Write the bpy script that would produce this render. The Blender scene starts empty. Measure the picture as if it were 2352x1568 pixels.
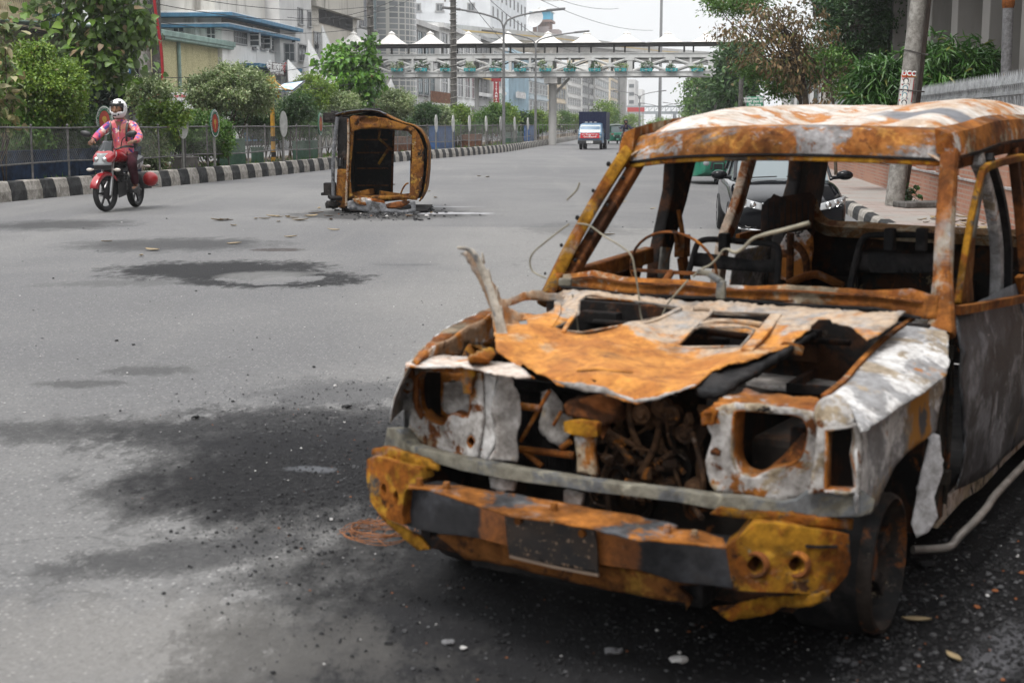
import bpy, bmesh, math, random
import numpy as np
from mathutils import Vector, Matrix, noise
from mathutils.geometry import delaunay_2d_cdt
R = math.radians
SC = bpy.context.scene
COL = SC.collection
random.seed(7)
RNG = np.random.default_rng(7)
CAM_H = 1.6
PITCH = math.atan((784 - 285) / 3267.0)
cam_d = bpy.data.cameras.new('camera')
cam_d.lens = 50.0
cam_d.sensor_width = 36.0
cam_d.clip_start = 0.1
cam_d.clip_end = 6000
cam_d.dof.use_dof = True
cam_d.dof.focus_distance = 25.0
cam_d.dof.aperture_fstop = 4.8
cam = bpy.data.objects.new('camera', cam_d)
COL.objects.link(cam)
cam.location = (0, 0, CAM_H)
cam.rotation_euler = (R(90) - PITCH, 0, 0)
SC.camera = cam
SUN_EL, SUN_AZ = R(62), R(215)
w = bpy.data.worlds.new('World')
SC.world = w
w.use_nodes = True
nt = w.node_tree
for n in list(nt.nodes):
 nt.nodes.remove(n)
wo = nt.nodes.new('ShaderNodeOutputWorld')
bg = nt.nodes.new('ShaderNodeBackground')
sky = nt.nodes.new('ShaderNodeTexSky')
sky.sky_type = 'NISHITA'
sky.sun_disc = False
sky.sun_elevation = SUN_EL
sky.sun_rotation = SUN_AZ
sky.air_density = 1.0
sky.dust_density = 4.0
tc = nt.nodes.new('ShaderNodeTexCoord')
sep = nt.nodes.new('ShaderNodeSeparateXYZ')
nt.links.new(tc.outputs['Generated'], sep.inputs[0])
ramp = nt.nodes.new('ShaderNodeValToRGB')
ramp.color_ramp.elements[0].position = 0.0
ramp.color_ramp.elements[0].color = (0.395, 0.4, 0.406, 1)
ramp.color_ramp.elements[1].position = 0.75
ramp.color_ramp.elements[1].color = (0.86, 0.87, 0.89, 1)
e = ramp.color_ramp.elements.new(0.16)
e.color = (0.42, 0.425, 0.43, 1)
nt.links.new(sep.outputs['Z'], ramp.inputs[0])
cl = nt.nodes.new('ShaderNodeTexNoise')
cl.inputs['Scale'].default_value = 2.2
cl.inputs['Detail'].default_value = 5
nt.links.new(tc.outputs['Generated'], cl.inputs['Vector'])
mr = nt.nodes.new('ShaderNodeMapRange')
mr.inputs['To Min'].default_value = 18.3
mr.inputs['To Max'].default_value = 21.0
nt.links.new(cl.outputs['Fac'], mr.inputs['Value'])
mul = nt.nodes.new('ShaderNodeVectorMath')
mul.operation = 'SCALE'
nt.links.new(ramp.outputs['Color'], mul.inputs[0])
nt.links.new(mr.outputs['Result'], mul.inputs['Scale'])
mix = nt.nodes.new('ShaderNodeMix')
mix.data_type = 'RGBA'
mix.inputs['Factor'].default_value = 0.93
nt.links.new(sky.outputs['Color'], mix.inputs['A'])
nt.links.new(mul.outputs['Vector'], mix.inputs['B'])
nt.links.new(mix.outputs['Result'], bg.inputs['Color'])
bg.inputs['Strength'].default_value = 0.1
nt.links.new(bg.outputs[0], wo.inputs['Surface'])
sun_d = bpy.data.lights.new('sun', 'SUN')
sun_d.energy = 2.1
sun_d.angle = R(16)
sun_d.color = (1.0, 0.97, 0.93)
sun = bpy.data.objects.new('sun', sun_d)
COL.objects.link(sun)
sdir = Vector((math.sin(SUN_AZ) * math.cos(SUN_EL), math.cos(SUN_AZ) * math.cos(SUN_EL), math.sin(SUN_EL)))
sun.rotation_euler = sdir.to_track_quat('Z', 'Y').to_euler()
sun.location = (0, 0, 60)
SC.view_settings.view_transform = 'Standard'
SC.view_settings.look = 'None'
SC.view_settings.exposure = 0.42
SC.view_settings.gamma = 1.0
SC.render.engine = 'CYCLES'
SC.cycles.max_bounces = 6
SC.cycles.transparent_max_bounces = 12
SC.cycles.use_denoising = True
FPX, HORZ = 3267.0, 285.0
_ca, _sa = math.cos(PITCH), math.sin(PITCH)
def ray(px, py):
 dx, dy = (px - 1176) / FPX, (784 - py) / FPX
 return Vector((dx, _ca + dy * _sa, -_sa + dy * _ca))
ORG = Vector((0, 0, CAM_H))
def G(px, py, z=0.0):
 d = ray(px, py)
 return ORG + d * ((z - CAM_H) / d.z)
def atY(px, py, Y):
 d = ray(px, py)
 return ORG + d * (Y / d.y)
def Z(x0, y0, s):
 return lambda *pts: [((x0 + x / s) / 1.7415, (y0 + y / s) / 1.7415) for x, y in pts]
class MB:
 def __init__(s):
  s.v, s.f, s.m, s.M, s.mi = [], [], [], Matrix.Identity(4), 0
 def add(s, vs, fs, mi=None):
  b = len(s.v)
  M = s.M
  s.v += [tuple(M @ Vector(p)) for p in vs]
  s.f += [tuple(i + b for i in f) for f in fs]
  s.m += [s.mi if mi is None else mi] * len(fs)
  return s
 def box(s, c, d, rz=0, mi=None, taper=1.0, rx=0, ry=0):
  x, y, z = d[0] / 2, d[1] / 2, d[2] / 2
  vs = [Vector((sx * x * (taper if sz > 0 else 1), sy * y * (taper if sz > 0 else 1), sz * z))
              for sz in (-1, 1) for sx, sy in ((-1, -1), (1, -1), (1, 1), (-1, 1))]
  Mr = Matrix.Rotation(rz, 3, 'Z') @ Matrix.Rotation(ry, 3, 'Y') @ Matrix.Rotation(rx, 3, 'X')
  vs = [Mr @ p + Vector(c) for p in vs]
  return s.add(vs, [(3, 2, 1, 0), (4, 5, 6, 7), (0, 1, 5, 4), (1, 2, 6, 5), (2, 3, 7, 6), (3, 0, 4, 7)], mi)
 def b2(s, lo, hi, mi=None):
  return s.box([(a + b) / 2 for a, b in zip(lo, hi)], [abs(b - a) for a, b in zip(lo, hi)], mi=mi)
 def tube(s, path, r, n=8, cap=True, mi=None, closed=False):
  P = [Vector(p) for p in path]
  k = len(P)
  rr = r if hasattr(r, '__len__') else [r] * k
  vs, fs, up = [], [], None
  for i in range(k):
   a = P[(i - 1) % k] if (i > 0 or closed) else P[i]
   b = P[(i + 1) % k] if (i < k - 1 or closed) else P[i]
   t = (b - a)
   t = t.normalized() if t.length > 1e-9 else Vector((0, 0, 1))
   if up is None:
    up = t.orthogonal().normalized()
   up = (up - t * up.dot(t))
   up = up.normalized() if up.length > 1e-6 else t.orthogonal().normalized()
   sd = t.cross(up)
   for j in range(n):
    q = 2 * math.pi * j / n
    vs.append(P[i] + (up * math.cos(q) + sd * math.sin(q)) * rr[i])
  for i in range(k - (0 if closed else 1)):
   i2 = (i + 1) % k
   for j in range(n):
    fs.append((i * n + j, i * n + (j + 1) % n, i2 * n + (j + 1) % n, i2 * n + j))
  if cap and not closed:
   fs.append(tuple(range(n - 1, -1, -1)))
   fs.append(tuple((k - 1) * n + j for j in range(n)))
  return s.add(vs, fs, mi)
 def cyl(s, a, b, r, r2=None, n=12, mi=None):
  return s.tube([a, b], [r, r if r2 is None else r2], n, mi=mi)
 def strip(s, path, w, d, side=None, mi=None):
  """rectangular bar along a path: w across (along side vector), d deep"""
  P = [Vector(p) for p in path]
  k = len(P)
  W = w if hasattr(w, '__len__') else [w] * k
  D = d if hasattr(d, '__len__') else [d] * k
  vs, fs = [], []
  for i in range(k):
   t = (P[min(i + 1, k - 1)] - P[max(i - 1, 0)]).normalized()
   sv = Vector(side) if side is not None else Vector((0, 0, 1))
   sv = (sv - t * sv.dot(t)).normalized()
   dv = t.cross(sv)
   for a, b in ((-1, -1), (1, -1), (1, 1), (-1, 1)):
    vs.append(P[i] + sv * (a * W[i] / 2) + dv * (b * D[i] / 2))
  for i in range(k - 1):
   for j in range(4):
    fs.append((i * 4 + j, i * 4 + (j + 1) % 4, i * 4 + 4 + (j + 1) % 4, i * 4 + 4 + j))
  fs += [(3, 2, 1, 0), tuple(4 * (k - 1) + j for j in range(4))]
  return s.add(vs, fs, mi)
 def lathe(s, prof, c=(0, 0, 0), axis='Z', n=20, mi=None, arc=None):
  """prof: list of (radius, height)"""
  vs, fs = [], []
  full = arc is None
  a0, a1 = (0, 2 * math.pi) if full else arc
  m = n if full else n + 1
  for r, h in prof:
   for j in range(m):
    q = a0 + (a1 - a0) * j / n
    x, y = r * math.cos(q), r * math.sin(q)
    p = (x, y, h) if axis == 'Z' else ((h, x, y) if axis == 'X' else (y, h, x))
    vs.append(Vector(p) + Vector(c))
  for i in range(len(prof) - 1):
   for j in range(n):
    j2 = (j + 1) % m
    fs.append((i * m + j, i * m + j2, (i + 1) * m + j2, (i + 1) * m + j))
  return s.add(vs, fs, mi)
 def prism(s, poly, fn, d, mi=None):
  """poly in 2D, fn(a,b,t)->3D with t 0..1 through the thickness d"""
  n = len(poly)
  vs = [fn(a, b, 0) for a, b in poly] + [fn(a, b, d) for a, b in poly]
  fs = [tuple(range(n - 1, -1, -1)), tuple(range(n, 2 * n))]
  fs += [(i, (i + 1) % n, n + (i + 1) % n, n + i) for i in range(n)]
  return s.add(vs, fs, mi)
 def loft(s, rings, cap=True, mi=None, closed=True):
  k, n = len(rings), len(rings[0])
  vs = [p for r in rings for p in r]
  fs = []
  for i in range(k - 1):
   for j in range(n if closed else n - 1):
    fs.append((i * n + j, i * n + (j + 1) % n, i * n + n + (j + 1) % n, i * n + n + j))
  if cap and closed:
   fs += [tuple(range(n - 1, -1, -1)), tuple((k - 1) * n + j for j in range(n))]
  return s.add(vs, fs, mi)
 def grid(s, nu, nv, fn, mi=None):
  vs = [fn(i / nu, j / nv) for j in range(nv + 1) for i in range(nu + 1)]
  fs = [(j * (nu + 1) + i, j * (nu + 1) + i + 1, (j + 1) * (nu + 1) + i + 1, (j + 1) * (nu + 1) + i)
              for j in range(nv) for i in range(nu)]
  return s.add(vs, fs, mi)
 def ball(s, c, r, n=10, m=7, mi=None):
  rx, ry, rz = r if hasattr(r, '__len__') else (r, r, r)
  rings = []
  vs, fs = [], []
  for i in range(m + 1):
   th = math.pi * i / m
   for j in range(n):
    q = 2 * math.pi * j / n
    vs.append(Vector(c) + Vector((rx * math.sin(th) * math.cos(q), ry * math.sin(th) * math.sin(q), rz * math.cos(th))))
  for i in range(m):
   for j in range(n):
    fs.append((i * n + j, (i + 1) * n + j, (i + 1) * n + (j + 1) % n, i * n + (j + 1) % n))
  return s.add(vs, fs, mi)
 def build(s, name, mats, parent=None, smooth=False, bevel=0, solid=0, sub=0, offset=0.0, loc=None, weld=False, bseg=2):
  me = bpy.data.meshes.new(name)
  me.from_pydata(s.v, [], s.f)
  if not isinstance(mats, (list, tuple)):
   mats = [mats]
  for m in mats:
   me.materials.append(m)
  if len(mats) > 1:
   me.polygons.foreach_set('material_index', s.m)
  if smooth:
   me.polygons.foreach_set('use_smooth', [True] * len(me.polygons))
  me.update()
  o = bpy.data.objects.new(name, me)
  COL.objects.link(o)
  if parent is not None:
   o.parent = parent
  if loc is not None:
   o.location = loc
  if weld:
   o.modifiers.new('weld', 'WELD').merge_threshold = 0.0005
  if solid:
   md = o.modifiers.new('solid', 'SOLIDIFY')
   md.thickness = solid
   md.offset = offset
  if bevel:
   md = o.modifiers.new('bevel', 'BEVEL')
   md.width = bevel
   md.segments = bseg
   md.limit_method = 'ANGLE'
   md.angle_limit = R(38)
  if sub:
   md = o.modifiers.new('sub', 'SUBSURF')
   md.levels = md.render_levels = sub
  if smooth and not sub:
   try:
    me.set_sharp_from_angle(angle=R(42))
   except Exception:
    pass
  return o
def thing(name, label, cat, loc=(0, 0, 0), rz=0.0, group=None, kind=None):
 o = bpy.data.objects.new(name, None)
 o.empty_display_size = 0.2
 COL.objects.link(o)
 o.location = loc
 o.rotation_euler = (0, 0, rz)
 return tag(o, label, cat, group, kind)
def tag(o, label=None, cat=None, group=None, kind=None):
 if label: o['label'] = label
 if cat: o['category'] = cat
 if group: o['group'] = group
 if kind: o['kind'] = kind
 return o
def children(o):
 return [c for c in list(bpy.data.objects) if c.parent is o]
KIDS = {}
def dup(o, loc=None, rz=None, label=None, group=None, scale=None, parent=None):
 c = o.copy()
 COL.objects.link(c)
 if parent is not None:
  c.parent = parent
 if loc is not None: c.location = loc
 if rz is not None: c.rotation_euler = (0, 0, rz)
 if scale is not None: c.scale = scale if hasattr(scale, '__len__') else (scale,) * 3
 if label: c['label'] = label
 if group: c['group'] = group
 if o.name not in KIDS:
  KIDS[o.name] = children(o)
 for k in KIDS[o.name]:
  dup(k, parent=c)
 return c
def smooth_path(P, k=6, closed=False):
 P = [Vector(p) for p in P]
 n = len(P)
 out = []
 for i in range(n if closed else n - 1):
  p0 = P[(i - 1) % n] if (closed or i > 0) else P[0]
  p1, p2 = P[i], P[(i + 1) % n]
  p3 = P[(i + 2) % n] if (closed or i < n - 2) else P[-1]
  for j in range(k):
   t = j / k
   out.append(0.5 * ((2 * p1) + (p2 - p0) * t + (2 * p0 - 5 * p1 + 4 * p2 - p3) * t * t + (3 * p1 - p0 - 3 * p2 + p3) * t ** 3))
 if not closed:
  out.append(P[-1])
 return out
def text_mesh(txt, size, name, mat, parent, loc, rot=(R(90), 0, 0), align='CENTER', depth=0.004, bold=0.0, sx=1.0):
 cu = bpy.data.curves.new(name, 'FONT')
 cu.body = txt
 cu.size = size
 cu.align_x = align
 cu.align_y = 'CENTER'
 cu.extrude = depth
 cu.offset = bold
 cu.resolution_u = 3
 t = bpy.data.objects.new('tmp_text', cu)
 COL.objects.link(t)
 dg = bpy.context.evaluated_depsgraph_get()
 me = bpy.data.meshes.new_from_object(t.evaluated_get(dg))
 COL.objects.unlink(t)
 bpy.data.objects.remove(t)
 me.name = name
 me.materials.clear()
 me.materials.append(mat)
 o = bpy.data.objects.new(name, me)
 COL.objects.link(o)
 o.parent = parent
 o.location = loc
 o.rotation_euler = rot
 o.scale = (sx, 1, 1)
 return o
class NT:
 def __init__(s, name):
  s.mat = bpy.data.materials.new(name)
  s.mat.use_nodes = True
  s.t = s.mat.node_tree
  s.b = s.t.nodes['Principled BSDF']
  s.tc = None
 def n(s, typ, **kw):
  x = s.t.nodes.new(typ)
  for k, v in kw.items():
   setattr(x, k, v)
  return x
 def l(s, a, b):
  s.t.links.new(a, b)
 def coord(s, which='Object'):
  if s.tc is None:
   s.tc = s.n('ShaderNodeTexCoord')
  return s.tc.outputs[which]
 def noise(s, scale, detail=4, rough=0.55, seed=0.0, vec=None, stretch=None, dist=0.0):
  v = vec if vec is not None else s.coord()
  mp = s.n('ShaderNodeMapping')
  mp.inputs['Location'].default_value = (seed * 3.17, seed * 1.91, seed * 2.63)
  if stretch:
   mp.inputs['Scale'].default_value = stretch
  s.l(v, mp.inputs['Vector'])
  x = s.n('ShaderNodeTexNoise')
  x.inputs['Scale'].default_value = scale
  x.inputs['Detail'].default_value = detail
  x.inputs['Roughness'].default_value = rough
  x.inputs['Distortion'].default_value = dist
  s.l(mp.outputs[0], x.inputs['Vector'])
  return x.outputs['Fac']
 def step(s, val, lo, hi):
  x = s.n('ShaderNodeMapRange')
  x.interpolation_type = 'SMOOTHSTEP'
  x.inputs['From Min'].default_value = lo
  x.inputs['From Max'].default_value = hi
  s.l(val, x.inputs['Value'])
  return x.outputs['Result']
 def math(s, op, a, b=None, c=None):
  x = s.n('ShaderNodeMath', operation=op)
  for i, q in enumerate((a, b, c)):
   if q is None: continue
   if isinstance(q, (int, float)): x.inputs[i].default_value = q
   else: s.l(q, x.inputs[i])
  return x.outputs[0]
 def mix(s, fac, a, b, blend='MIX'):
  x = s.n('ShaderNodeMix', data_type='RGBA', blend_type=blend)
  for key, q in (('Factor', fac), ('A', a), ('B', b)):
   if isinstance(q, (int, float)): x.inputs[key].default_value = q
   elif isinstance(q, tuple): x.inputs[key].default_value = (*q[:3], 1)
   else: s.l(q, x.inputs[key])
  return x.outputs['Result']
 def rgb(s, c):
  x = s.n('ShaderNodeRGB')
  x.outputs[0].default_value = (*c[:3], 1)
  return x.outputs[0]
 def bump(s, h, strength=0.3, dist=0.01):
  x = s.n('ShaderNodeBump')
  x.inputs['Strength'].default_value = strength
  x.inputs['Distance'].default_value = dist
  s.l(h, x.inputs['Height'])
  s.l(x.outputs[0], s.b.inputs['Normal'])
 def base(s, c):
  if isinstance(c, tuple): s.b.inputs['Base Color'].default_value = (*c[:3], 1)
  else: s.l(c, s.b.inputs['Base Color'])
 def set(s, rough=None, metal=None, spec=None, coat=None):
  if rough is not None:
   if isinstance(rough, (int, float)): s.b.inputs['Roughness'].default_value = rough
   else: s.l(rough, s.b.inputs['Roughness'])
  if metal is not None: s.b.inputs['Metallic'].default_value = metal
  if spec is not None: s.b.inputs['Specular IOR Level'].default_value = spec
  if coat is not None: s.b.inputs['Coat Weight'].default_value = coat
def layered(name, base, layers, rough=0.85, bump=0.25, bscale=60, metal=0.0, spec=0.14, bdist=0.004, soot=0.0):
 """base colour with irregular patches of other colours: layers = (colour, scale, lo, hi, seed[, stretch])"""
 m = NT(name)
 c = m.rgb(base)
 grain = m.noise(bscale * .6, 8, .8, 17)
 for L in layers:
  col, sc, lo, hi, seed = L[:5]
  st = L[5] if len(L) > 5 else None
  md = (lo + hi) / 2
  f = m.step(m.math('ADD', m.noise(sc, 10, 0.68, seed, stretch=st, dist=0.5), m.math('MULTIPLY', m.math('SUBTRACT', grain, .5), .16)), md - (md - lo) * .7, md + (hi - md) * .7)
  c = m.mix(f, c, col)
 fine = m.noise(bscale * 0.35, 8, 0.75, 9)
 c = m.mix(m.step(fine, 0.3, 0.7), m.mix(1.0, c, (0.5, 0.48, 0.46), 'MULTIPLY'), m.mix(1.0, c, (1.15, 1.15, 1.15), 'MULTIPLY'))
 if soot:
  s1 = m.step(m.math('ADD', m.noise(3.1, 9, .7, 51, dist=.6), m.math('MULTIPLY', m.math('SUBTRACT', grain, .5), .25)), .52, .72)
  c = m.mix(m.math('MULTIPLY', s1, soot), c, (.03, .02, .015))
  for sc2, lo2, k2 in ((1.7, .36, .42), (6.5, .38, .55)):
   c = m.mix(m.step(m.noise(sc2, 9, .7, 70 + sc2, dist=.7), lo2, .6), m.mix(1.0, c, (k2, k2 * .97, k2 * .95), 'MULTIPLY'), c)
  c = m.mix(m.math('MULTIPLY', m.step(m.noise(4.5, 9, .7, 91, dist=.8), .56, .68), .6), c, (.2, .19, .18))
 m.base(c)
 m.set(rough, metal, spec)
 if bump:
  m.bump(m.noise(bscale, 6, 0.7, 3), bump, bdist)
 return m.mat
_plain = {}
def plain(name, col, rough=0.6, metal=0.0, spec=0.3, var=0.15, scale=8, bump=0.0, coat=0.0):
 """one colour with slight uneven weathering"""
 if name in _plain: return _plain[name]
 m = NT(name)
 f = m.noise(scale, 5, 0.6, 1)
 lo = tuple(c * (1 - var) for c in col)
 hi = tuple(min(1, c * (1 + var)) for c in col)
 m.base(m.mix(m.step(f, 0.3, 0.7), lo, hi))
 m.set(rough, metal, spec, coat)
 if bump: m.bump(m.noise(scale * 8, 4, 0.6, 4), bump, 0.01)
 _plain[name] = m.mat
 return m.mat
def glass(name, tint=(0.05, 0.06, 0.07), rough=0.03):
 m = NT(name)
 m.base(tint)
 m.set(rough + .06, 0.0, 0.35)
 return m.mat
ORANGE, OCHRE, BROWN, DKBROWN = (0.36, 0.135, 0.026), (0.37, 0.18, 0.015), (0.17, 0.06, 0.018), (0.055, 0.024, 0.012)
ASH, TAN, CHAR, GREY, BLUEG = (0.55, 0.53, 0.51), (0.40, 0.33, 0.235), (0.014, 0.014, 0.015), (0.19, 0.185, 0.175), (0.12, 0.13, 0.145)
def in_poly(x, y, P):
 c = False
 j = len(P) - 1
 for i in range(len(P)):
  xi, yi = P[i]
  xj, yj = P[j]
  if (yi > y) != (yj > y) and x < (xj - xi) * (y - yi) / (yj - yi) + xi:
   c = not c
  j = i
 return c
def densify(P, step):
 out = []
 n = len(P)
 for i in range(n):
  a, b = P[i], P[(i + 1) % n]
  k = max(1, int(math.hypot(b[0] - a[0], b[1] - a[1]) / step))
  for j in range(k):
   out.append((a[0] + (b[0] - a[0]) * j / k, a[1] + (b[1] - a[1]) * j / k))
 return out
def round_poly(P, k=4):
 return [(p.x, p.y) for p in smooth_path([(a, b, 0) for a, b in P], k, True)]
def tri_fill(P, holes, step):
 """triangulated region with inner points; returns 2D points and triangles"""
 P = densify(P, step)
 holes = [densify(h, step) for h in holes]
 pts, edges = [], []
 for loop in [P] + holes:
  b = len(pts)
  pts += loop
  edges += [(b + i, b + (i + 1) % len(loop)) for i in range(len(loop))]
 xs, ys = [p[0] for p in P], [p[1] for p in P]
 x = min(xs) + step * 0.5
 allp = np.array(pts)
 row = 0
 y = min(ys) + step * 0.5
 while y < max(ys):
  x = min(xs) + step * (0.5 if row % 2 else 1.0)
  while x < max(xs):
   if in_poly(x, y, P) and not any(in_poly(x, y, h) for h in holes):
    if np.min((allp[:, 0] - x) ** 2 + (allp[:, 1] - y) ** 2) > (0.45 * step) ** 2:
     pts.append((x, y))
   x += step
  y += step * 0.9
  row += 1
 r = delaunay_2d_cdt([Vector(p) for p in pts], edges, [], 0, 1e-5)
 V = [(p.x, p.y) for p in r[0]]
 T = []
 for f in r[2]:
  cx = sum(V[i][0] for i in f) / 3
  cy = sum(V[i][1] for i in f) / 3
  if in_poly(cx, cy, P) and not any(in_poly(cx, cy, h) for h in holes):
   T.append(tuple(f))
 return V, T
class Veh:
 def __init__(s, root, rz, T):
  s.root = root
  s.T = Vector(T)
  s.Ri = Matrix.Rotation(-rz, 3, 'Z')
  s.o = s.Ri @ (ORG - s.T)
 def hit(s, px, py, g, t0=1.5, t1=16.0):
  d = s.Ri @ ray(px, py)
  if isinstance(g, tuple):
   t = (g[1] - s.o[g[0]]) / d[g[0]]
   return s.o + d * t
  a, fa = t0, g(s.o + d * t0)
  t = t0
  while t < t1:
   t += 0.3
   fb = g(s.o + d * t)
   if fa * fb <= 0:
    for _ in range(22):
     m = (a + t) / 2
     fm = g(s.o + d * m)
     if fa * fm <= 0: t = m
     else: a, fa = m, fm
    return s.o + d * t
   a, fa = t, fb
  return s.o + d * t1
 def sheet(s, name, P, g, mat, thick=0.004, holes=(), step=14, crumple=0.004, cs=9.0, parent=None, bevel=0, jag=0.0, smooth=True, off=0.0, seed=0):
  if jag:
   Q = densify(P, step * 0.7)
   P = [(x + jag * noise.noise(Vector((x * .11, y * .11, seed))), y + jag * noise.noise(Vector((x * .11, y * .11, seed + 7.7)))) for x, y in Q]
  V, T = tri_fill(P, holes, step)
  pts = []
  for x, y in V:
   p = s.hit(x, y, g)
   n = noise.noise_vector(p * cs + Vector((seed, 0, 0)))
   pts.append(p + n * crumple)
  b = MB()
  ray0 = (s.Ri @ ray(*V[0]))
  if T:
   a, c, d = [Vector(pts[i]) for i in T[0]]
   if (c - a).cross(d - a).dot(ray0) > 0:
    T = [(t[0], t[2], t[1]) for t in T]
  b.add(pts, T)
  o = b.build(name, mat, s.root if parent is None else parent, smooth=smooth, solid=thick, offset=-1.0 if off == 0 else off, bevel=bevel)
  return o
 def pts(s, P, g):
  return [s.hit(x, y, g) for x, y in P]
# ================================================================== setting: ground, road
TH = 0.131
ER, EN = Vector((math.sin(TH), math.cos(TH), 0)), Vector((math.cos(TH), -math.sin(TH), 0))
m_soil = layered('dusty_ground', (.2, .185, .16), [((.12, .1, .08), 0.6, .45, .6, 1), ((.27, .25, .22), 1.5, .5, .65, 2)], bump=.4, bscale=12)
b = MB(); b.add([(-2500, -400, -.02), (2500, -400, -.02), (2500, 4000, -.02), (-2500, 4000, -.02)], [(0, 1, 2, 3)])
tag(b.build('ground', m_soil), kind='structure')
def road_mat():
 m = NT('asphalt')
 P = m.coord()
 xyz = m.n('ShaderNodeSeparateXYZ'); m.l(P, xyz.inputs[0])
 x, y = xyz.outputs['X'], xyz.outputs['Y']
 big = m.noise(.18, 5, .6, 1); mid = m.noise(1.1, 6, .62, 2)
 c = m.mix(m.step(big, .35, .65), (.127, .126, .128), (.161, .159, .157))
 c = m.mix(m.step(mid, .5, .75), c, (.128, .127, .127))
 s = m.noise(.9, 4, .55, 6, stretch=(1.0, .06, 1))
 c = m.mix(m.math('MULTIPLY', m.step(s, .52, .7), .45), c, (.19, .186, .178))
 ln = m.math('ADD', y, m.math('MULTIPLY', x, .12))
 ln = m.math('ADD', ln, m.math('MULTIPLY', m.math('SUBTRACT', m.noise(1.2, 4, .6, 8), .5), .5))
 pale = m.math('MULTIPLY', m.step(ln, 22.45, 22.38), m.step(m.math('ADD', x, m.math('MULTIPLY', m.math('SUBTRACT', m.noise(.35, 4, .6, 3), .5), 3.5)), -2.2, .4))
 c = m.mix(m.math('MULTIPLY', pale, .75), c, (.2, .195, .187))
 vo = m.n('ShaderNodeTexVoronoi'); vo.inputs['Scale'].default_value = 46; m.l(P, vo.inputs['Vector'])
 g = m.n('ShaderNodeSeparateColor'); m.l(vo.outputs['Color'], g.inputs[0])
 vs = m.step(vo.outputs['Distance'], .42, .2)
 c = m.mix(m.math('MULTIPLY', m.math('MULTIPLY', m.step(g.outputs[0], .7, .86), vs), .55), c, (.4, .39, .38))
 c = m.mix(m.math('MULTIPLY', m.math('MULTIPLY', m.step(g.outputs[1], .7, .9), vs), .55), c, (.055, .055, .058))
 fine = m.noise(45, 5, .75, 5)
 c = m.mix(m.step(fine, .3, .7), m.mix(1.0, c, (.8, .8, .8), 'MULTIPLY'), m.mix(1.0, c, (1.15, 1.15, 1.15), 'MULTIPLY'))
 cv = m.n('ShaderNodeTexVoronoi', feature='DISTANCE_TO_EDGE'); cv.inputs['Scale'].default_value = .28
 wv = m.n('ShaderNodeVectorMath', operation='ADD'); nn = m.n('ShaderNodeTexNoise'); nn.inputs['Scale'].default_value = 1.3; nn.inputs['Detail'].default_value = 5; m.l(P, nn.inputs['Vector'])
 sc = m.n('ShaderNodeVectorMath', operation='SCALE'); sc.inputs['Scale'].default_value = 1.6; m.l(nn.outputs['Color'], sc.inputs[0]); m.l(P, wv.inputs[0]); m.l(sc.outputs[0], wv.inputs[1]); m.l(wv.outputs[0], cv.inputs['Vector'])
 crack = m.math('MULTIPLY', m.step(cv.outputs['Distance'], .005, .001), m.step(m.noise(.16, 3, .5, 12), .52, .6))
 c = m.mix(m.math('MULTIPLY', crack, .3), c, (.035, .034, .033))
 spk = m.noise(9, 9, .75, 31, stretch=(1, .55, 1)); grain = m.step(m.noise(34, 8, .8, 33), .4, .58)
 def stain(px, py, rx, ry, rot, soft, col, k, na=.5, nsc=1.6, ring=None, brk=.22):
  nonlocal c
  p = G(px, py)
  dx, dy = m.math('SUBTRACT', x, p.x), m.math('SUBTRACT', y, p.y)
  ca, sa = math.cos(rot), math.sin(rot)
  a = m.math('DIVIDE', m.math('ADD', m.math('MULTIPLY', dx, ca), m.math('MULTIPLY', dy, sa)), rx)
  d = m.math('DIVIDE', m.math('SUBTRACT', m.math('MULTIPLY', dy, ca), m.math('MULTIPLY', dx, sa)), ry)
  q = m.math('SQRT', m.math('ADD', m.math('MULTIPLY', a, a), m.math('MULTIPLY', d, d)))
  q = m.math('ADD', q, m.math('MULTIPLY', m.math('SUBTRACT', m.noise(nsc * 2.6, 10, .74, px * .013, stretch=(1, .5, 1)), .5), na * 3.6))
  f = m.step(q, 1 + soft, 1 - soft)
  f = m.math('MULTIPLY', f, m.step(m.math('ADD', spk, m.math('MULTIPLY', f, brk)), .52, .64))
  f = m.math('MULTIPLY', f, m.math('ADD', .66 + .28 * min(1, brk * 2.2), m.math('MULTIPLY', grain, .34 - .28 * min(1, brk * 2.2))))
  if ring: f = m.math('MULTIPLY', f, m.step(q, ring - .12, ring + .1))
  f = m.math('MULTIPLY', f, k)
  c = m.mix(f, c, col)
  return f
 S_ = []
 S_.append(stain(1560, 1260, 1.35, 2.0, -.4, .3, (.009, .009, .01), .99, .3, brk=.5))
 S_.append(stain(2300, 1230, 1.7, 2.6, .0, .3, (.01, .01, .011), .99, .3, brk=.5))
 S_.append(stain(720, 1080, .85, .95, -.3, .4, (.009, .009, .0105), .99, .5, 1.3, brk=.4))
 S_.append(stain(700, 985, 1.05, .6, .1, .6, (.018, .018, .02), .93, .7, 1.8))
 S_.append(stain(200, 985, .7, .28, .1, .6, (.035, .035, .036), .6, .8, 2.2))
 S_.append(stain(430, 1270, .45, .2, .4, .5, (.05, .05, .052), .75, .6, 2.2))
 S_.append(stain(2300, 1490, .34, .09, 1.0, .4, (.13, .13, .14), .8, .4, 3))
 S_.append(stain(800, 900, .6, .45, .0, .5, (.06, .06, .063), .7, .6, 2))
 S_.append(stain(1020, 1480, .75, .42, .2, .4, (.028, .028, .03), .9, .5, 2.5))
 S_.append(stain(360, 1480, .8, .45, -.2, .6, (.21, .2, .185), .4, .5, 2.0))
 S_.append(stain(720, 1075, .13, .06, -.3, .5, (.22, .23, .25), .5, .5, 7))
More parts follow.
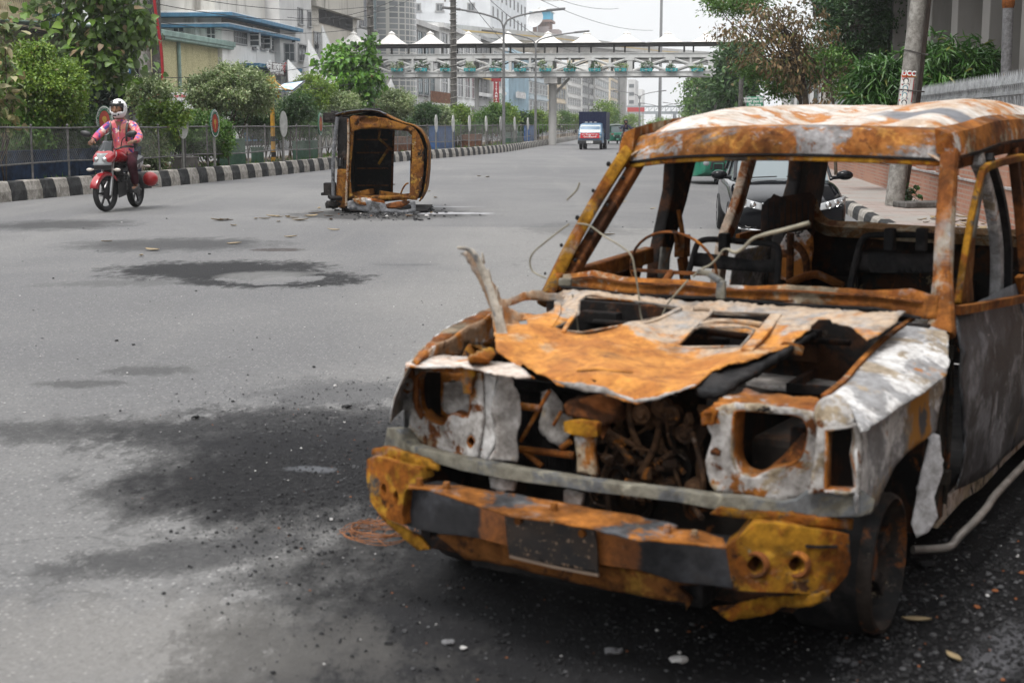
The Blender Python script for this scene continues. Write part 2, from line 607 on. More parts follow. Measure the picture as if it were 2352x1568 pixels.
 S_.append(stain(500, 618, 1.15, 1.0, .2, .3, (.012, .012, .013), .99, .6, 1.9, brk=.9))
 S_.append(stain(630, 640, 1.0, .8, -.1, .2, (.012, .012, .013), .99, .5, 1.9, ring=.55, brk=.9))
 S_.append(stain(610, 632, .5, .45, .0, .4, (.16, .158, .155), .7, .4, 1.6, brk=.5))
 S_.append(stain(640, 573, .35, .25, .0, .4, (.03, .02, .017), .8, .4, 3))
 S_.append(stain(400, 560, 1.25, 1.0, .1, .55, (.025, .025, .026), .75, .6, 1.2, brk=.6))
 S_.append(stain(130, 516, 1.1, 1.1, .1, .55, (.025, .025, .026), .75, .6, 1.1, brk=.6))
 S_.append(stain(260, 650, .8, .3, .1, .5, (.07, .07, .07), .6, .7, 1.8))
 S_.append(stain(880, 492, 1.7, 1.5, .1, .35, (.035, .034, .034), .85, .4, 1.2))
 S_.append(stain(1000, 489, 1.0, .28, -.05, .35, (.42, .42, .44), .8, .35, 1.6))
 S_.append(stain(985, 474, .9, .2, -.05, .5, (.36, .36, .37), .6, .4, 1.6))
 S_.append(stain(340, 850, .3, .2, .1, .5, (.05, .05, .05), .7, .6, 4))
 S_.append(stain(180, 880, .3, .14, .1, .5, (.045, .045, .045), .7, .6, 4))
 S_.append(stain(1330, 525, .9, 1.4, .1, .6, (.06, .06, .06), .5, .7, 1.2))
 so = S_[0]
 for f in S_[1:7]:
  so = m.math('MAXIMUM', so, f)
 v2 = m.n('ShaderNodeTexVoronoi'); v2.inputs['Scale'].default_value = 26; m.l(P, v2.inputs['Vector'])
 g2 = m.n('ShaderNodeSeparateColor'); m.l(v2.outputs['Color'], g2.inputs[0])
 fl = m.math('MULTIPLY', m.math('MULTIPLY', m.step(g2.outputs[0], .95, .97), m.step(v2.outputs['Distance'], .16, .06)), so)
 c = m.mix(m.math('MULTIPLY', fl, .8), c, (.4, .4, .42))
 m.base(c)
 rg = m.n('ShaderNodeMapRange'); m.l(so, rg.inputs['Value']); rg.inputs['To Min'].default_value = .72; rg.inputs['To Max'].default_value = .75
 m.set(rg.outputs['Result'], 0, .12)
 h = m.math('ADD', m.math('MULTIPLY', vo.outputs['Distance'], .5), m.math('ADD', fine, m.math('MULTIPLY', m.math('MULTIPLY', m.noise(22, 9, .85, 7), so), 6)))
 m.bump(h, .6, .014)
 return m.mat
m_road = road_mat()
KERB = [G(-420, 500), G(0, 465), G(632, 403), G(901, 373), G(1148, 350.5), G(1234, 337), G(1325, 321), G(1399, 305.5), G(1450, 299)]
b = MB(); b.add([(-140, -30, -.004), (60, -30, -.004), (140, 640, -.004), (-140, 640, -.004)], [(0, 1, 2, 3)])
tag(b.build('road', m_road), kind='structure')
# ================================================================== burnt sport utility vehicle in the foreground
SUV_RZ, SUV_T = -0.533, (0.16, 4.102, 0)
suv = thing('burnt_car', 'burnt-out rusty white and orange four-wheel-drive wreck with crumpled hood in the foreground', 'car wreck', SUV_T, SUV_RZ)
S = Veh(suv, SUV_RZ, SUV_T)
za, zb, zc, zd, ze = Z(1400, 800, 1.568), Z(2696, 380, 1.568), Z(2000, 1000, 1.3067), Z(2696, 1500, 1.3064), Z(1400, 1700, 1.568)
zf, zg, zh, zi, zj, zk = Z(1600, 1400, 3.1357), Z(2000, 1500, 2.6133), Z(3500, 400, 1.7416), Z(3500, 1200, 1.4255), Z(2500, 800, 2.352), Z(2900, 0, 1.5677)
m_hood = layered('rust_hood', (0.43, 0.185, 0.045), [((0.33, 0.11, 0.02), 5, .45, .62, 1), ((0.42, 0.31, 0.2), 4, .52, .62, 2), ((0.5, 0.23, 0.06), 7, .58, .7, 8), ((0.4, 0.4, 0.38), 8, .64, .72, 5), (BROWN, 11, .66, .74, 4), ((0.25, 0.24, 0.22), 30, .66, .75, 6)], bump=.3)
def m_hoodnode():
 m = NT('burnt_hood')
 xyz = m.n('ShaderNodeSeparateXYZ')
 m.l(m.coord(), xyz.inputs[0])
 nz = m.noise(4, 6, .65, 2, dist=.5)
 nz2 = m.noise(9, 6, .65, 5, dist=.5)
 c = m.mix(m.step(nz2, .4, .62), (0.54, 0.23, 0.042), (0.36, 0.13, 0.022))
 c = m.mix(m.step(m.noise(6, 5, .6, 11), .56, .66), c, (0.45, 0.30, 0.17))
 c = m.mix(m.step(m.noise(14, 6, .7, 12), .6, .7), c, BROWN)
 band = m.math('ADD', xyz.outputs['Y'], m.math('MULTIPLY', m.math('SUBTRACT', nz, .5), 1.3))
 tan = m.mix(m.step(m.noise(10, 6, .65, 21), .45, .65), (0.42, 0.32, 0.23), (0.28, 0.265, 0.25))
 tan = m.mix(m.step(m.noise(7, 6, .65, 22), .58, .68), tan, (0.42, 0.2, 0.07))
 c = m.mix(m.step(band, .68, .84), c, tan)
 lf = m.math('ADD', xyz.outputs['X'], m.math('MULTIPLY', m.math('SUBTRACT', nz2, .5), .5))
 c = m.mix(m.step(lf, -.48, -.62), c, tan)
 c = m.mix(m.step(m.noise(40, 4, .7, 23), .66, .74), c, (0.13, 0.1, 0.08))
 gr = m.noise(28, 9, .8, 31)
 c = m.mix(m.step(gr, .34, .6), m.mix(1.0, c, (.55, .52, .5), 'MULTIPLY'), c)
 c = m.mix(m.math('MULTIPLY', m.step(m.math('ADD', m.noise(3.4, 9, .7, 61, dist=.6), m.math('MULTIPLY', m.math('SUBTRACT', gr, .5), .25)), .54, .7), .6), c, (.05, .032, .022))
 m.base(c); m.set(.8, 0, .35)
 m.bump(m.math('ADD', m.noise(35, 8, .75, 3), m.math('MULTIPLY', m.noise(7, 6, .65, 13), 2.5)), .45, .008)
 return m.mat
m_hood = m_hoodnode()
m_white = layered('ash_white_panel', ASH, [((0.42, 0.4, 0.38), 4, .5, .62, 1), (TAN, 5, .57, .67, 2), (ORANGE, 6, .62, .68, 3), (BROWN, 12, .63, .7, 4), ((0.05, 0.05, 0.055), 17, .66, .71, 5), ((0.75, .74, .73), 7, .55, .7, 6)], bump=.25, soot=0.3)
m_lamp = layered('ash_lamp_panel', (.54, .525, .51), [((0.42, 0.4, 0.38), 5, .5, .65, 1), (TAN, 7, .52, .6, 2), (ORANGE, 6, .535, .59, 3), (BROWN, 9, .555, .62, 14), (CHAR, 15, .62, .66, 5)], bump=.3, soot=0.35)
def spot(m, c, P, rad, col, sc, soft=.25):
 vd = m.n('ShaderNodeVectorMath', operation='DISTANCE'); m.l(m.coord(), vd.inputs[0]); vd.inputs[1].default_value = P
 q = m.math('ADD', m.math('DIVIDE', vd.outputs['Value'], rad), m.math('MULTIPLY', m.math('SUBTRACT', m.noise(sc, 9, .72, 41, dist=.6), .5), 3.2))
 return m.mix(m.step(q, 1 + soft, 1 - soft), c, col)
def spotted(mat, spots):
 m = NT.__new__(NT); m.mat, m.t, m.tc = mat, mat.node_tree, None; m.b = m.t.nodes['Principled BSDF']
 c = m.b.inputs['Base Color'].links[0].from_socket
 for P, rad, col, sc in spots: c = spot(m, c, P, rad, col, sc)
 m.base(c)
 return mat
m_fend = layered('ash_fender', (0.56, .555, .55), [((0.25, 0.25, 0.255), 4.2, .44, .54, 31), ((0.29, 0.24, 0.18), 4, .52, .59, 32), (ORANGE, 4, .63, .68, 38), (BROWN, 9, .67, .72, 34), ((0.09, .09, .1), 18, .66, .72, 35)], bump=.2)
m_oran = layered('rust_orange', ORANGE, [((0.3, 0.095, 0.018), 6, .45, .62, 1), ((0.47, .24, .07), 7, .56, .68, 2), (TAN, 6, .6, .68, 3), (BROWN, 9, .58, .68, 4), (DKBROWN, 14, .64, .72, 5), (GREY, 10, .66, .72, 6)], bump=.35, soot=0.55)
m_orwh = layered('rust_with_ash', ORANGE, [((0.3, 0.095, 0.018), 6, .45, .62, 1), (TAN, 5, .52, .62, 2), (ASH, 6, .57, .66, 13), ((.34, .33, .32), 8, .62, .7, 7), (BROWN, 9, .6, .68, 4)], bump=.3, soot=0.55)
m_ochre = layered('burnt_ochre', OCHRE, [((0.3, 0.1, 0.014), 6, .45, .56, 1), ((0.5, .27, .03), 6, .53, .64, 2), ((.09, .08, .07), 5, .545, .62, 3), (DKBROWN, 8, .57, .65, 4), ((.3, .28, .2), 12, .64, .72, 5)], bump=.25, soot=0.75)
m_dark = layered('char_metal', (0.013, 0.012, 0.012), [(DKBROWN, 6, .45, .62, 1), ((0.07, .06, .05), 9, .58, .7, 2), (BROWN, 8, .61, .7, 3), ((.2, .17, .14), 14, .68, .74, 4)], bump=.4)
m_char = layered('char_black', CHAR, [((0.028, 0.026, 0.026), 6, .45, .6, 1), (DKBROWN, 9, .6, .7, 2)], rough=.75, bump=.3)
m_engine = layered('burnt_engine', (0.016, 0.013, 0.011), [((.03, .016, .009), 8, .48, .6, 1), ((.09, .06, .035), 14, .62, .7, 2), ((.12, .11, .1), 20, .66, .74, 3), (BROWN, 10, .62, .7, 4)], bump=.6, bscale=40)
m_door = layered('burnt_door_skin', (0.05, 0.054, 0.062), [((0.016, .016, .017), 3.2, .45, .56, 1), ((0.17, .18, .2), 2.4, .5, .64, 2), ((0.32, .33, .36), 4, .57, .7, 3, (1, 1, .6)), ((.1, .085, .07), 6, .6, .68, 4), ((.42, .4, .39), 18, .66, .71, 5)], rough=.6, bump=.2, spec=.4)
m_bar = layered('grey_burnt_bar', (0.17, 0.16, 0.13), [((0.11, .115, .12), 6, .48, .62, 1), ((.27, .255, .2), 7, .55, .66, 2), (ORANGE, 9, .66, .71, 3), (ASH, 16, .69, .73, 4)], bump=.2)
m_rustdk = layered('rust_dark', BROWN, [(DKBROWN, 6, .45, .6, 1), (ORANGE, 7, .57, .68, 2), (CHAR, 9, .58, .68, 3), (TAN, 14, .66, .72, 4)], bump=.35)
m_silver = plain('scorched_silver', (0.5, 0.47, 0.44), .45, .3, .5, .35, 9)
m_wire = plain('bare_wire', (0.22, 0.2, 0.15), .6, .2, .4, .3, 12)
def bump_v(p):
 return p.y - (-0.05 + 0.19 * abs(p.x / .82) ** 3)
def V(v): return lambda p: p.y - v
hood_out = za((1060, 1030), (920, 935), (905, 800), (895, 690), (845, 570), (805, 470), (735, 320), (700, 305), (745, 285), (795, 305), (850, 430), (905, 520), (950, 610), (1060, 580), (1180, 545), (1400, 562))
hood_out += zc((600, 225), (1000, 255), (1500, 285), (1850, 305), (2120, 325), (2060, 380), (1960, 440), (1920, 478), (1880, 430), (1830, 400), (1740, 385), (1730, 362), (1680, 360), (1640, 380), (1620, 410), (1500, 480), (1330, 555), (1100, 630), (1040, 690), (860, 760), (720, 797), (640, 770), (540, 735), (400, 700), (300, 690), (220, 640), (120, 580))
holes = [zc((415, 260), (450, 240), (600, 250), (940, 292), (840, 345), (740, 365), (600, 395), (430, 425), (330, 415), (285, 400), (350, 370), (410, 330)),
         za((985, 655), (1080, 625), (1200, 610), (1290, 598), (1285, 640), (1250, 690), (1200, 715), (1130, 705), (1060, 690)),
         za((1060, 745), (1110, 740), (1118, 780), (1068, 782)),
         zc((1070, 355), (1115, 315), (1440, 332), (1370, 378), (1300, 362), (1200, 360)),
         zc((925, 492), (1010, 412), (1050, 395), (1290, 398), (1330, 412), (1310, 440), (1260, 498), (960, 502)),
         zc((392, 624), (700, 636), (700, 646), (404, 634)), zc((468, 670), (506, 678), (492, 688))]
def hood_g(p):
 u, v = p.x, p.y
 z = .835 + .135 * max(0, min(1.2, v)) / 1.0
 z -= .055 * math.exp(-((u - .12) / .33) ** 2 - ((v - .62) / .38) ** 2)
 z += .03 * math.exp(-((u + .42) / .1) ** 2)
 if v < .16: z -= (.16 - v) * .55
 z += .012 * math.sin(u * 13 + v * 6)
 z += 2.6 * max(0.0, -.53 - u) ** 1.0 * (1 if v < 1.0 else max(0, 1 - (v - 1.0) * 9))
 return p.z - z
hood = S.sheet('hood', hood_out, hood_g, m_hood, .005, holes, 10, .004, 6, jag=4, off=0)
for v_ in hood.data.vertices:
 q = v_.co; a = noise.noise(q * 4.2 + Vector((3, 1, 0))); k = noise.noise(Vector((q.x * 2.2 + q.y * 3.1, 4.4, q.y * 1.2)))
 v_.co.z += .022 * (.35 - abs(a)) + .02 * (.3 - abs(k)) - .008
m_rib = layered('hood_rib', (.46, .37, .29), [((.3, .28, .26), 7, .48, .58, 1), (ORANGE, 6, .54, .62, 2), (BROWN, 12, .6, .68, 3)], soot=.3)
for rp_, w0 in ((zc((1045, 388), (1200, 366), (1370, 384)), .026), (zc((1445, 335), (1380, 420), (1290, 520)), .05), (zc((945, 300), (840, 355), (740, 385)), .022), (zc((395, 330), (355, 385), (330, 430)), .02), (zc((1010, 300), (1110, 312), (1010, 405), (930, 490)), .018), (zc((300, 270), (300, 330), (260, 400)), .03)):
 b = MB(); b.strip(smooth_path([S.hit(x, y, hood_g) + Vector((0, 0, -.003)) for x, y in rp_], 5), w0 * .8, .014, side=(1, .3, 0)); b.build('hood_rib', m_hood, suv, bevel=.004)
for h_ in (holes[0], holes[3], holes[4]):
 b = MB(); b.tube([S.hit(x, y, hood_g) + Vector((0, 0, -.004)) for x, y in densify(h_, 12)], .0045, 5, closed=True); b.build('hole_rim', m_rib, suv, smooth=True)
S.sheet('hood_folded_edge', zc((1040, 690), (1100, 632), (1330, 556), (1500, 484), (1625, 412), (1640, 425), (1560, 490), (1420, 580), (1320, 640), (1250, 690), (1140, 735), (1050, 735), (1020, 715)), lambda p: p.z - (.80 + .12 * max(0, p.y)), m_char, .02, (), 12, .012, 14, jag=6)
S.sheet('hood_lip', zg((560, 60), (640, 70), (860, 85), (1080, 120), (1200, 185), (1400, 265), (1700, 205), (2040, 100), (2040, 120), (1720, 225), (1480, 290), (1390, 290), (1200, 220), (1100, 195), (900, 180), (700, 130)), lambda p: p.y + .02 - .05 * abs(p.x - .25), m_white, .006, (), 9, .006, 20, jag=3)
fl = [S.hit(x, y, (1, .42)) for x, y in za((985, 1000), (960, 880), (940, 760), (905, 640), (865, 520), (820, 410), (770, 310), (700, 300), (668, 298))]
b = MB()
b.strip(fl, [.075, .06, .05, .042, .04, .036, .03, .014, .012], [.012] * 9, side=(1, -.25, .1))
for i in range(2, 6):
 b.strip([fl[i] + Vector((.012, .005, 0)), fl[i + 1] + Vector((.02 + .01 * (i % 2), .008, -.004))], .03, .01, side=(.4, -1, 0))
b.build('torn_hood_strip', layered('ash_tan', (.4, .37, .32), [((.2, .2, .2), 8, .5, .62, 3), (TAN, 6, .5, .6, 4), (BROWN, 16, .62, .7, 5)]), suv, smooth=True, sub=2)
o = S.sheet('lamp_panel', zf((145, 235), (800, 285), (960, 270), (1015, 275), (1040, 500), (1035, 900), (1010, 1060), (970, 1350), (700, 1330), (380, 1250), (110, 1190), (95, 1000), (135, 800), (150, 560)),
   lambda p: p.y - (.10 + .13 * abs(p.x / .8) ** 3), m_lamp, .012,
   [round_poly(zf((225, 340), (300, 270), (450, 268), (700, 280), (860, 300), (880, 560), (865, 790), (820, 850), (640, 800), (560, 930), (460, 920), (330, 850), (235, 700))), round_poly(zf((840, 1150), (885, 1075), (940, 1150), (890, 1230)))], 9, .004, 16, jag=2)
o['label'] = 'ash-white lamp panel with rust streaks'
S.sheet('lamp_bucket', zf((560, 400), (800, 385), (880, 420), (900, 860), (760, 840), (600, 790), (545, 740)), V(.24), m_white, .01, (), 10, .006, 12)
S.sheet('lamp_bucket', zf((440, 265), (560, 280), (640, 300), (900, 280), (890, 410), (560, 430), (520, 600), (560, 760), (640, 830), (700, 960), (450, 950), (290, 850), (370, 700), (420, 560)), V(.27), m_orwh, .01, (), 10, .008, 14)
S.sheet('lamp_seal', zf((210, 330), (300, 262), (330, 262), (245, 340), (240, 700), (300, 800), (290, 860), (215, 720), (195, 600)), lambda p: p.y - (.085 + .13 * abs(p.x / .8) ** 3), m_rustdk, .012, (), 8)
S.sheet('support_column', zf((1035, 275), (1200, 330), (1180, 520), (1160, 800), (1190, 1000), (1190, 1180), (1090, 1390), (960, 1350), (1010, 1060), (1040, 900)), lambda p: p.y - (.115 - .3 * (p.x + .33)), layered('grey_white', (.5, .49, .48), [((.3, .29, .28), 6, .5, .64, 1), (TAN, 7, .57, .66, 2), (BROWN, 14, .64, .7, 3)]), .01, (), 9, .004)
S.sheet('support_column', zf((1235, 340), (1400, 330), (1420, 480), (1490, 580), (1500, 900), (1480, 1420), (1100, 1385), (1200, 1240), (1205, 1000), (1230, 960), (1170, 800), (1165, 640), (1200, 480)), lambda p: p.y - (.11 + .12 * math.sin((p.x + .28) * 14) * .3), m_white, .01, (), 9, .012, 14, jag=3)
S.sheet('radiator_support', zf((65, 205), (85, 150), (200, 85), (420, 62), (780, 75), (1110, 130), (1390, 150), (1545, 230), (1640, 330), (1450, 320), (1300, 310), (1000, 240), (780, 200), (300, 205)), lambda p: p.z - .858, layered('ash_rail', (.55, .47, .41), [(ASH, 7, .5, .6, 1), (ORANGE, 6, .52, .62, 2), (BROWN, 9, .6, .68, 3)]), .006, (), 10, .005, 20, jag=3)
S.sheet('radiator_support', zf((60, 205), (300, 200), (780, 198), (1000, 235), (1300, 300), (1640, 325), (1700, 360), (1550, 350), (1300, 325), (1020, 282), (960, 275), (780, 290), (300, 228), (140, 232)), lambda p: p.y - (.10 + .13 * abs(p.x / .8) ** 3), m_oran, .006, (), 9, .004, 20, jag=2)
S.sheet('mount_bracket', zf((790, 200), (910, 205), (930, 300), (885, 380), (885, 560), (790, 545), (775, 430), (740, 360), (790, 320)), V(.085), m_ochre, .012, (), 9)
S.sheet('fender_flange', zf((60, 225), (150, 232), (170, 330), (150, 510), (20, 515), (10, 480), (60, 330)), V(.16), m_rustdk, .01, (), 9)
def flange(P, g, d, mat, w0=0.0):
 b = MB(); q = [S.hit(x, y, g) for x, y in P]; q.append(q[0])
 b.loft([q, [p + Vector((0, d * .5, 0)) for p in q], [p + Vector((0, d, 0)) + (sum(q[:-1], Vector()) / (len(q) - 1) - p) * w0 for p in q]], closed=False)
 b.build('lamp_flange', mat, suv, smooth=True, solid=.004)
gl = lambda p: p.y - (.10 + .13 * abs(p.x / .8) ** 3)
flange(round_poly(zf((225, 340), (300, 270), (450, 268), (700, 280), (860, 300), (880, 560), (865, 790), (820, 850), (640, 800), (560, 930), (460, 920), (330, 850), (235, 700))), gl, .05, m_orwh, .05)
flange(round_poly(zf((840, 1150), (885, 1075), (940, 1150), (890, 1230))), gl, .03, m_orwh)
b = MB(); c = S.hit(*zf((100, 430))[0], (1, .14)); b.lathe([(.008, -.006), (.018, -.006), (.022, .004), (.014, .006), (.008, 0)], c, 'Y', 14); b.build('lamp_socket', m_white, suv, smooth=True)
def zl(p): return p.z - (.868 + .075 * max(0, p.y) / 1.2)
S.sheet('fender', za((395, 1005), (420, 965), (490, 895), (600, 805), (700, 755), (800, 712), (890, 672), (905, 700), (800, 762), (640, 850), (560, 900), (470, 975), (420, 1020)), zl, m_orwh, .01, (), 9, .006, 18, jag=3)
lf = [S.hit(x, y, zl) for x, y in za((395, 1005), (420, 965), (490, 895), (600, 805), (700, 755), (800, 712), (890, 672), (960, 645))]
b = MB(); n = len(lf)
def side_wall(pts, sgn, zb=.30):
 vs, fs = [], []
 k = 5
 for i, p in enumerate(pts):
  for j in range(k + 1):
   t = j / k
   zlow = zb
   dw = math.hypot(p.y - .71, 0)
   if p.y < .24: zlow = .66
   elif dw < .36: zlow = .30 + math.sqrt(max(0, .36 ** 2 - dw ** 2))
   vs.append((p.x + sgn * .09 * math.sin(t * 1.57), p.y, p.z + (zlow - p.z) * t))
 for i in range(len(pts) - 1):
  for j in range(k):
   fs.append((i * (k + 1) + j, i * (k + 1) + j + 1, (i + 1) * (k + 1) + j + 1, (i + 1) * (k + 1) + j))
 return vs, fs
lfd = smooth_path(lf, 5)
b.add(*side_wall(lfd, -1)); b.build('fender', m_fend, suv, smooth=True, solid=.005)
S.sheet('inner_apron', za((420, 1020), (560, 905), (800, 765), (905, 705), (915, 800), (920, 940), (720, 905), (700, 985), (520, 985)), (0, -.58), layered('rusty_apron', (.3, .2, .13), [(ORANGE, 5, .45, .6, 1), (ASH, 7, .55, .63, 2), (DKBROWN, 8, .53, .63, 3)]), .008, (), 12, .012, 12)
S.sheet('lamp_mount', za((705, 985), (740, 900), (900, 925), (915, 960), (885, 1000)), lambda p: p.z - .875 - .03 * math.sin(p.x * 30), m_ochre, .02, (), 9, .004)
b = MB(); c = S.hit(*za((850, 850))[0], (1, .75)); b.cyl(c - Vector((0, 0, .06)), c + Vector((0, 0, .05)), .05, .04, 12); b.build('strut_cap', m_bar, suv, smooth=True)
def fr(p): return p.y - (.085 + .15 * max(0, p.x / .82) ** 4)
o = S.sheet('lamp_panel', zd((150, 200), (310, 148), (460, 150), (640, 178), (745, 195), (790, 285), (785, 600), (690, 640), (560, 665), (400, 635), (210, 600), (180, 560), (165, 450), (195, 330)), fr, m_lamp, .014,
   [round_poly(zd((310, 215), (340, 185), (500, 195), (650, 215), (695, 270), (690, 350), (660, 430), (600, 475), (480, 505), (430, 530), (390, 532), (330, 500), (300, 420), (303, 300)))], 10, .005, 14, jag=3)
flange(round_poly(zd((310, 215), (340, 185), (500, 195), (650, 215), (695, 270), (690, 350), (660, 430), (600, 475), (480, 505), (430, 530), (390, 532), (330, 500), (300, 420), (303, 300))), fr, .07, m_orwh, .06)
flange(zd((792, 292), (938, 272), (940, 340), (925, 420), (945, 500), (946, 590), (915, 606), (786, 598)), lambda p: p.y - (.11 + 1.4 * max(0, p.x - .71) ** 1.3), .05, m_orwh)
S.sheet('lamp_seal', zd((185, 395), (235, 400), (232, 425), (185, 418)), V(.07), m_rustdk, .012, (), 9)
S.sheet('lamp_bucket', zd((450, 510), (560, 430), (690, 290), (700, 420), (640, 500), (560, 540)), V(.2), m_rustdk, .01, (), 9, .006)
S.sheet('side_lamp_frame', zd((745, 195), (800, 275), (935, 262), (980, 250), (990, 420), (975, 560), (965, 615), (905, 625), (780, 612), (700, 620), (745, 400)), lambda p: p.y - (.11 + 1.4 * max(0, p.x - .71) ** 1.3), m_lamp, .012, [zd((792, 292), (938, 272), (940, 340), (925, 420), (945, 500), (946, 590), (915, 606), (786, 598))], 8, .004, 20, jag=3)
S.sheet('radiator_support', zd((190, 165), (240, 110), (380, 75), (470, 92), (640, 100), (770, 128), (745, 200), (640, 180), (460, 150), (310, 150), (150, 205)), lambda p: p.z - .80 - .5 * max(0, p.y - .16) * 0.2, m_orwh, .008, (), 9, .008, 20, jag=3)
S.sheet('radiator_support', zd((140, 195), (190, 165), (215, 200), (200, 262), (140, 262)), V(.06), m_ochre, .02, (), 9)
S.sheet('fender_nose', round_poly(zd((742, 200), (765, 130), (815, 105), (875, 112), (925, 165), (945, 225), (930, 262), (860, 284), (795, 276), (755, 250))), lambda p: p.y - (.085 + 1.1 * max(0, p.x - .70) + .9 * max(0, p.z - .775)), m_lamp, .02, (), 8, .003, 20)
def us(z): return .825 - .035 * max(0, (z - .62) / .3) ** 2 - .02 * max(0, (.62 - z) / .3) ** 2
def fs(p): return p.x - us(p.z) + .05 * max(0, .35 - p.y) ** 1.2
fc = S.hit(*zd((1285, 215))[0], fs); fc2 = S.hit(*zd((1300, 235))[0], fs)
spotted(m_fend, [(fc, .12, (.34, .16, .035), 11), (fc2, .05, (.08, .08, .085), 16)])
fend_side = zd((960, 245), (985, 225), (1120, 165), (1250, 110), (1390, 40), (1420, -60), (1418, 60), (1385, 170), (1372, 290), (1300, 345), (1220, 402), (1160, 470), (1110, 560), (1085, 620), (1068, 680), (1030, 722), (960, 738), (945, 640), (962, 600), (955, 420), (965, 300))
S.sheet('fender', fend_side, fs, m_fend, .006, (), 11, .004, 10)
def ft(p):
 return p.z - (.80 + .135 * max(0, p.y) / 1.35 - 1.6 * max(0, p.x - .70) ** 2 - .10 * max(0, .3 - p.y) ** 1.5)
S.sheet('fender', zd((960, 250), (940, 200), (880, 130), (770, 105), (900, -2)) + zc((1905, 575), (2000, 470), (2100, 400), (2200, 335), (2290, 285), (2345, 262), (2346, 430), (2335, 650), (2225, 735), (2085, 825), (1965, 905), (1890, 945)), ft, m_fend, .006, (), 11, .003, 10)
fg = S.pts(zc((1690, 765), (1800, 680), (1870, 600), (2000, 470), (2130, 375), (2240, 300)), lambda p: ft(p) - .006)
b = MB(); b.strip(smooth_path(fg, 4), .016, .01, side=(1, .2, 0)); b.build('fender_gutter', m_oran, suv, smooth=True)
S.sheet('splash_guard', (zd((1345, 300), (1388, 320), (1402, 500), (1362, 640), (1382, 740), (1330, 822), (1270, 852), (1243, 780), (1266, 640), (1288, 520), (1318, 390))), lambda p: p.y - 1.14 - .4 * (p.x - .74), layered('white_liner', (.72, .71, .72), [((.5, .5, .52), 6, .55, .7, 1), (TAN, 8, .66, .72, 2)], bump=.1), .012, (), 10, .004, 10)
b = MB()
b.b2((-.62, .42, .25), (.62, 1.2, .46)); b.b2((-.18, .5, .4), (.3, 1.15, .70)); b.b2((-.5, .62, .4), (-.22, 1.05, .68)); b.b2((.34, .6, .4), (.56, 1.1, .62))
b.build('engine', m_engine, suv, bevel=.03)
for (x, y), r, v in zip(zg((1585, 720), (1855, 940), (1460, 610), (1420, 1290), (1260, 1060), (1870, 720)), (.045, .06, .05, .075, .04, .05), (.42, .40, .45, .42, .38, .44)):
 c = S.hit(x, y, (1, v))
 b = MB(); b.lathe([(.0, -.02), (r * .3, -.022), (r * .35, -.01), (r * .7, -.01), (r * .8, -.028), (r, -.028), (r, .04), (0, .04)], c, 'Y', 18); b.build('pulley', m_engine, suv, smooth=True)
b = MB()
rr = random.Random(3)
for i in range(46):
 x, y = zg((rr.uniform(1010, 2150), rr.uniform(260, 1150)))[0]
 c = S.hit(x, y, (1, rr.uniform(.40, .58)))
 q = rr.random()
 if q < .45: b.box(c, (rr.uniform(.03, .1), rr.uniform(.03, .1), rr.uniform(.03, .11)), rr.uniform(-1, 1), rx=rr.uniform(-1, 1))
 elif q < .8:
  d = Vector((rr.uniform(-1, 1), rr.uniform(-.3, .3), rr.uniform(-1, 1))).normalized() * rr.uniform(.05, .16)
  b.tube(smooth_path([c - d, c + Vector((0, -.03, .02)), c + d], 4), rr.uniform(.008, .02), 7)
 else: b.cyl(c, c + Vector((0, .08, 0)), rr.uniform(.02, .05), n=12)
b.build('engine_fittings', m_engine, suv, bevel=.004)
m_eng2 = layered('engine_rust', (.1, .055, .03), [((.03, .018, .012), 9, .45, .58, 1), ((.2, .17, .15), 14, .58, .68, 2), (ORANGE, 10, .6, .68, 3)], bump=.5, bscale=40)
b = MB()
for i in range(80):
 x, y = zg((rr.uniform(1000, 2150), rr.uniform(330, 1280)))[0]
 c = S.hit(x, y, (1, rr.uniform(.30, .44))); q = rr.random()
 if q < .35: b.box(c, (rr.uniform(.015, .05), rr.uniform(.02, .06), rr.uniform(.015, .06)), rr.uniform(-1, 1), rx=rr.uniform(-1, 1))
 elif q < .75:
  d = Vector((rr.uniform(-1, 1), rr.uniform(-.3, .3), rr.uniform(-1, 1))).normalized() * rr.uniform(.03, .12)
  b.tube(smooth_path([c - d, c + Vector((rr.uniform(-.03, .03), -.02, rr.uniform(-.03, .03))), c + d], 4), rr.uniform(.004, .011), 7)
 else: b.lathe([(0, -.01), (.012, -.01), (.02, 0), (.032, .0), (.034, .03)], c, 'Y', 14)
b.build('burnt_pipes', m_eng2, suv, bevel=.003)
b = MB()
for p0, p1, r in (((520, 160), (215, 690), .007), ((205, 770), (780, 840), .012), ((260, 800), (440, 950), .01), ((560, 520), (640, 380), .006), ((200, 320), (430, 350), .012), ((640, 760), (740, 690), .01)):
 a, c = S.pts(zg(p0, p1), (1, .2)); b.cyl(a, c, r, n=8)
b.build('radiator_stay', m_oran, suv, smooth=True)
b = MB(); c0 = S.hit(*zg((310, 330))[0], (1, .34)); c1 = S.hit(*zg((310, 800))[0], (1, .34))
for i in range(24): b.box(((c0.x - .11) + i * .012, .36, (c0.z + c1.z) / 2), (.005, .03, abs(c0.z - c1.z) + .1))
b.box((c0.x + .02, .38, (c0.z + c1.z) / 2), (.34, .02, abs(c0.z - c1.z) + .16)); b.build('radiator', m_char, suv)
S.sheet('bent_panel', zg((430, 200), (520, 170), (660, 270), (670, 380), (790, 420), (770, 620), (640, 760), (560, 700), (418, 580), (430, 380)), lambda p: p.y - .3 - .2 * (p.x + .1), m_white, .004, (), 11, .015, 14, jag=4)
S.sheet('latch_support', zg((665, 485), (800, 470), (1010, 500), (1012, 635), (900, 650), (760, 622), (668, 590)), V(.10), m_ochre, .03, (), 10, .004, bevel=.004)
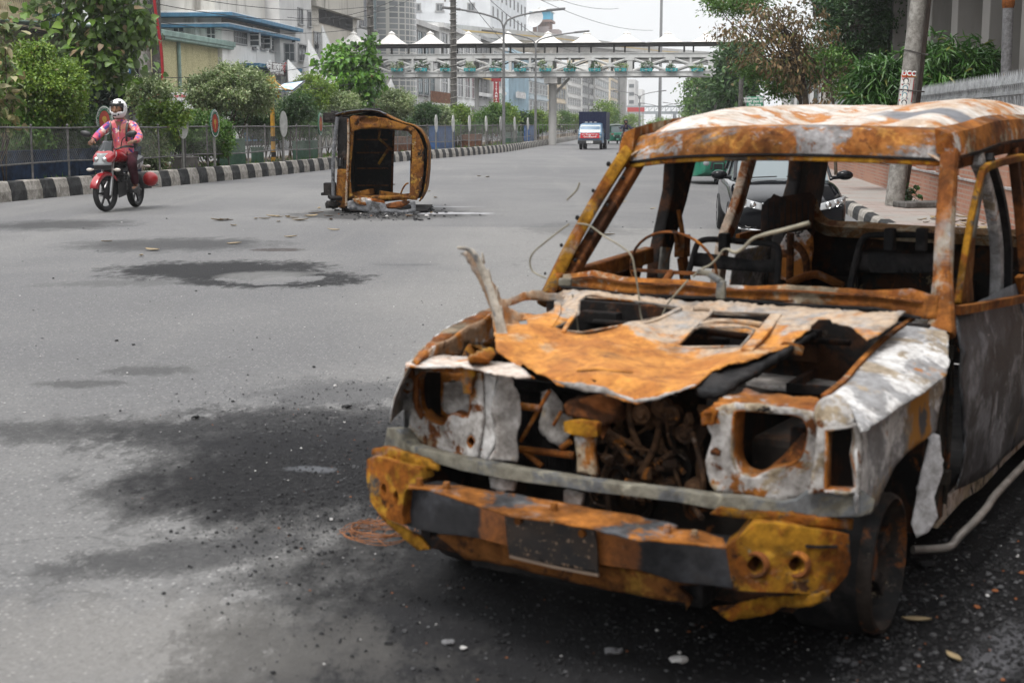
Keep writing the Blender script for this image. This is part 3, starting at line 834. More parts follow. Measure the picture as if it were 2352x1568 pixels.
S.sheet('latch_support', zg((775, 640), (970, 650), (965, 800), (1010, 1050), (800, 1015), (800, 860)), V(.12), m_orwh, .025, (), 10, .006)
S.sheet('latch_support', zg((690, 300), (800, 230), (980, 240), (1160, 330), (1150, 470), (1010, 520), (780, 470), (690, 420)), V(.16), m_rustdk, .05, (), 12, .02, 18)
S.sheet('latch_support', zg((665, 1205), (850, 1240), (830, 1375), (665, 1350)), V(.08), m_white, .02, (), 12, .004)
S.sheet('lower_support', zg((-120, 1060), (145, 1090), (140, 1210), (-100, 1180)), V(.08), m_white, .02, (), 12, .004)
S.sheet('inner_shelf', zc((1230, 700), (1330, 620), (1480, 560), (1760, 545), (1900, 590), (1790, 745), (1500, 745)), lambda p: p.z - .70, m_white, .01, (), 14, .01, 8)
bt = S.pts(zc((1510, 720), (1660, 628), (1840, 630), (1770, 735)), lambda p: p.z - .735)
b = MB(); b.strip(bt + [bt[0]], .03, .02, side=(0, 0, 1)); b.build('battery_tray', m_dark, suv)
S.sheet('torn_curl', zc((1345, 605), (1400, 560), (1480, 488), (1590, 498), (1570, 552), (1490, 530), (1440, 610), (1400, 622)), lambda p: p.y - .75 - .3 * (p.x - .4), m_orwh, .005, (), 9, .012, 20)
b = MB()
b.b2((-.74, 1.2, .2), (.74, 1.235, .93)); b.b2((-.66, .2, .22), (-.62, 1.2, .80)); b.b2((.60, .24, .22), (.64, 1.2, .74)); b.b2((-.64, .2, .2), (.64, 1.2, .24))
for i in range(14): b.box((rr.uniform(-.6, .6), 1.17, rr.uniform(.6, .88)), (rr.uniform(.05, .2), .05, rr.uniform(.04, .12)))
b.tube([(-.5, 1.14, .86), (-.2, 1.1, .87), (.1, 1.13, .85), (.5, 1.12, .86)], .012, 8)
b.build('firewall', m_dark, suv, bevel=.006)
bar = ze((235, 15), (300, 28), (370, 125), (600, 190), (900, 248), (1300, 318), (1700, 372), (2195, 430)) + zd((150, 622), (400, 645), (560, 668), (640, 655), (700, 610), (780, 622), (950, 622), (985, 600), (1050, 650), (1035, 712), (960, 738), (740, 742), (300, 712), (0, 660)) + ze((1800, 446), (1500, 412), (1000, 340), (700, 285), (400, 192), (210, 140))
S.sheet('front_bar', bar, lambda p: p.y - (.03 + .17 * abs(p.x / .82) ** 3), m_bar, .045, (), 11, .0025, 10, bevel=.006)
def band(px, py): return S.hit(*ze((px, py))[0], bump_v).x
bx = [band(815, 600), band(1000, 700), band(1545, 760), band(1825, 800)]
m = NT('bumper_bands')
xyz = m.n('ShaderNodeSeparateXYZ'); m.l(m.coord(), xyz.inputs[0])
X = m.math('ADD', xyz.outputs['X'], m.math('MULTIPLY', m.math('SUBTRACT', m.noise(14, 4, .6, 2), .5), .05))
orn = m.mix(m.step(m.noise(8, 6, .65, 1), .42, .62), (0.3, 0.1, 0.018), (0.16, 0.055, 0.015))
orn = m.mix(m.step(m.noise(12, 6, .65, 5), .6, .7), orn, (.3, .25, .16))
blk = m.mix(m.step(m.noise(5, 6, .65, 3), .45, .65), (0.011, .011, .013), (0.036, .037, .043))
blk = m.mix(m.step(m.noise(9, 6, .65, 4), .64, .72), blk, BROWN)
f = m.math('MULTIPLY', m.step(X, bx[0] - .01, bx[0] + .01), m.step(X, bx[3] + .01, bx[3] - .01))
gr = m.noise(30, 8, .8, 31)
topf = m.step(m.math('ADD', xyz.outputs['Z'], m.math('MULTIPLY', xyz.outputs['X'], .06)), .487, .497)
cb = m.mix(f, blk, orn); cb = m.mix(m.step(gr, .34, .6), m.mix(1.0, cb, (.5, .5, .5), 'MULTIPLY'), cb); cb = m.mix(m.math('MULTIPLY', m.step(m.noise(4, 9, .72, 9), .52, .68), .55), cb, (.04, .03, .022)); m.base(cb); m.set(.75, 0, .4); m.bump(m.noise(40, 5, .7, 3), .3, .004)
m_bump = m.mat
S.sheet('bumper', ze((362, 388), (480, 398), (800, 500), (970, 555), (1540, 645), (1830, 718)) + zd((0, 868), (280, 900), (300, 915), (305, 1112), (150, 1095), (0, 1075)) + ze((1830, 912), (1560, 872), (980, 755), (800, 705), (560, 680), (330, 622), (340, 450)), bump_v, m_bump, .12, (), 13, .003, 12, bevel=.012)
m_btop = layered('bumper_top_rust', ORANGE, [((.3, .11, .025), 6, .45, .6, 1), ((.1, .105, .115), 3.2, .48, .56, 12), ((.3, .24, .15), 8, .58, .68, 3)], bump=.3, soot=0.6)
S.sheet('bumper_top', ze((362, 388), (372, 362), (520, 372), (700, 380), (1000, 425), (1500, 515), (1900, 588), (2060, 622)) + zd((0, 797), (160, 818), (258, 850), (280, 900), (0, 868)) + ze((1830, 718), (1540, 645), (970, 555), (800, 500), (480, 398)), lambda p: p.z - (.518 - .055 * (p.x)), m_btop, .006, (), 11, .005, 14)
for x, y in ze((435, 360), (605, 385), (1990, 655), (1280, 515), (2160, 690)):
 c = S.hit(x, y, lambda p: p.z - (.525 - .055 * p.x)); b = MB(); b.cyl(c - Vector((0, 0, .01)), c + Vector((0, 0, .014)), .013, .01, 8); b.build('bolt', m_oran, suv)
S.sheet('valance', ze((545, 690), (800, 718), (990, 765), (1560, 885), (1830, 925), (2195, 1000)) + zd((0, 1095), (40, 1130), (95, 1180), (60, 1230)) + ze((2100, 1110), (1900, 1085), (1500, 1012), (1000, 885), (720, 835)), lambda p: bump_v(p) - .06 - .35 * (.33 - p.z), layered('valance_rust', (.19, .075, .02), [(DKBROWN, 5, .48, .6, 1), (ORANGE, 7, .58, .68, 2), ((.3, .16, .03), 5, .55, .65, 3)]), .02, (), 13, .006, 10)
def cap_v(p):
 if p.x < 0: return p.y - (-.05 + .10 * abs(p.x / .8) ** 4)
 return p.y - (-.055 + .20 * abs(p.x / .80) ** 4 + .9 * max(0, abs(p.x) - .74))
S.sheet('bumper_cap', zd((268, 895), (330, 858), (420, 772), (560, 778), (915, 832), (925, 980), (905, 1045), (830, 1130), (700, 1142), (310, 1122), (288, 1000)), cap_v, m_ochre, .10, [round_poly(zd((425, 942), (470, 990), (425, 1036), (380, 990)), 4), round_poly(zd((640, 946), (684, 990), (640, 1034), (596, 990)), 4)], 12, .0018, 6, bevel=.014)
b = MB()
for x, y in zd((425, 990), (640, 990)):
 c = S.hit(x, y, cap_v); b.lathe([(.027, .09), (.027, -.006), (.033, -.008), (.04, .0), (.04, .01)], c, 'Y', 20); b.lathe([(0, .085), (.03, .085)], c, 'Y', 20)
b.build('lamp_hole_rim', m_rustdk, suv, smooth=True)
S.sheet('bumper_cap', ze((105, 215), (150, 192), (430, 272), (452, 340), (372, 388), (342, 420), (322, 560), (332, 625), (240, 592), (170, 540), (122, 470), (103, 330)), cap_v, m_ochre, .06, [round_poly(ze((195, 400), (212, 365), (228, 400), (215, 450)), 3), round_poly(ze((270, 445), (286, 408), (302, 450), (288, 500)), 3)], 11, .002, 6, bevel=.012)
b = MB(); b.strip(S.pts(zd((690, 892), (770, 896), (850, 894)), lambda p: cap_v(p) + .004), .007, .008, side=(0, 0, 1)); b.build('cap_groove_shade', m_char, suv)  # dark strip laid on the cap imitates a shaded groove
S.sheet('bumper_skirt', ze((170, 542), (250, 605), (430, 690), (492, 778), (420, 782), (205, 592)), lambda p: cap_v(p) - .06, m_ochre, .012, (), 9, .006)
S.sheet('bumper_filler', ze((138, 190), (140, 152), (210, 130), (380, 180), (540, 250), (556, 288), (462, 272), (300, 225)), lambda p: cap_v(p) - .03, m_ochre, .02, (), 9, .005, 20, jag=3)
S.sheet('bumper_filler', zd((188, 722), (220, 695), (330, 700), (640, 732), (945, 752), (935, 802), (800, 800), (700, 790), (440, 752), (240, 735)), lambda p: cap_v(p) - .05, m_ochre, .02, (), 9, .005, 20, jag=3)
S.sheet('hanging_strip', zd((192, 1212), (330, 1200), (480, 1160), (822, 1132), (820, 1190), (700, 1207), (552, 1210), (530, 1242), (400, 1266), (300, 1286), (230, 1250)), lambda p: p.y - .1 - .02 * math.sin(p.x * 24), m_ochre, .008, (), 10, .012, 16, jag=3)
def plate_m():
 m = NT('scorched_plate')
 n1 = m.noise(26, 3, .6, 1, stretch=(1, 1, 2.4)); n2 = m.noise(60, 3, .6, 2, stretch=(1.6, 1, .7))
 c = m.mix(m.step(m.noise(9, 5, .6, 4), .4, .65), (.018, .016, .016), (.045, .03, .022))
 c = m.mix(m.math('MULTIPLY', m.step(n1, .555, .63), m.step(n2, .5, .58)), c, (.3, .2, .13))
 m.base(c); m.set(.5, .2, .5); m.bump(m.noise(50, 4, .6, 3), .3, .003)
 return m.mat
pl = S.sheet('number_plate', ze((968, 562), (1050, 566), (1540, 650), (1562, 948), (1000, 826)), lambda p: bump_v(p) + .02 - .12 * max(0, .40 - p.z) * 0, plate_m(), .004, (), 13, .003, 14)
pe = S.pts(ze((1002, 822), (1280, 888), (1561, 940)), lambda p: bump_v(p) + .026)
pt = S.pts(ze((970, 566), (1250, 600), (1540, 654)), lambda p: bump_v(p) + .024)
b = MB(); b.strip(pe, .008, .006, side=(0, 0, 1)); b.strip(pt, .004, .006, side=(0, 0, 1)); b.build('plate_rim', plain('rim_tan', (.26, .19, .14), .5), pl)
for x, y in ze((1050, 602), (1450, 680)):
 c = S.hit(x, y, lambda p: bump_v(p) + .03); b = MB(); b.cyl(c, c + Vector((0, .03, 0)), .012, n=8); b.build('plate_bolt', m_oran, pl)
def wheel(c, rz, outer=1):
 wh = thing('wheel', None, None, c, rz); wh.parent = suv
 b = MB(); w = .13
 b.lathe([(.16, -w), (.205, -w), (.228, -w * .8), (.232, 0), (.228, w * .75), (.205, w * .95)], (0, 0, 0), 'X', 36)
 b.build('tyre_remains', m_char, wh, smooth=True)
 b = MB(); s_ = outer
 b.lathe([(.222, s_ * .10), (.226, s_ * .125), (.218, s_ * .145), (.207, s_ * .148), (.198, s_ * .13), (.188, s_ * .115), (.18, s_ * .05), (.176, -s_ * .1)], (0, 0, 0), 'X', 40)
 b.build('rim', layered('rim_rust', (.035, .028, .024), [(BROWN, 7, .56, .66, 1), (CHAR, 6, .5, .62, 2), (TAN, 9, .6, .7, 3)], rough=.6), wh, smooth=True)
 b = MB()
 for i in range(6):
  q = i * math.pi / 3 + .3
  b.strip([(s_ * .06, .045 * math.cos(q), .045 * math.sin(q)), (s_ * .085, .11 * math.cos(q), .11 * math.sin(q)), (s_ * .09, .183 * math.cos(q), .183 * math.sin(q))], [.06, .045, .055], [.02] * 3, side=(0, -math.sin(q), math.cos(q)))
 b.lathe([(0, s_ * .1), (.035, s_ * .1), (.05, s_ * .08), (.06, s_ * .03), (.06, -s_ * .05)], (0, 0, 0), 'X', 16)
 b.build('spokes', layered('spoke_burnt', (.06, .05, .045), [(BROWN, 8, .5, .6, 1), ((.3, .25, .22), 14, .6, .7, 2), (CHAR, 8, .5, .6, 3)], rough=.6), wh, smooth=True)
 return wh
wheel((.625, .72, .228), R(1), 1); wheel((-.70, .72, .228), R(-5), -1); wheel((.70, 3.42, .228), 0, 1); wheel((-.70, 3.42, .228), 0, -1)
cr = [S.hit(x, y, fs) + Vector((.004, 0, 0)) for x, y in zd((968, 242), (1120, 168), (1250, 104), (1388, 40))]
b = MB(); b.strip(smooth_path(cr, 4), .012, .008, side=(0, 0, 1)); b.build('fender_crease', m_fend, suv, bevel=.003)
def ds(p): return p.x - (us(p.z) - .005 + .02 * math.sin((p.y - 1.4) * 2.4))
edge = [S.hit(x, y, ds) for x, y in zi((462, 75), (482, 300), (476, 480), (505, 690), (522, 850), (500, 1000), (462, 1085))]
def side_sheet(name, poly, mat, uf, holes=(), step=.06, thick=.006, crumple=.004):
 Vv, T = tri_fill(poly, holes, step)
 b = MB(); P = []
 for y, z in Vv:
  q = Vector((uf(y, z), y, z)); P.append(q + noise.noise_vector(q * 7) * crumple)
 sg = 1 if P[0].x > 0 else -1
 a, c, d = [P[i] for i in T[0]]
 if (c - a).cross(d - a).x * sg < 0: T = [(t[0], t[2], t[1]) for t in T]
 b.add(P, T)
 return b.build(name, mat, suv, smooth=True, solid=thick, offset=-1)
uR = lambda y, z: us(z) - .005 + .012 * math.exp(-((z - .80) / .025) ** 2)
dpoly = [(p.y, p.z) for p in edge] + [(1.95, .245), (2.46, .245), (2.47, .6), (2.44, .955)]
side_sheet('door', dpoly, m_door, uR, step=.05)
side_sheet('rear_door', [(2.475, .245), (2.95, .245), (3.02, .45), (3.2, .6), (3.28, .62), (3.27, .955), (2.47, .955)], m_door, uR)
side_sheet('quarter_panel', [(3.28, .955), (3.285, .64), (3.42, .66), (3.6, .62), (3.74, .5), (3.8, .3), (4.32, .3), (4.34, .96)], m_fend, uR)
side_sheet('quarter_panel', [(3.28, .955), (3.285, .64), (3.42, .66), (3.6, .62), (3.74, .5), (3.8, .3), (4.32, .3), (4.34, .96)], m_fend, lambda y, z: -us(z))
b = MB()
be = S.pts(zi((458, 78), (560, 62), (700, 35), (850, 5)), ds)
b.strip([p + Vector((.004, 0, .012)) for p in be] + [Vector((.79, 2.44, .985))], .03, .03, side=(0, 0, 1)); b.build('door_sill_rail', m_oran, suv)
b = MB(); b.b2((.66, 1.37, .2), (.755, 1.47, .96)); b.b2((.70, 1.40, .78), (.78, 1.46, .83)); b.b2((.70, 1.40, .33), (.78, 1.46, .38)); b.tube([(.762, 1.44, .94), (.77, 1.45, .6), (.762, 1.46, .25)], .009, 8)
b.build('hinge_pillar', layered('hinge_pillar_rust', (.035, .03, .025), [(BROWN, 7, .5, .62, 1), ((.12, .11, .09), 10, .58, .66, 2), (ORANGE, 12, .64, .7, 3)]), suv, bevel=.006)
b = MB(); b.strip([(.735, 1.42, .205), (.745, 1.75, .225), (.74, 2.1, .205), (.742, 2.5, .215), (.735, 3.0, .21)], [.085, .07, .09, .075, .08], [.03] * 5, side=(0, 0, 1)); b.build('sill', layered('sill_ash', (.5, .43, .38), [(TAN, 7, .45, .6, 1), (BROWN, 8, .55, .64, 2), (CHAR, 9, .57, .64, 3)]), suv, bevel=.008)
st = S.pts(zi((215, 1422), (320, 1418), (395, 1412), (440, 1395), (480, 1345), (560, 1270), (640, 1180), (700, 1095)), lambda p: p.x - .86 + max(0, 1.45 - p.y) * .8)
b = MB(); b.tube(smooth_path(st + [Vector((.86, 2.6, st[-1].z)), Vector((.86, 3.0, .16)), Vector((.6, 3.08, .17))], 4), .015, 10); b.build('side_step', plain('step_steel', (.17, .155, .14), .5, .3, .5, .4, 7), suv, smooth=True)
b = MB(); b.b2((-.6, 1.2, .14), (-.42, 4.2, .26)); b.b2((.42, 1.2, .14), (.6, 4.2, .26)); b.b2((-.74, 1.22, .24), (.74, 4.3, .29)); b.cyl((-.6, .72, .22), (.6, .72, .22), .05); b.cyl((-.6, 3.42, .22), (.6, 3.42, .22), .06); b.b2((-.4, .1, .2), (.4, .3, .27)); b.build('chassis', m_char, suv, bevel=.01)
side_sheet('door', [(1.3, .98), (1.32, .25), (2.1, .25), (2.12, 1.01)], m_rustdk, lambda y, z: -us(z) + .01)
b = MB(); b.strip([(-.735, 1.27, .985), (-.73, 1.6, 1.0), (-.72, 2.1, 1.03)], .07, .05, side=(0, 0, 1)); b.build('door_sill_rail', m_oran, suv, bevel=.008)
side_sheet('rear_door', [(2.4, .55), (2.42, .27), (2.85, .27), (2.86, .6)], m_dark, lambda y, z: -us(z) + .01)
S.sheet('cowl', zj((-640, 700), (-500, 690), (-300, 660), (0, 722), (300, 738), (600, 752), (960, 792), (1200, 808), (1500, 795), (1900, 815), (2352, 850), (2700, 830), (2950, 905), (2930, 1120), (2800, 1110), (2352, 1010), (1650, 980), (900, 915), (0, 880), (-350, 830), (-620, 800)), lambda p: p.y - (1.24 + .5 * (p.z - .93)), m_orwh, .012, [zj((1180, 930), (1350, 930), (1500, 945), (1640, 968), (1420, 955))], 13, .002, 16, jag=.4)
cg = lambda p: p.y - (1.225 + .5 * (p.z - .93))
b = MB(); b.strip(S.pts(zj((-600, 812), (-350, 838), (0, 886), (900, 922), (1650, 988), (2352, 1018), (2780, 1110)), cg), .008, .016, side=(0, 0, 1)); b.build('cowl_gap_shade', m_char, suv)  # dark strip stands in for the shade in the open gap
b = MB(); b.strip(S.pts(zj((-560, 745), (-300, 722), (0, 775), (600, 808), (960, 845), (1500, 850), (2352, 900), (2800, 960)), cg), .006, .016, side=(0, 0, 1)); b.build('cowl_seam', m_rustdk, suv)
b = MB(); b.tube([(-.62, 1.56, .93), (-.1, 1.52, .945), (.5, 1.54, .94), (.7, 1.56, .93)], .03, 10); b.b2((-.68, 1.5, .55), (.68, 1.6, .88)); b.build('dashboard_frame', m_char, suv, bevel=.01)
b = MB(); c = S.hit(*zj((905, 845))[0], (1, 1.16)); b.box(c, (.035, .02, .07)); b.strip([c + Vector((0, 0, .03)), c + Vector((-.06, .02, .055)), c + Vector((-.1, .02, .06))], .03, .02, side=(0, 1, 0)); b.build('wiper_mount', m_bar, suv, bevel=.006); b = MB(); c = S.hit(*za((1350, 515))[0], (1, 1.18)); b.box(c, (.05, .03, .03), .3); b.build('wiper_mount', m_bar, suv, bevel=.006)
AbR, AtR = Vector((.765, 1.27, .94)), Vector((.655, 1.74, 1.50))
AbL, AtL = Vector((-.765, 1.27, .96)), Vector((-.655, 1.74, 1.49))
m_apr = layered('pillar_rust', (.36, .13, .026), [((.24, .08, .018), 6, .45, .6, 1), (TAN, 5, .5, .6, 2, (1, .4, .4)), (ASH, 6, .55, .65, 3, (1, .4, .4)), (BROWN, 12, .6, .68, 9), ((.5, .5, .52), 7, .62, .68, 5)], bump=.3, soot=0.4)
b = MB(); b.strip(smooth_path([AbR + Vector((.01, -.03, -.06)), AbR.lerp(AtR, .35) + Vector((0, -.012, .01)), AbR.lerp(AtR, .75) + Vector((0, -.008, .012)), AtR], 4), [.105, .09, .08] + [.066] * 9 + [.085], .06, side=(1, -.15, 0)); b.build('windscreen_pillar', m_apr, suv, smooth=False, bevel=.022)
b = MB(); b.strip(smooth_path([AbL + Vector((-.01, -.03, -.06)), AbL.lerp(AtL, .35) + Vector((0, -.012, .01)), AbL.lerp(AtL, .75) + Vector((0, -.008, .012)), AtL], 4), .05, .09, side=(1, .9, 0)); b.build('windscreen_pillar', m_ochre, suv, bevel=.012)
b = MB(); b.strip([AbL + Vector((.035, .05, 0)), AtL + Vector((.04, .05, -.02))], .05, .05, side=(1, 0, 0)); b.build('pillar_inner_flange', m_rustdk, suv, bevel=.01)
b = MB()
for i in range(9):
 p = AbL.lerp(AtL, .1 + .1 * i) + Vector((-.05 + .1 * (i % 2), -.01, 0)); b.ball(p, rr.uniform(.006, .012), 6, 4)
b.build('melted_sealant', m_char, suv)
m_head = layered('header_rust', (.36, .15, .04), [((.28, .1, .022), 5, .42, .56, 1), ((.46, .22, .05), 6, .52, .62, 2), ((.27, .265, .27), 3.6, .5, .57, 3, (.6, 1, 1)), ((.46, .45, .45), 7, .55, .62, 6, (.5, 1, 1)), (BROWN, 9, .57, .65, 4)], bump=.3, soot=.45)
b = MB()
hp = [Vector((-.66, 1.74, 1.475)), Vector((-.4, 1.66, 1.505)), Vector((0, 1.62, 1.52)), Vector((.4, 1.66, 1.515)), Vector((.64, 1.735, 1.505))]
hd = smooth_path(hp, 6)
prof = [(.03, -.05), (-.002, -.048), (.0, -.034), (-.016, -.03), (-.012, .01), (.012, .05), (.05, .07), (.12, .078), (.12, .03), (.05, -.03)]
rings = [[q + Vector((0, a, bb)) for a, bb in prof] for q in hd]
b.loft(rings); b.build('roof_header', m_head, suv, smooth=True)
b = MB(); b.strip([q + Vector((0, -.012, -.034)) for q in hd], .008, .012, side=(0, 0, 1)); b.build('header_gap_shade', m_char, suv); b = MB(); b.strip([q + Vector((0, -.006, -.05)) for q in hd], .018, .014, side=(0, 0, 1)); b.build('header_lip', m_ochre, suv, bevel=.004)  # dark strip imitates the shaded gap above the header lip
def roof_z(u, v):
 t = (v - 1.70) / 2.65
 z = 1.60 + .105 * math.sin(min(1, t * 1.5) * 1.57) - .03 * max(0, t - .55)
 z -= .085 * math.exp(-((u + .12) / .22) ** 2 - ((v - 2.55) / .7) ** 2)
 z -= .04 * math.exp(-((u - .32) / .1) ** 2 - ((v - 2.1) / .35) ** 2)
 z += .03 * math.exp(-((u - .5) / .2) ** 2 - ((v - 2.7) / .8) ** 2)
 z += .03 * math.exp(-((u + .42) / .18) ** 2 - ((v - 2.3) / .6) ** 2)
 return z - .11 * abs(u / .66) ** 6 - .55 * max(0, 1.92 - v) ** 1.4
m = NT('burnt_roof')
xyz = m.n('ShaderNodeSeparateXYZ'); m.l(m.coord(), xyz.inputs[0])
c = m.mix(m.step(m.noise(3.2, 10, .74, 1, dist=.5), .38, .6), (.58, .56, .53), (.43, .32, .23))
c = m.mix(m.step(m.noise(4.2, 9, .7, 4, dist=.6), .51, .58), c, (.4, .16, .035))
c = m.mix(m.step(m.noise(7, 6, .6, 6), .6, .68), c, (.62, .6, .57))
c = m.mix(m.step(m.noise(9, 6, .7, 8), .64, .7), c, BROWN)
vb = m.math('ADD', xyz.outputs['Y'], m.math('ADD', m.math('MULTIPLY', m.math('SUBTRACT', m.noise(7, 4, .6, 9), .5), .14), m.math('MULTIPLY', xyz.outputs['X'], .35)))
c = m.mix(m.math('MULTIPLY', m.math('MULTIPLY', m.step(vb, 2.30, 2.36), m.step(vb, 2.54, 2.48)), m.step(xyz.outputs['X'], .12, .3)), c, (.15, .155, .17))
c = m.mix(m.step(m.noise(20, 8, .8, 18), .35, .6), m.mix(1.0, c, (.62, .6, .58), 'MULTIPLY'), c)
c = m.mix(m.math('MULTIPLY', m.step(m.noise(2.6, 8, .7, 44), .55, .7), .4), c, (.2, .1, .05))
m.base(c); m.set(.75, 0, .35); m.bump(m.noise(30, 6, .7, 3), .25, .005)
m_roof = m.mat
b = MB(); b.grid(44, 60, lambda i, j: Vector(((i - .5) * 1.36, 1.70 + j * 2.66, roof_z((i - .5) * 1.36 * .97, 1.70 + j * 2.66))) + noise.noise_vector(Vector(((i - .5) * 9, j * 14, 2))) * .006)
b.build('roof', m_roof, suv, smooth=True, solid=.006, offset=-1)
for sgn in (1, -1):
 b = MB()
 pth = smooth_path([(sgn * .665, 1.70, 1.495), (sgn * .70, 1.95, 1.515), (sgn * .705, 2.4, 1.545), (sgn * .70, 3.3, 1.55), (sgn * .68, 4.34, 1.52)], 5)
 rings = [[q + Vector((sgn * a, 0, c_)) for a, c_ in ((-.06, .09), (-.01, .07), (.008, .02), (.014, -.012), (-.012, -.012), (-.05, .0))] for q in pth]
 b.loft(rings); b.build('roof_side_rail', m_orwh, suv, smooth=True)
 b = MB(); b.strip([q + Vector((sgn * .012, 0, -.018)) for q in pth], .012, .02, side=(0, 0, 1)); b.build('drip_rail', m_dark, suv)
 b = MB(); b.strip([q + Vector((-sgn * .02, 0, -.045)) for q in pth], .05, .025, side=(0, 0, 1)); b.build('roof_inner_rail', m_rustdk, suv, bevel=.006)
b = MB()
fp = [S.hit(x, y, (0, .745)) for x, y in zh((575, 1420), (620, 1120), (670, 820), (745, 500), (790, 462), (900, 428), (1040, 398))]
b.strip(fp[:4], [.03, .026, .024, .024], .025, side=(0, 1, .3)); b.strip(fp[3:] + [Vector((.72, 2.44, 1.46))], .03, .025, side=(0, 0, 1)); b.build('door_window_frame', m_ochre, suv, bevel=.006)
S.sheet('door_quarter_panel', zh((560, 1440), (625, 1100), (650, 960), (700, 960), (690, 1100), (680, 1260), (690, 1400)), (0, .735), m_oran, .01, (), 10, .003)
S.sheet('door_quarter_panel', zh((665, 960), (720, 760), (752, 520), (775, 520), (760, 640), (735, 760), (705, 960)), (0, .735), m_bar, .01, (), 10, .003)
bp = [S.hit(x, y, (0, .70)) for x, y in zh((705, 395), (735, 480), (775, 600), (810, 750), (835, 900), (850, 1050), (850, 1200), (845, 1380))]
b = MB(); b.strip(bp, [.075, .055, .05, .055, .06, .065, .07, .09], .045, side=(0, 1, 0)); b.build('door_pillar', m_fend, suv, bevel=.012)
b = MB(); b.strip([q + Vector((.03, .075, 0)) for q in bp], .03, .03, side=(0, 1, 0)); b.build('door_seal', m_char, suv)
for dv in (2.62, 2.86):
 b = MB(); b.strip([(.70, dv, 1.5), (.73, dv + .05, 1.25), (.76, dv + .08, .98)], .05, .04, side=(0, 1, 0)); b.build('rear_door_frame', m_rustdk, suv, bevel=.006)
b = MB(); b.strip([(.685, 3.3, 1.52), (.73, 3.32, 1.2), (.765, 3.34, .95)], .14, .05, side=(0, 1, 0)); b.build('rear_pillar', m_rustdk, suv, bevel=.01)
b = MB(); b.strip([(.67, 4.25, 1.51), (.72, 4.3, 1.2), (.765, 4.32, .95)], .2, .06, side=(0, 1, 0)); b.build('tail_pillar', m_rustdk, suv, bevel=.01)
b = MB(); b.strip([(-.70, 2.39, 1.50), (-.71, 2.34, 1.28), (-.73, 2.22, 1.0), (-.75, 2.2, .3)], [.26, .17, .12, .14], .06, side=(0, 1, 0)); b.build('door_pillar', m_dark, suv, bevel=.01)
b = MB()
c = S.hit(*zj((540, 430))[0], (0, -.64)); b.box(c, (.05, .07, .1)); b.cyl(c + Vector((0, 0, .05)), S.hit(*zj((505, 90))[0], (0, -.66)), .012, n=8); b.cyl(c + Vector((0, -.05, .0)), S.hit(*zj((470, 290))[0], (0, -.66)), .01, n=8); b.strip([c + Vector((.0, 0, -.05)), c + Vector((.02, .05, -.3))], .06, .03, side=(0, 1, 0)); b.build('belt_reel', m_oran, suv, bevel=.014)
S.sheet('belt_strap', zj((352, 440), (435, 450), (412, 735), (328, 730)), (0, -.62), layered('strap_rust', (.2, .19, .17), [(ORANGE, 8, .52, .6, 1), (OCHRE, 6, .55, .65, 2)]), .01, (), 10, .003)
b = MB(); b.strip([(-.70, 3.30, 1.52), (-.715, 3.12, 1.2), (-.73, 2.98, 1.02), (-.75, 2.86, .5)], [.09, .085, .085, .09], .05, side=(0, 1, 0)); b.build('rear_pillar', layered('pillar_ash_rust', (.3, .24, .19), [(BROWN, 6, .45, .58, 1), (ASH, 8, .58, .66, 2), (ORANGE, 7, .58, .66, 3)]), suv, bevel=.01)
b = MB(); b.strip([(-.68, 4.12, 1.52), (-.70, 4.1, 1.25), (-.73, 4.02, 1.0), (-.75, 4.0, .5)], [.5, .44, .5, .6], .08, side=(0, 1, 0)); b.build('tail_pillar', m_dark, suv, bevel=.015)
ledge = S.pts(zj((1740, -60), (1765, 60), (1800, 165), (1860, 235), (1960, 268), (2200, 280), (2352, 290), (2700, 315)), (1, 4.22))
b = MB(); b.strip(smooth_path(ledge + [Vector((.7, 4.22, 1.0))], 3), .07, .06, side=(0, -.6, 1)); b.build('tail_window_ledge', layered('ledge_rust', (.3, .17, .08), [(TAN, 6, .5, .6, 1), (BROWN, 7, .52, .62, 2), (DKBROWN, 9, .6, .66, 3)]), suv, smooth=True)
b = MB(); b.b2((-.72, 4.27, .3), (.72, 4.33, 1.0)); b.box((-.35, 4.24, .8), (.3, .04, .05)); b.box((.1, 4.25, .62), (.25, .03, .3)); b.box((-.5, 4.25, .6), (.16, .03, .3)); b.build('tail_panel', layered('tail_panel_char', (.02, .018, .017), [(DKBROWN, 5, .46, .58, 1), ((.2, .16, .1), 8, .6, .68, 2), (BROWN, 9, .6, .68, 3)]), suv, bevel=.01)
b = MB(); b.strip([(-.68, 4.3, 1.53), (.68, 4.3, 1.53)], .12, .08, side=(0, 0, 1)); b.build('tail_header', m_dark, suv, bevel=.015)
def seat(px_pts, v, plate, name='seat_frame'):
 s_ = thing('seat', None, None); s_.parent = suv
 P = [S.hit(x, y, lambda p: p.y - v - .12 * (p.z - .8)) for x, y in px_pts]
 b = MB(); b.tube(smooth_path(P, 4), .013, 10)
 b.build(name, m_char, s_, smooth=True)
 o_ = S.sheet('backrest_plate', plate, lambda p: p.y - v - .12 * (p.z - .8) - .02, m_char, .01, (), 14, .006, 8, parent=s_)
 b = MB(); lo, hi = min(p.x for p in P), max(p.x for p in P)
 b.b2((lo, v - .45, .5), (hi, v, .56)); b.b2((lo, v - .45, .3), (lo + .03, v, .5)); b.b2((hi - .03, v - .45, .3), (hi, v, .5)); b.build('seat_base', m_char, s_, bevel=.01)
 return s_
st1 = seat(zj((560, 850), (575, 740), (612, 640), (650, 500), (690, 405), (770, 372), (930, 375), (1180, 398), (1390, 418), (1445, 470), (1445, 620), (1425, 850)), 2.0, zj((640, 490), (900, 520), (1200, 572), (1430, 560), (1420, 690), (1100, 665), (640, 618)))
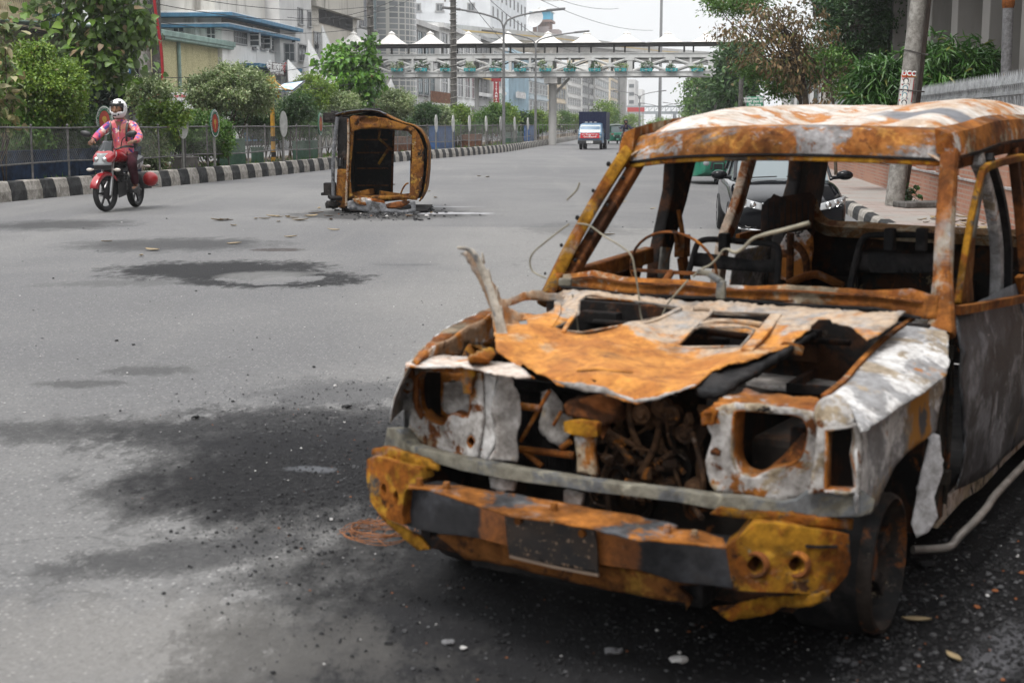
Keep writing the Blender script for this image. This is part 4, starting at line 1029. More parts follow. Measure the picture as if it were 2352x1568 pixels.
b = MB(); c = S.hit(*zj((935, 400))[0], (1, 2.0)); b.box(c, (.04, .05, .08)); b.build('headrest_socket', m_char, st1, bevel=.006)
st2 = seat(zb((1105, 1230), (1120, 1130), (1150, 1000), (1180, 910), (1230, 880), (1420, 878), (1620, 885), (1680, 930), (1690, 1230)), 2.05, zb((1150, 985), (1400, 990), (1640, 995), (1640, 1120), (1140, 1105)))
for x in (1355, 1555): c = S.hit(*zb((x, 905))[0], (1, 2.05)); b = MB(); b.box(c, (.04, .05, .09)); b.build('headrest_socket', m_char, st2, bevel=.006)
S.sheet('rear_seat_board', zb((545, 875), (548, 720), (560, 680), (590, 650), (700, 632), (855, 610), (878, 630), (872, 760), (862, 832), (700, 855)), lambda p: p.y - 3.05 - .15 * (p.z - 1), layered('board_char', (.035, .019, .014), [(CHAR, 5, .48, .6, 1), (DKBROWN, 4, .5, .6, 2), (BROWN, 5, .6, .68, 3)]), .02, (), 12, .002, bevel=.004)
b = MB()
for x in range(590, 860, 36):
 a, c = S.pts(zb((x, 665), (x, 835)), lambda p: p.y - 3.03 - .15 * (p.z - 1)); b.cyl(a, c, .004, n=6)
b.build('board_seam', m_char, suv)
S.sheet('wheel_arch_panel', zj((1455, 420), (1520, 330), (1700, 290), (1755, 360), (1765, 480), (1750, 700), (1560, 800), (1450, 700)), (1, 3.5), layered('arch_ash', (.5, .46, .44), [(ORANGE, 4.5, .48, .55, 1), (BROWN, 7, .52, .6, 2), (CHAR, 7, .56, .62, 3)]), .012, (), 12, .01, 8)
b = MB()
for A_ in (((1560, 310), (1555, 500), (1550, 780)), ((1590, 410), (1660, 470), (1700, 560), (1715, 700)), ((1440, 500), (1580, 510))):
 b.tube(smooth_path(S.pts(zj(*A_), (1, 3.3)), 3), .02, 8)
b.build('rear_seat_bracket', m_rustdk, suv, smooth=True)
b = MB(); b.tube(smooth_path(S.pts(zj((1540, 790), (1640, 740), (1780, 700), (1860, 720), (2050, 810)), (1, 2.7)), 3), .02, 8); b.build('rear_seat_frame', m_oran, suv, smooth=True)
b = MB(); b.strip(S.pts(zj((1060, 370), (1160, 340), (1290, 325)), (0, -.66)), .05, .02, side=(0, 0, 1)); b.build('rear_door_rail', m_oran, suv)
sw = S.hit(*zj((435, 680))[0], (1, 1.66))
b = MB()
sr = [sw + Vector((.19 * math.cos(q), .07 * math.sin(q) * -.6 + .02, .165 * math.sin(q))) for q in np.linspace(0, 2 * math.pi, 33)[:-1]]
b.tube(sr, .006, 8, closed=True); b.cyl(sw, sw + Vector((0, -.22, -.12)), .015); b.strip([sr[0], sw, sr[16]], .015, .008, side=(0, 0, 1)); b.build('steering_wheel', m_rustdk, suv, smooth=True)
rod = S.pts(zj((1735, 215), (1500, 280), (1280, 335), (1190, 375), (1120, 445), (1050, 490), (1000, 482), (965, 462), (920, 475), (870, 545), (800, 612), (720, 650), (640, 720)), lambda p: p.y - 1.24 - .10 * (p.z - 1))
b = MB(); b.tube(smooth_path(rod, 4), [.008] * 8 + [.0065] * 20 + [.0045] * 21, 8); b.build('loose_trim_strip', m_wire, suv, smooth=True)
def wires(name, runs, r, mat):
 for pts, v in runs:
  b = MB(); b.tube(smooth_path(S.pts(pts, (1, v)), 5), r, 6); b.build(name, mat, suv, smooth=True)
wires('loose_wire', [(za((1230, 490), (1150, 450), (1128, 390), (1150, 330), (1230, 260), (1320, 190), (1375, 150)), 1.02), (za((1420, 148), (1500, 160), (1600, 230), (1700, 290), (1765, 350), (1788, 450), (1812, 600), (1820, 700), (1832, 755)), 1.02),
                     (za((2120, 500), (2060, 570), (2000, 640), (1960, 720)), 1.05), (za((1395, 590), (1410, 680), (1425, 760), (1430, 820)), .95), (za((1360, 0), (1420, -60), (1440, -110)), 1.4)], .0036, m_wire)
# ================================================================== kerbs, median, fence, posts, poles
def proj(P):
 X, Y, Zz = P[0], P[1], P[2] - CAM_H
 d = Y * _ca - Zz * _sa
 return 1176 + FPX * X / d, 784 - FPX * (Y * _sa + Zz * _ca) / d
def zat(py, Y, px=1176):
 d = ray(px, py)
 return CAM_H + d.z * Y / d.y
KC = smooth_path([Vector((p.x, p.y, 0)) for p in KERB], 14)
def kerb_at(px, off, z=0.3):
 """point on the left kerb line, off metres to its left, that lies in image column px"""
 best, bd = None, 1e9
 for i in range(len(KC) - 1):
  t = (KC[i + 1] - KC[i]).normalized()
  nl = Vector((-t.y, t.x, 0))
  for k in range(8):
   p = KC[i].lerp(KC[i + 1], k / 8) + nl * off
   d = abs(proj((p.x, p.y, z))[0] - px)
   if d < bd: best, bd = Vector((p.x, p.y, z)), d
 return best
KS = [0.0]
for i in range(1, len(KC)): KS.append(KS[-1] + (KC[i] - KC[i - 1]).length)
def kerb_s(s, off=0.0, z=0.0):
 s = max(0, min(KS[-1] - 1e-3, s))
 i = max(0, int(np.searchsorted(KS, s)) - 1)
 t = (s - KS[i]) / (KS[i + 1] - KS[i])
 d = (KC[i + 1] - KC[i]).normalized()
 p = KC[i].lerp(KC[i + 1], t)
 return Vector((p.x - d.y * off, p.y + d.x * off, z)), math.atan2(d.y, d.x)
m_kw = layered('kerb_grey', (.36, .34, .31), [((.24, .225, .2), 2.5, .45, .65, 1), ((.46, .44, .41), 5, .55, .7, 2), ((.1, .095, .085), 9, .62, .75, 3)], bump=.35, bscale=25)
m_kb = layered('kerb_black', (.035, .036, .037), [((.06, .06, .06), 3, .45, .62, 1), ((.16, .15, .14), 7, .6, .74, 2)], bump=.35, bscale=25)
def kerb_mesh(name, at, S0, S1, step, h, wtop, lean, flip=1):
 b = MB()
 s, k = S0, 0
 rr = random.Random(5)
 while s < S1:
  ln = step * rr.uniform(.94, 1.06)
  g = .012
  dz = rr.uniform(-.008, .008)
  prof = [(0, -.05), (lean * .2, h * .5), (lean, h - .03 + dz), (lean + .03, h + dz), (lean + wtop, h + dz), (lean + wtop, -.05)]
  rings = []
  for q in (s + g / 2, s + ln - g / 2):
   rings.append([at(q, flip * (o + (rr.uniform(-.006, .006) if z > 0 else 0)), z)[0] for o, z in prof])
  if flip < 0: rings = rings[::-1]
  b.loft(rings, mi=k % 2)
  s += ln; k += 1
 return tag(b.build(name, [m_kw, m_kb], bevel=.012), kind='structure')
kerb_mesh('kerb', kerb_s, 0, 200, .6, .41, .24, .07)
def right_s(s, off, z):
 p = EN * (2.62 + off) + ER * s
 return Vector((p.x, p.y, z)), 0
kerb_mesh('kerb', right_s, -2, 150, .85, .2, .16, .03)
b = MB()
ss = np.linspace(0, KS[-1] - 1, 160)
b.loft([[kerb_s(q, o, z)[0] for o, z in ((.28, .30), (.9, .31), (2.2, .34), (4.2, .3), (4.3, -.05))] for q in ss], closed=False)
tag(b.build('median_soil', layered('median_earth', (.13, .1, .075), [((.07, .06, .045), 1.2, .45, .6, 1), ((.2, .17, .13), 2, .55, .7, 2), ((.09, .11, .04), 1.6, .56, .66, 3)], bump=.8, bscale=9, bdist=.04)), kind='structure')
m_fpost = plain('fence_steel', (.12, .115, .11), .6, .2, .4, .4, 6)
fence = thing('chain_link_fence', 'long rusty chain-link fence with pipe rails running behind the striped kerb', 'fence', kerb_s(0, .5, 0)[0])
FO = Vector(fence.location)
def fp_(q, off, z): return kerb_s(q, off, z)[0] - FO
b = MB(); b.tube([fp_(q, .5, 1.52 + .012 * math.sin(q * 1.3)) for q in np.arange(0, 190, 1.5)], .022, 6); b.build('top_rail', m_fpost, fence, smooth=True)
b = MB(); b.tube([fp_(q, .5, .74 + .02 * math.sin(q * .9)) for q in np.arange(0, 190, 1.5)], .02, 6); b.build('bottom_rail', m_fpost, fence, smooth=True)
q, kk = .8, 0
pm = None
while kk < 72:
 p = fp_(q, .5, 0)
 if pm is None:
  b = MB(); b.cyl((0, 0, .25), (0, 0, 1.56), .026, n=8); b.ball((0, 0, 1.57), .034, 8, 5); pm = b.build('post', m_fpost, fence, smooth=True); pm.location = p
 else:
  c = pm.copy(); COL.objects.link(c); c.parent = fence; c.location = p; c.rotation_euler = (R(rng_ := random.uniform(-1, 1)), R(random.uniform(-1.5, 1.5)), 0)
 q += 1.6 if q < 60 else 3.2
 kk += 1
b = MB()
def wire_quad(b, A, B, t=.0028):
 d = (B - A).normalized(); s1 = d.cross(Vector((0, 1, 0))).normalized() * t
 b.add([A - s1, A + s1, B + s1, B - s1], [(0, 1, 2, 3)])
q = 0.0
while q < 70:
 for sg in (1, -1):
  t = .002 if q < 45 else .0016
  A, B = fp_(q, .5, .74), fp_(q + sg * .62, .5, 1.51)
  M_ = A.lerp(B, .5) + Vector((0, .012 * sg, .0))
  wire_quad(b, A, M_, t); wire_quad(b, M_, B, t)
 q += .085
b.build('wire_mesh', plain('galvanised_wire', (.13, .13, .125), .55, .3, .5, .3, 6), fence)
m_green = layered('green_sheet', (.055, .135, .085), [((.04, .1, .065), 2, .45, .6, 1), ((.1, .17, .11), 4, .55, .7, 2), (BROWN, 7, .64, .74, 3)], rough=.55, bump=.15)
m_blue = layered('blue_wall', (.022, .042, .085), [((.012, .022, .045), 1.6, .45, .6, 1), ((.05, .07, .1), 3, .56, .7, 2), ((.09, .075, .06), 5, .62, .72, 3)], bump=.3, bscale=14)
def wall_run(name, label, cat, q0, q1, off, z0, z1, mat, th=.05, panels=1, group=None, gap=.03):
 a, r0 = kerb_s((q0 + q1) / 2, off, 0)
 t = thing(name, label, cat, a, r0, group)
 n = panels
 for i in range(n):
  x0, x1 = (q1 - q0) * (i / n - .5), (q1 - q0) * ((i + 1) / n - .5)
  b = MB(); b.b2((x0 + gap / 2, -th / 2, z0), (x1 - gap / 2, th / 2, z1))
  k = max(2, int((x1 - x0) / .25))
  b.build('sheet' if n > 1 else 'panel', mat, t, bevel=.008)
 b = MB(); b.b2(((q0 - q1) / 2, -th / 2 - .02, z1 - .02), ((q1 - q0) / 2, th / 2 + .02, z1 + .03)); b.build('top_edge', mat, t, bevel=.006)
 return t
def qx(px, off=.5, z=.8):
 p = kerb_at(px, off, z); best, bd = 0, 1e9
 for s in np.arange(0, KS[-1], .4):
  d = (kerb_s(s, off, z)[0] - p).length
  if d < bd: best, bd = s, d
 return best
wall_run('planter_wall', 'long low blue painted planter wall behind the fence left of the motorcycle', 'planter wall', qx(-160), qx(372), 1.15, .2, .98, m_blue, .2, 3)
wall_run('metal_sheet', 'taller green metal sheet behind the fence under the frosted shrub', 'metal sheet', qx(534), qx(606), 1.05, .32, 1.12, m_green, .02)
wall_run('metal_sheet', 'shorter green metal sheet beside the yellow and black post', 'metal sheet', qx(608), qx(642), 1.0, .32, .84, m_green, .02)
wall_run('metal_sheet', 'teal green metal sheet just left of the overturned wreck', 'metal sheet', qx(706), qx(762), 1.0, .32, .98, m_green, .02)
wall_run('concrete_block', 'grey concrete block under the fence behind the oval sign', 'concrete block', qx(432), qx(470), .95, .28, .66, plain('grey_block', (.16, .15, .14), .9, 0, .3, .3, 3), .3)
m_brickp = layered('brick_planter', (.22, .1, .055), [((.14, .065, .04), 3, .45, .6, 1), ((.3, .2, .14), 5, .58, .7, 2)], bump=.4, bscale=20)
m_dkgreen = plain('dark_green_tin', (.03, .07, .05), .6, 0, .4, .4, 3)
m_bluet = plain('blue_tin', (.03, .08, .2), .5, 0, .5, .3, 3)
for nm, lab, c, p0, p1, z1, mt in (('planter_box', 'brown brick planter box behind the fence right of the wreck', 'planter', 924, 968, 1.0, m_brickp), ('planter_box', 'dark green tin planter behind the fence right of the wreck', 'planter', 974, 1000, .9, m_dkgreen), ('blue_drum_box', 'tall bright blue tin box behind the fence right of the wreck', 'tin box', 1028, 1062, 1.5, m_bluet),
                          ('planter_box', 'brick planter box farther along the fence than the blue tin box', 'planter', 1100, 1125, 1.0, m_brickp), ('planter_box', 'green tin planter farther along the fence than the blue tin box', 'planter', 1190, 1215, 1.0, m_dkgreen), ('blue_drum_box', 'small blue tin box between far shrubs left of the lorry', 'tin box', 1232, 1244, 1.5, m_bluet)):
 wall_run(nm, lab, c, qx(p0), qx(p1), 1.2, .28, z1, mt, .5)
m_plate = plain('plate_grey', (.42, .42, .4), .5, .1, .5, .15, 6)
m_pw, m_pg, m_pr, m_py, m_ink = plain('sign_white', (.5, .5, .48), .5), plain('sign_green', (.02, .1, .055), .5), plain('sign_red', (.3, .045, .03), .5), plain('sign_yellow', (.42, .26, .05), .5), plain('sign_ink', (.03, .03, .04), .5)
def oval(b, rx, rz, y, c=(0, 0), n=28, ri=0.0):
 if ri:
  vs = [(c[0] + f * rx * math.cos(2 * math.pi * i / n), y, c[1] + f * rz * math.sin(2 * math.pi * i / n)) for f in (1, ri) for i in range(n)]
  b.add(vs, [(i, (i + 1) % n, n + (i + 1) % n, n + i) for i in range(n)])
 else:
  b.add([(c[0] + rx * math.cos(2 * math.pi * i / n), y, c[1] + rz * math.sin(2 * math.pi * i / n)) for i in range(n)], [tuple(range(n))])
def plaque(px, label, kind, rz=0.0, rx=.165, h=.36, zc=1.62, group=None, lean=0):
 p = kerb_at(px, .38, .3)
 t = thing('oval_sign', label, 'sign', (p.x, p.y, .3), rz, group)
 b = MB(); b.cyl((0, .03, 0), (0, .03, zc - .3 + h * .6), .035, n=8); b.build('post', plain('sign_post', (.22, .215, .2), .6, .1), t, smooth=True)
 b = MB(); n = 28
 b.add([(rx * math.cos(2 * math.pi * i / n), y, zc - .3 + h * math.sin(2 * math.pi * i / n)) for y in (-.02, .015) for i in range(n)], [tuple(range(n)), tuple(range(2 * n - 1, n - 1, -1))] + [(i, n + i, n + (i + 1) % n, (i + 1) % n) for i in range(n)])
 pl = b.build('plate', m_pw if kind == 'white' else (m_pg if kind == 'round' else m_plate), t)
 c = zc - .3
 if kind == 'white':
  text_mesh('MetLife', .088, 'lettering', plain('sign_grey_ink', (.08, .09, .11), .5), t, (.025, -.024, c + .02), depth=.002)
  b = MB(); b.add([(-.145, -.023, c - .015), (-.12, -.023, c + .06), (-.1, -.023, c + .06), (-.125, -.023, c - .015)], [(0, 1, 2, 3)]); b.build('mark', plain('sign_blue', (.03, .25, .5), .5), t)
  b = MB(); b.add([(-.12, -.024, c - .015), (-.097, -.024, c + .05), (-.08, -.024, c + .05), (-.1, -.024, c - .015)], [(0, 1, 2, 3)]); b.build('mark', plain('sign_lime', (.3, .55, .05), .5), t)
 if kind == 'round':
  b = MB(); oval(b, rx * .97, h * .97, -.023, (0, c), ri=.93); b.build('border', m_pw, t)
  b = MB(); oval(b, rx * .62, h * .66, -.024, (0, c)); b.build('emblem', m_pr, t)
  b = MB(); oval(b, rx * .26, h * .2, -.027, (0, c + h * .1), ri=.55); b.box((0, -.027, c - h * .18), (rx * .16, .002, h * .4)); b.box((0, -.027, c + h * .12), (rx * .3, .002, h * .16)); b.build('emblem', m_py, t)
  s = 'DHAKA NORTH CITY CORPORATION'
  for i, ch in enumerate(s):
   if ch == ' ': continue
   a = R(215 - i * (250 / (len(s) - 1)))
   o = text_mesh(ch, .062, 'lettering', m_pw, t, (rx * .8 * math.cos(a), -.026, c + h * .82 * math.sin(a)), (R(90), R(0), 0), depth=.001)
   o.rotation_euler = (R(90), -(a - R(90)) * .8, 0)
 return t
plaque(246, 'oval red and green city emblem sign behind the motorcyclist', 'round', R(8), .2, .36, 1.68)
plaque(422, 'white oval advertising sign on a post in front of the fence', 'white', R(44), .17, .4, 1.6)
plaque(497, 'oval red and green city emblem sign right of the white oval sign', 'round', R(62), .2, .4, 1.62)
plaque(652, 'blank grey oval plate on a post beside the yellow and black post', 'grey', R(50), .16, .42, 1.6)
plaque(738, 'oval red and green city emblem sign just left of the overturned wreck', 'round', R(74), .19, .4, 1.6)
for px in (872, 1002, 1040, 1078, 1116, 1150, 1182, 1212):
 plaque(px, 'thin grey oval plate seen edge-on along the far fence', 'grey', R(68), .16, .42, 1.62, 'oval plates along the far fence')
p = kerb_at(628, 1.4, .3)
yb = thing('hoarding_post', 'yellow and black post carrying a tilted blue and white board above the hedge', 'signpost', p)
m_yel = plain('yellow_paint', (.42, .22, .02), .5, 0, .5, .2, 6)
m_blk = plain('black_paint', (.02, .02, .022), .5)
zt = zat(205, p.y, 628) - .3
b = MB()
for i in range(14):
 z0, z1 = zt * i / 14, zt * (i + 1) / 14
 b.cyl((0, 0, z0), (0, 0, z1), .075, n=12, mi=(1 if i in (1, 4) else 0))
b.build('pole', [m_yel, m_blk], yb)
A = [Vector(q) - p for q in (atY(624, 207, p.y - .2), atY(672, 208, p.y - .5), atY(700, 186, p.y + .8), atY(652, 192, p.y + 1.1))]
m = NT('faded_picture_board')
c = m.mix(m.step(m.noise(2.2, 5, .65, 1, dist=1), .45, .56), (.72, .75, .77), (.22, .42, .58)); c = m.mix(m.step(m.noise(5, 5, .6, 4), .58, .64), c, (.75, .76, .74)); m.base(c); m.set(.4)
b = MB(); b.add(A, [(0, 1, 2, 3)]); b.build('board', m.mat, yb, solid=.05, offset=-1)
b = MB(); b.tube(A, .03, 6, closed=True); b.build('board_frame', plain('board_frame', (.06, .06, .065), .5), yb)
b = MB(); b.b2((-.16, -.1, zt - .05), (.14, .1, zt + .42)); b.build('box', m_yel, yb, bevel=.02)
b = MB()
for a, c_ in (((0, 0, zt + .1), A[1]), ((0, 0, zt + .35), A[0].lerp(A[1], .7)), ((.1, 0, zt - .15), A[0].lerp(A[1], .5)), ((.25, -.1, zt - .3), A[0].lerp(A[1], .35)), ((0, 0, zt + .2), (.25, -.1, zt - .3))): b.cyl(Vector(a), Vector(c_), .022, n=6)
b.build('brace', m_yel, yb)
m_conc = layered('pole_concrete', (.27, .26, .24), [((.2, .19, .175), 2, .45, .65, 1), ((.34, .33, .31), 4, .55, .7, 2), ((.13, .12, .11), 6, .64, .74, 3)], bump=.25, bscale=30)
m_concd = layered('old_pole_concrete', (.12, .115, .11), [((.08, .075, .07), 2, .45, .65, 1), ((.17, .16, .15), 4, .55, .7, 2)], bump=.3, bscale=30)
def pole(px, off, r0, r1, zt, mat, label, lean=(0, 0), name='utility_pole', at=None):
 p = kerb_at(px, off, .3) if at is None else at
 t = thing(name, label, 'pole', (p.x, p.y, .0))
 b = MB(); b.cyl((0, 0, 0), (lean[0], lean[1], zt), r0, r1, 14); b.build('shaft', mat, t, smooth=True)
 return t
pA = pole(343, 3.4, .21, .15, 9.5, m_conc, 'tall pale concrete pole with a red cable beside the big-leaved tree', (-.1, 0))
b = MB(); b.b2((.16, .1, 0), (.42, .36, 9.4)); b.build('twin_post', m_concd, pA, bevel=.02)
pr = smooth_path([(.3, -.1, 9.2), (.34, -.12, 6.6), (.36, -.12, 5.2), (.52, -.12, 3.6), (.5, -.12, 1.5), (.5, -.1, .3)], 6)
b = MB(); b.tube(pr, .045, 8); b.build('red_cable', plain('red_conduit', (.3, .02, .025), .45), pA, smooth=True)
b = MB()
for z in (3.1, 4.2): b.box((-.3, .2, z), (1.7, .12, .12))
b.box((-.55, .1, 4.75), (.35, .3, .8)); b.build('crossarm', m_concd, pA, bevel=.01)
b = MB(); b.box((-.9, -.1, 4.9), (.4, .3, .9)); b.build('meter_box', plain('meter_box_white', (.5, .5, .49), .5), pA, bevel=.02)
b = MB(); b.box((-.62, -.25, 3.35), (.5, .28, .75), ry=.2); b.build('junction_box', plain('junction_blue', (.06, .17, .36), .5), pA, bevel=.02)
b = MB(); b.box((-.62, -.4, 3.5), (.22, .01, .2), ry=.2); b.box((-.5, -.4, 3.15), (.14, .01, .16), ry=.2); b.build('sticker', m_pw, pA)
text_mesh('0', .3, 'lettering', m_pw, pA, (.1, -.215, 6.3), depth=.003, bold=.012)
pB = pole(302, 5.0, .13, .1, 7.5, m_concd, 'dark slim pole behind the big-leaved tree, wrapped in cables')
b = MB()
for i in range(10):
 z = 2.5 + i * .5; b.tube([(.14 * math.cos(q), .14 * math.sin(q), z + .04 * q) for q in np.linspace(0, 6.28, 9)], .02, 5)
b.build('cable_wrap', m_ink, pB)
pC = pole(854, 2.6, .17, .12, 11, m_concd, 'dark street pole beside the young tree behind the overturned wreck')
b = MB()
for i in range(16):
 z = 3.6 + i * .45; b.tube([(.165 * math.cos(q), .165 * math.sin(q), z + .03 * q) for q in np.linspace(0, 6.28, 9)], .02, 5)
b.build('wire_wrap', plain('pole_wire_light', (.25, .24, .22), .6), pC)
pD = pole(1042, 2.2, .2, .13, 13.5, m_concd, 'dark pole with insulators and a lamp box in front of the footbridge')
b = MB()
for z in (11.6, 11.0, 10.4, 9.8): b.box((-.2, 0, z), (.5, .07, .07)); b.ball((-.42, 0, z + .08), .08, 8, 5)
b.build('insulator', m_ink, pD)
b = MB(); b.box((-.45, 0, 9.0), (.32, .3, .85), taper=.8); b.cyl((-.45, 0, 8.2), (-.45, 0, 8.6), .05); b.build('lamp_box', plain('lampbox', (.3, .29, .26), .5), pD, bevel=.02)
b = MB()
for i in range(22):
 z = 2.2 + i * .35; b.tube([(.2 * math.cos(q), .2 * math.sin(q), z + .03 * q) for q in np.linspace(0, 6.28, 9)], .022, 5)
b.build('wire_wrap', plain('pole_wire_light', (.25, .24, .22), .6), pD)
m_lamp_p = plain('lamp_pole_grey', (.16, .16, .16), .5, .2)
def street_lamp(px, Y, ytop, label, group=None, arm=2.6, r=.11):
 P = atY(px, 300, Y); z = zat(ytop, Y, px)
 t = thing('street_lamp', label, 'street lamp', (P.x, P.y, 0), R(8), group)
 b = MB(); b.cyl((0, 0, 0), (0, 0, z - .9), r, r * .6, 10); b.build('pole', m_lamp_p, t, smooth=True)
 for sg in (-1, 1):
  b = MB(); b.tube(smooth_path([(0, 0, z - 1.0), (sg * .25, 0, z - .45), (sg * arm * .5, 0, z - .1), (sg * arm, 0, z + .12)], 5), r * .5, 7); ar = b.build('arm', m_lamp_p, t, smooth=True)
  b = MB(); b.box((sg * (arm + .45), 0, z + .17), (1.1, .3, .14), ry=-sg * .1); b.build('lamp_head', m_lamp_p, ar, bevel=.04)
 return t
street_lamp(1157, 84, 28, 'nearest double-arm street lamp rising in front of the footbridge')
street_lamp(1230, 104, 78, 'second double-arm street lamp with cable coils beside the footbridge pier', arm=2.9)
for px, Y, y in ((1352, 175, 172), (1468, 190, 212), (1516, 240, 240), (1560, 300, 238)):
 street_lamp(px, Y, y, 'small distant double-arm street lamp beyond the footbridge', 'distant street lamps', r=.1)
m_cable = plain('overhead_cable', (.02, .02, .02), .6)
wr = thing('overhead_wires', 'bundle of thin black overhead wires strung between the poles on the left', 'wires')
def cable(A, B, sag, r=.013):
 A, B = Vector(A), Vector(B)
 n = 14
 return [A.lerp(B, i / n) - Vector((0, 0, sag * 4 * (i / n) * (1 - i / n))) for i in range(n + 1)]
def hp(t, z, dx=0, dy=0): return Vector(t.location) + Vector((dx, dy, z))
b = MB()
for z0, z1, dx in ((5.6, 6.9, .2), (5.2, 6.5, .3), (4.7, 6.0, .1), (3.0, 4.9, .2), (2.8, 3.6, 0), (8.4, 9.6, 0)):
 b.tube(cable(hp(pA, z0, dx), hp(pC, z1), .35), .012, 5)
for z0, z1 in ((9.6, 11.6), (8.2, 11.0), (7.2, 10.4), (6.6, 9.8)):
 b.tube(cable(hp(pC, z0), hp(pD, z1, -.4), .4), .016, 5)
for (px, py, Y), z1 in (((1420, 20, 150), 11.6), ((1500, 70, 160), 11.0), ((1340, 120, 150), 10.4), ((1250, 150, 140), 9.8), ((1290, 0, 140), 11.7)):
 b.tube(cable(hp(pD, z1, -.2), atY(px, py, Y), 1.2), .02, 5)
for (px, py, Y), z1 in (((800, -20, 85), 11.6), ((700, -30, 80), 11.0), ((660, 40, 88), 9.8)):
 b.tube(cable(atY(px, py, Y), hp(pD, z1, -.4), .9), .016, 5)
b.tube(cable(atY(-60, 90, 33), hp(pA, 6.2), .3), .012, 5); b.tube(cable(atY(-60, 160, 33), hp(pA, 5.0), .3), .012, 5)
b.tube(cable(hp(pB, 6.5), hp(pA, 4.2), .3), .02, 5); b.tube(cable(hp(pB, 5.0), hp(pA, 3.1), .5), .025, 5)
b.build('cable', m_cable, wr, smooth=True)
# ================================================================== foliage
def leaf_mat(name, cols, dead=None, pdead=0.0, rough=.45, trans=.25, back=None):
 m = NT(name)
 gi = m.n('ShaderNodeNewGeometry')
 r = gi.outputs['Random Per Island']
 rp = m.n('ShaderNodeValToRGB')
 els = rp.color_ramp.elements
 els[0].position, els[0].color = 0, (*cols[0], 1)
 els[1].position, els[1].color = 1, (*cols[-1], 1)
 for i, c in enumerate(cols[1:-1]):
  e_ = els.new((i + 1) / (len(cols) - 1)); e_.color = (*c, 1)
 wn = m.n('ShaderNodeTexWhiteNoise', noise_dimensions='1D')
 m.l(r, rp.inputs[0]); m.l(r, wn.inputs['W'])
 c = rp.outputs[0]
 big = m.noise(.9, 3, .5, 2)
 c = m.mix(m.step(big, .35, .65), m.mix(1.0, c, (.88, .92, .82), 'MULTIPLY'), m.mix(1.0, c, (1.4, 1.4, 1.2), 'MULTIPLY'))
 if dead: c = m.mix(m.step(wn.outputs['Value'], 1 - pdead, 1 - pdead + .001), c, dead)
 if back: c = m.mix(gi.outputs['Backfacing'], c, back)
 m.base(c); m.set(rough, 0, .45)
 tr = m.n('ShaderNodeBsdfTranslucent'); m.l(c, tr.inputs['Color'])
 mx = m.n('ShaderNodeMixShader'); mx.inputs[0].default_value = trans
 out = m.t.nodes['Material Output']
 m.l(m.b.outputs[0], mx.inputs[1]); m.l(tr.outputs[0], mx.inputs[2]); m.l(mx.outputs[0], out.inputs['Surface'])
 return m.mat
TEMPL = {
 'small': (np.array([(0, 0, 0), (.4, .5, .10), (1, 0, -.04), (.4, -.5, .10)]), [(0, 1, 2), (0, 2, 3)]),
 'heart': (np.array([(0, 0, 0), (-.06, .28, .05), (.15, .5, .1), (.5, .42, .09), (.8, .18, 0), (1.05, 0, -.1), (.8, -.18, 0), (.5, -.42, .09), (.15, -.5, .1), (-.06, -.28, .05), (.5, 0, 0)]), [(0, 10, 3, 2, 1), (10, 5, 4, 3), (0, 9, 8, 7, 10), (10, 7, 6, 5)]),
 'lance': (np.array([(0, 0, 0), (.3, .5, .06), (.7, .3, .0), (1, 0, -.18), (.7, -.3, .0), (.3, -.5, .06), (.5, 0, -.02)]), [(0, 6, 2, 1), (6, 3, 2), (0, 5, 4, 6), (6, 4, 3)]),
}
def leaf_cloud(name, P, D, N, L, Wd, mat, parent, kind='small', mats=None):
 tp, tf = TEMPL[kind]
 D = D / np.linalg.norm(D, axis=1)[:, None]
 Sd = np.cross(N, D); ln = np.linalg.norm(Sd, axis=1)[:, None]; ln[ln < 1e-6] = 1
 Sd /= ln
 Nn = np.cross(D, Sd)
 n, k = len(P), len(tp)
 V = P[:, None, :] + D[:, None, :] * (tp[None, :, 0:1] * L[:, None, None]) + Sd[:, None, :] * (tp[None, :, 1:2] * Wd[:, None, None]) + Nn[:, None, :] * (tp[None, :, 2:3] * L[:, None, None])
 V = V.reshape(-1, 3)
 loops = np.array([i for f in tf for i in f])
 szs = np.array([len(f) for f in tf])
 allL = (np.arange(n)[:, None] * k + loops[None, :]).ravel()
 sz = np.tile(szs, n)
 st = np.concatenate([[0], np.cumsum(sz)[:-1]])
 me = bpy.data.meshes.new(name)
 me.vertices.add(len(V)); me.vertices.foreach_set('co', V.ravel().astype(np.float32))
 me.loops.add(len(allL)); me.loops.foreach_set('vertex_index', allL.astype(np.int32))
 me.polygons.add(len(sz)); me.polygons.foreach_set('loop_start', st.astype(np.int32)); me.polygons.foreach_set('loop_total', sz.astype(np.int32))
 me.update(calc_edges=True)
 me.materials.append(mat)
 o = bpy.data.objects.new(name, me); COL.objects.link(o)
 if parent is not None: o.parent = parent
 return o
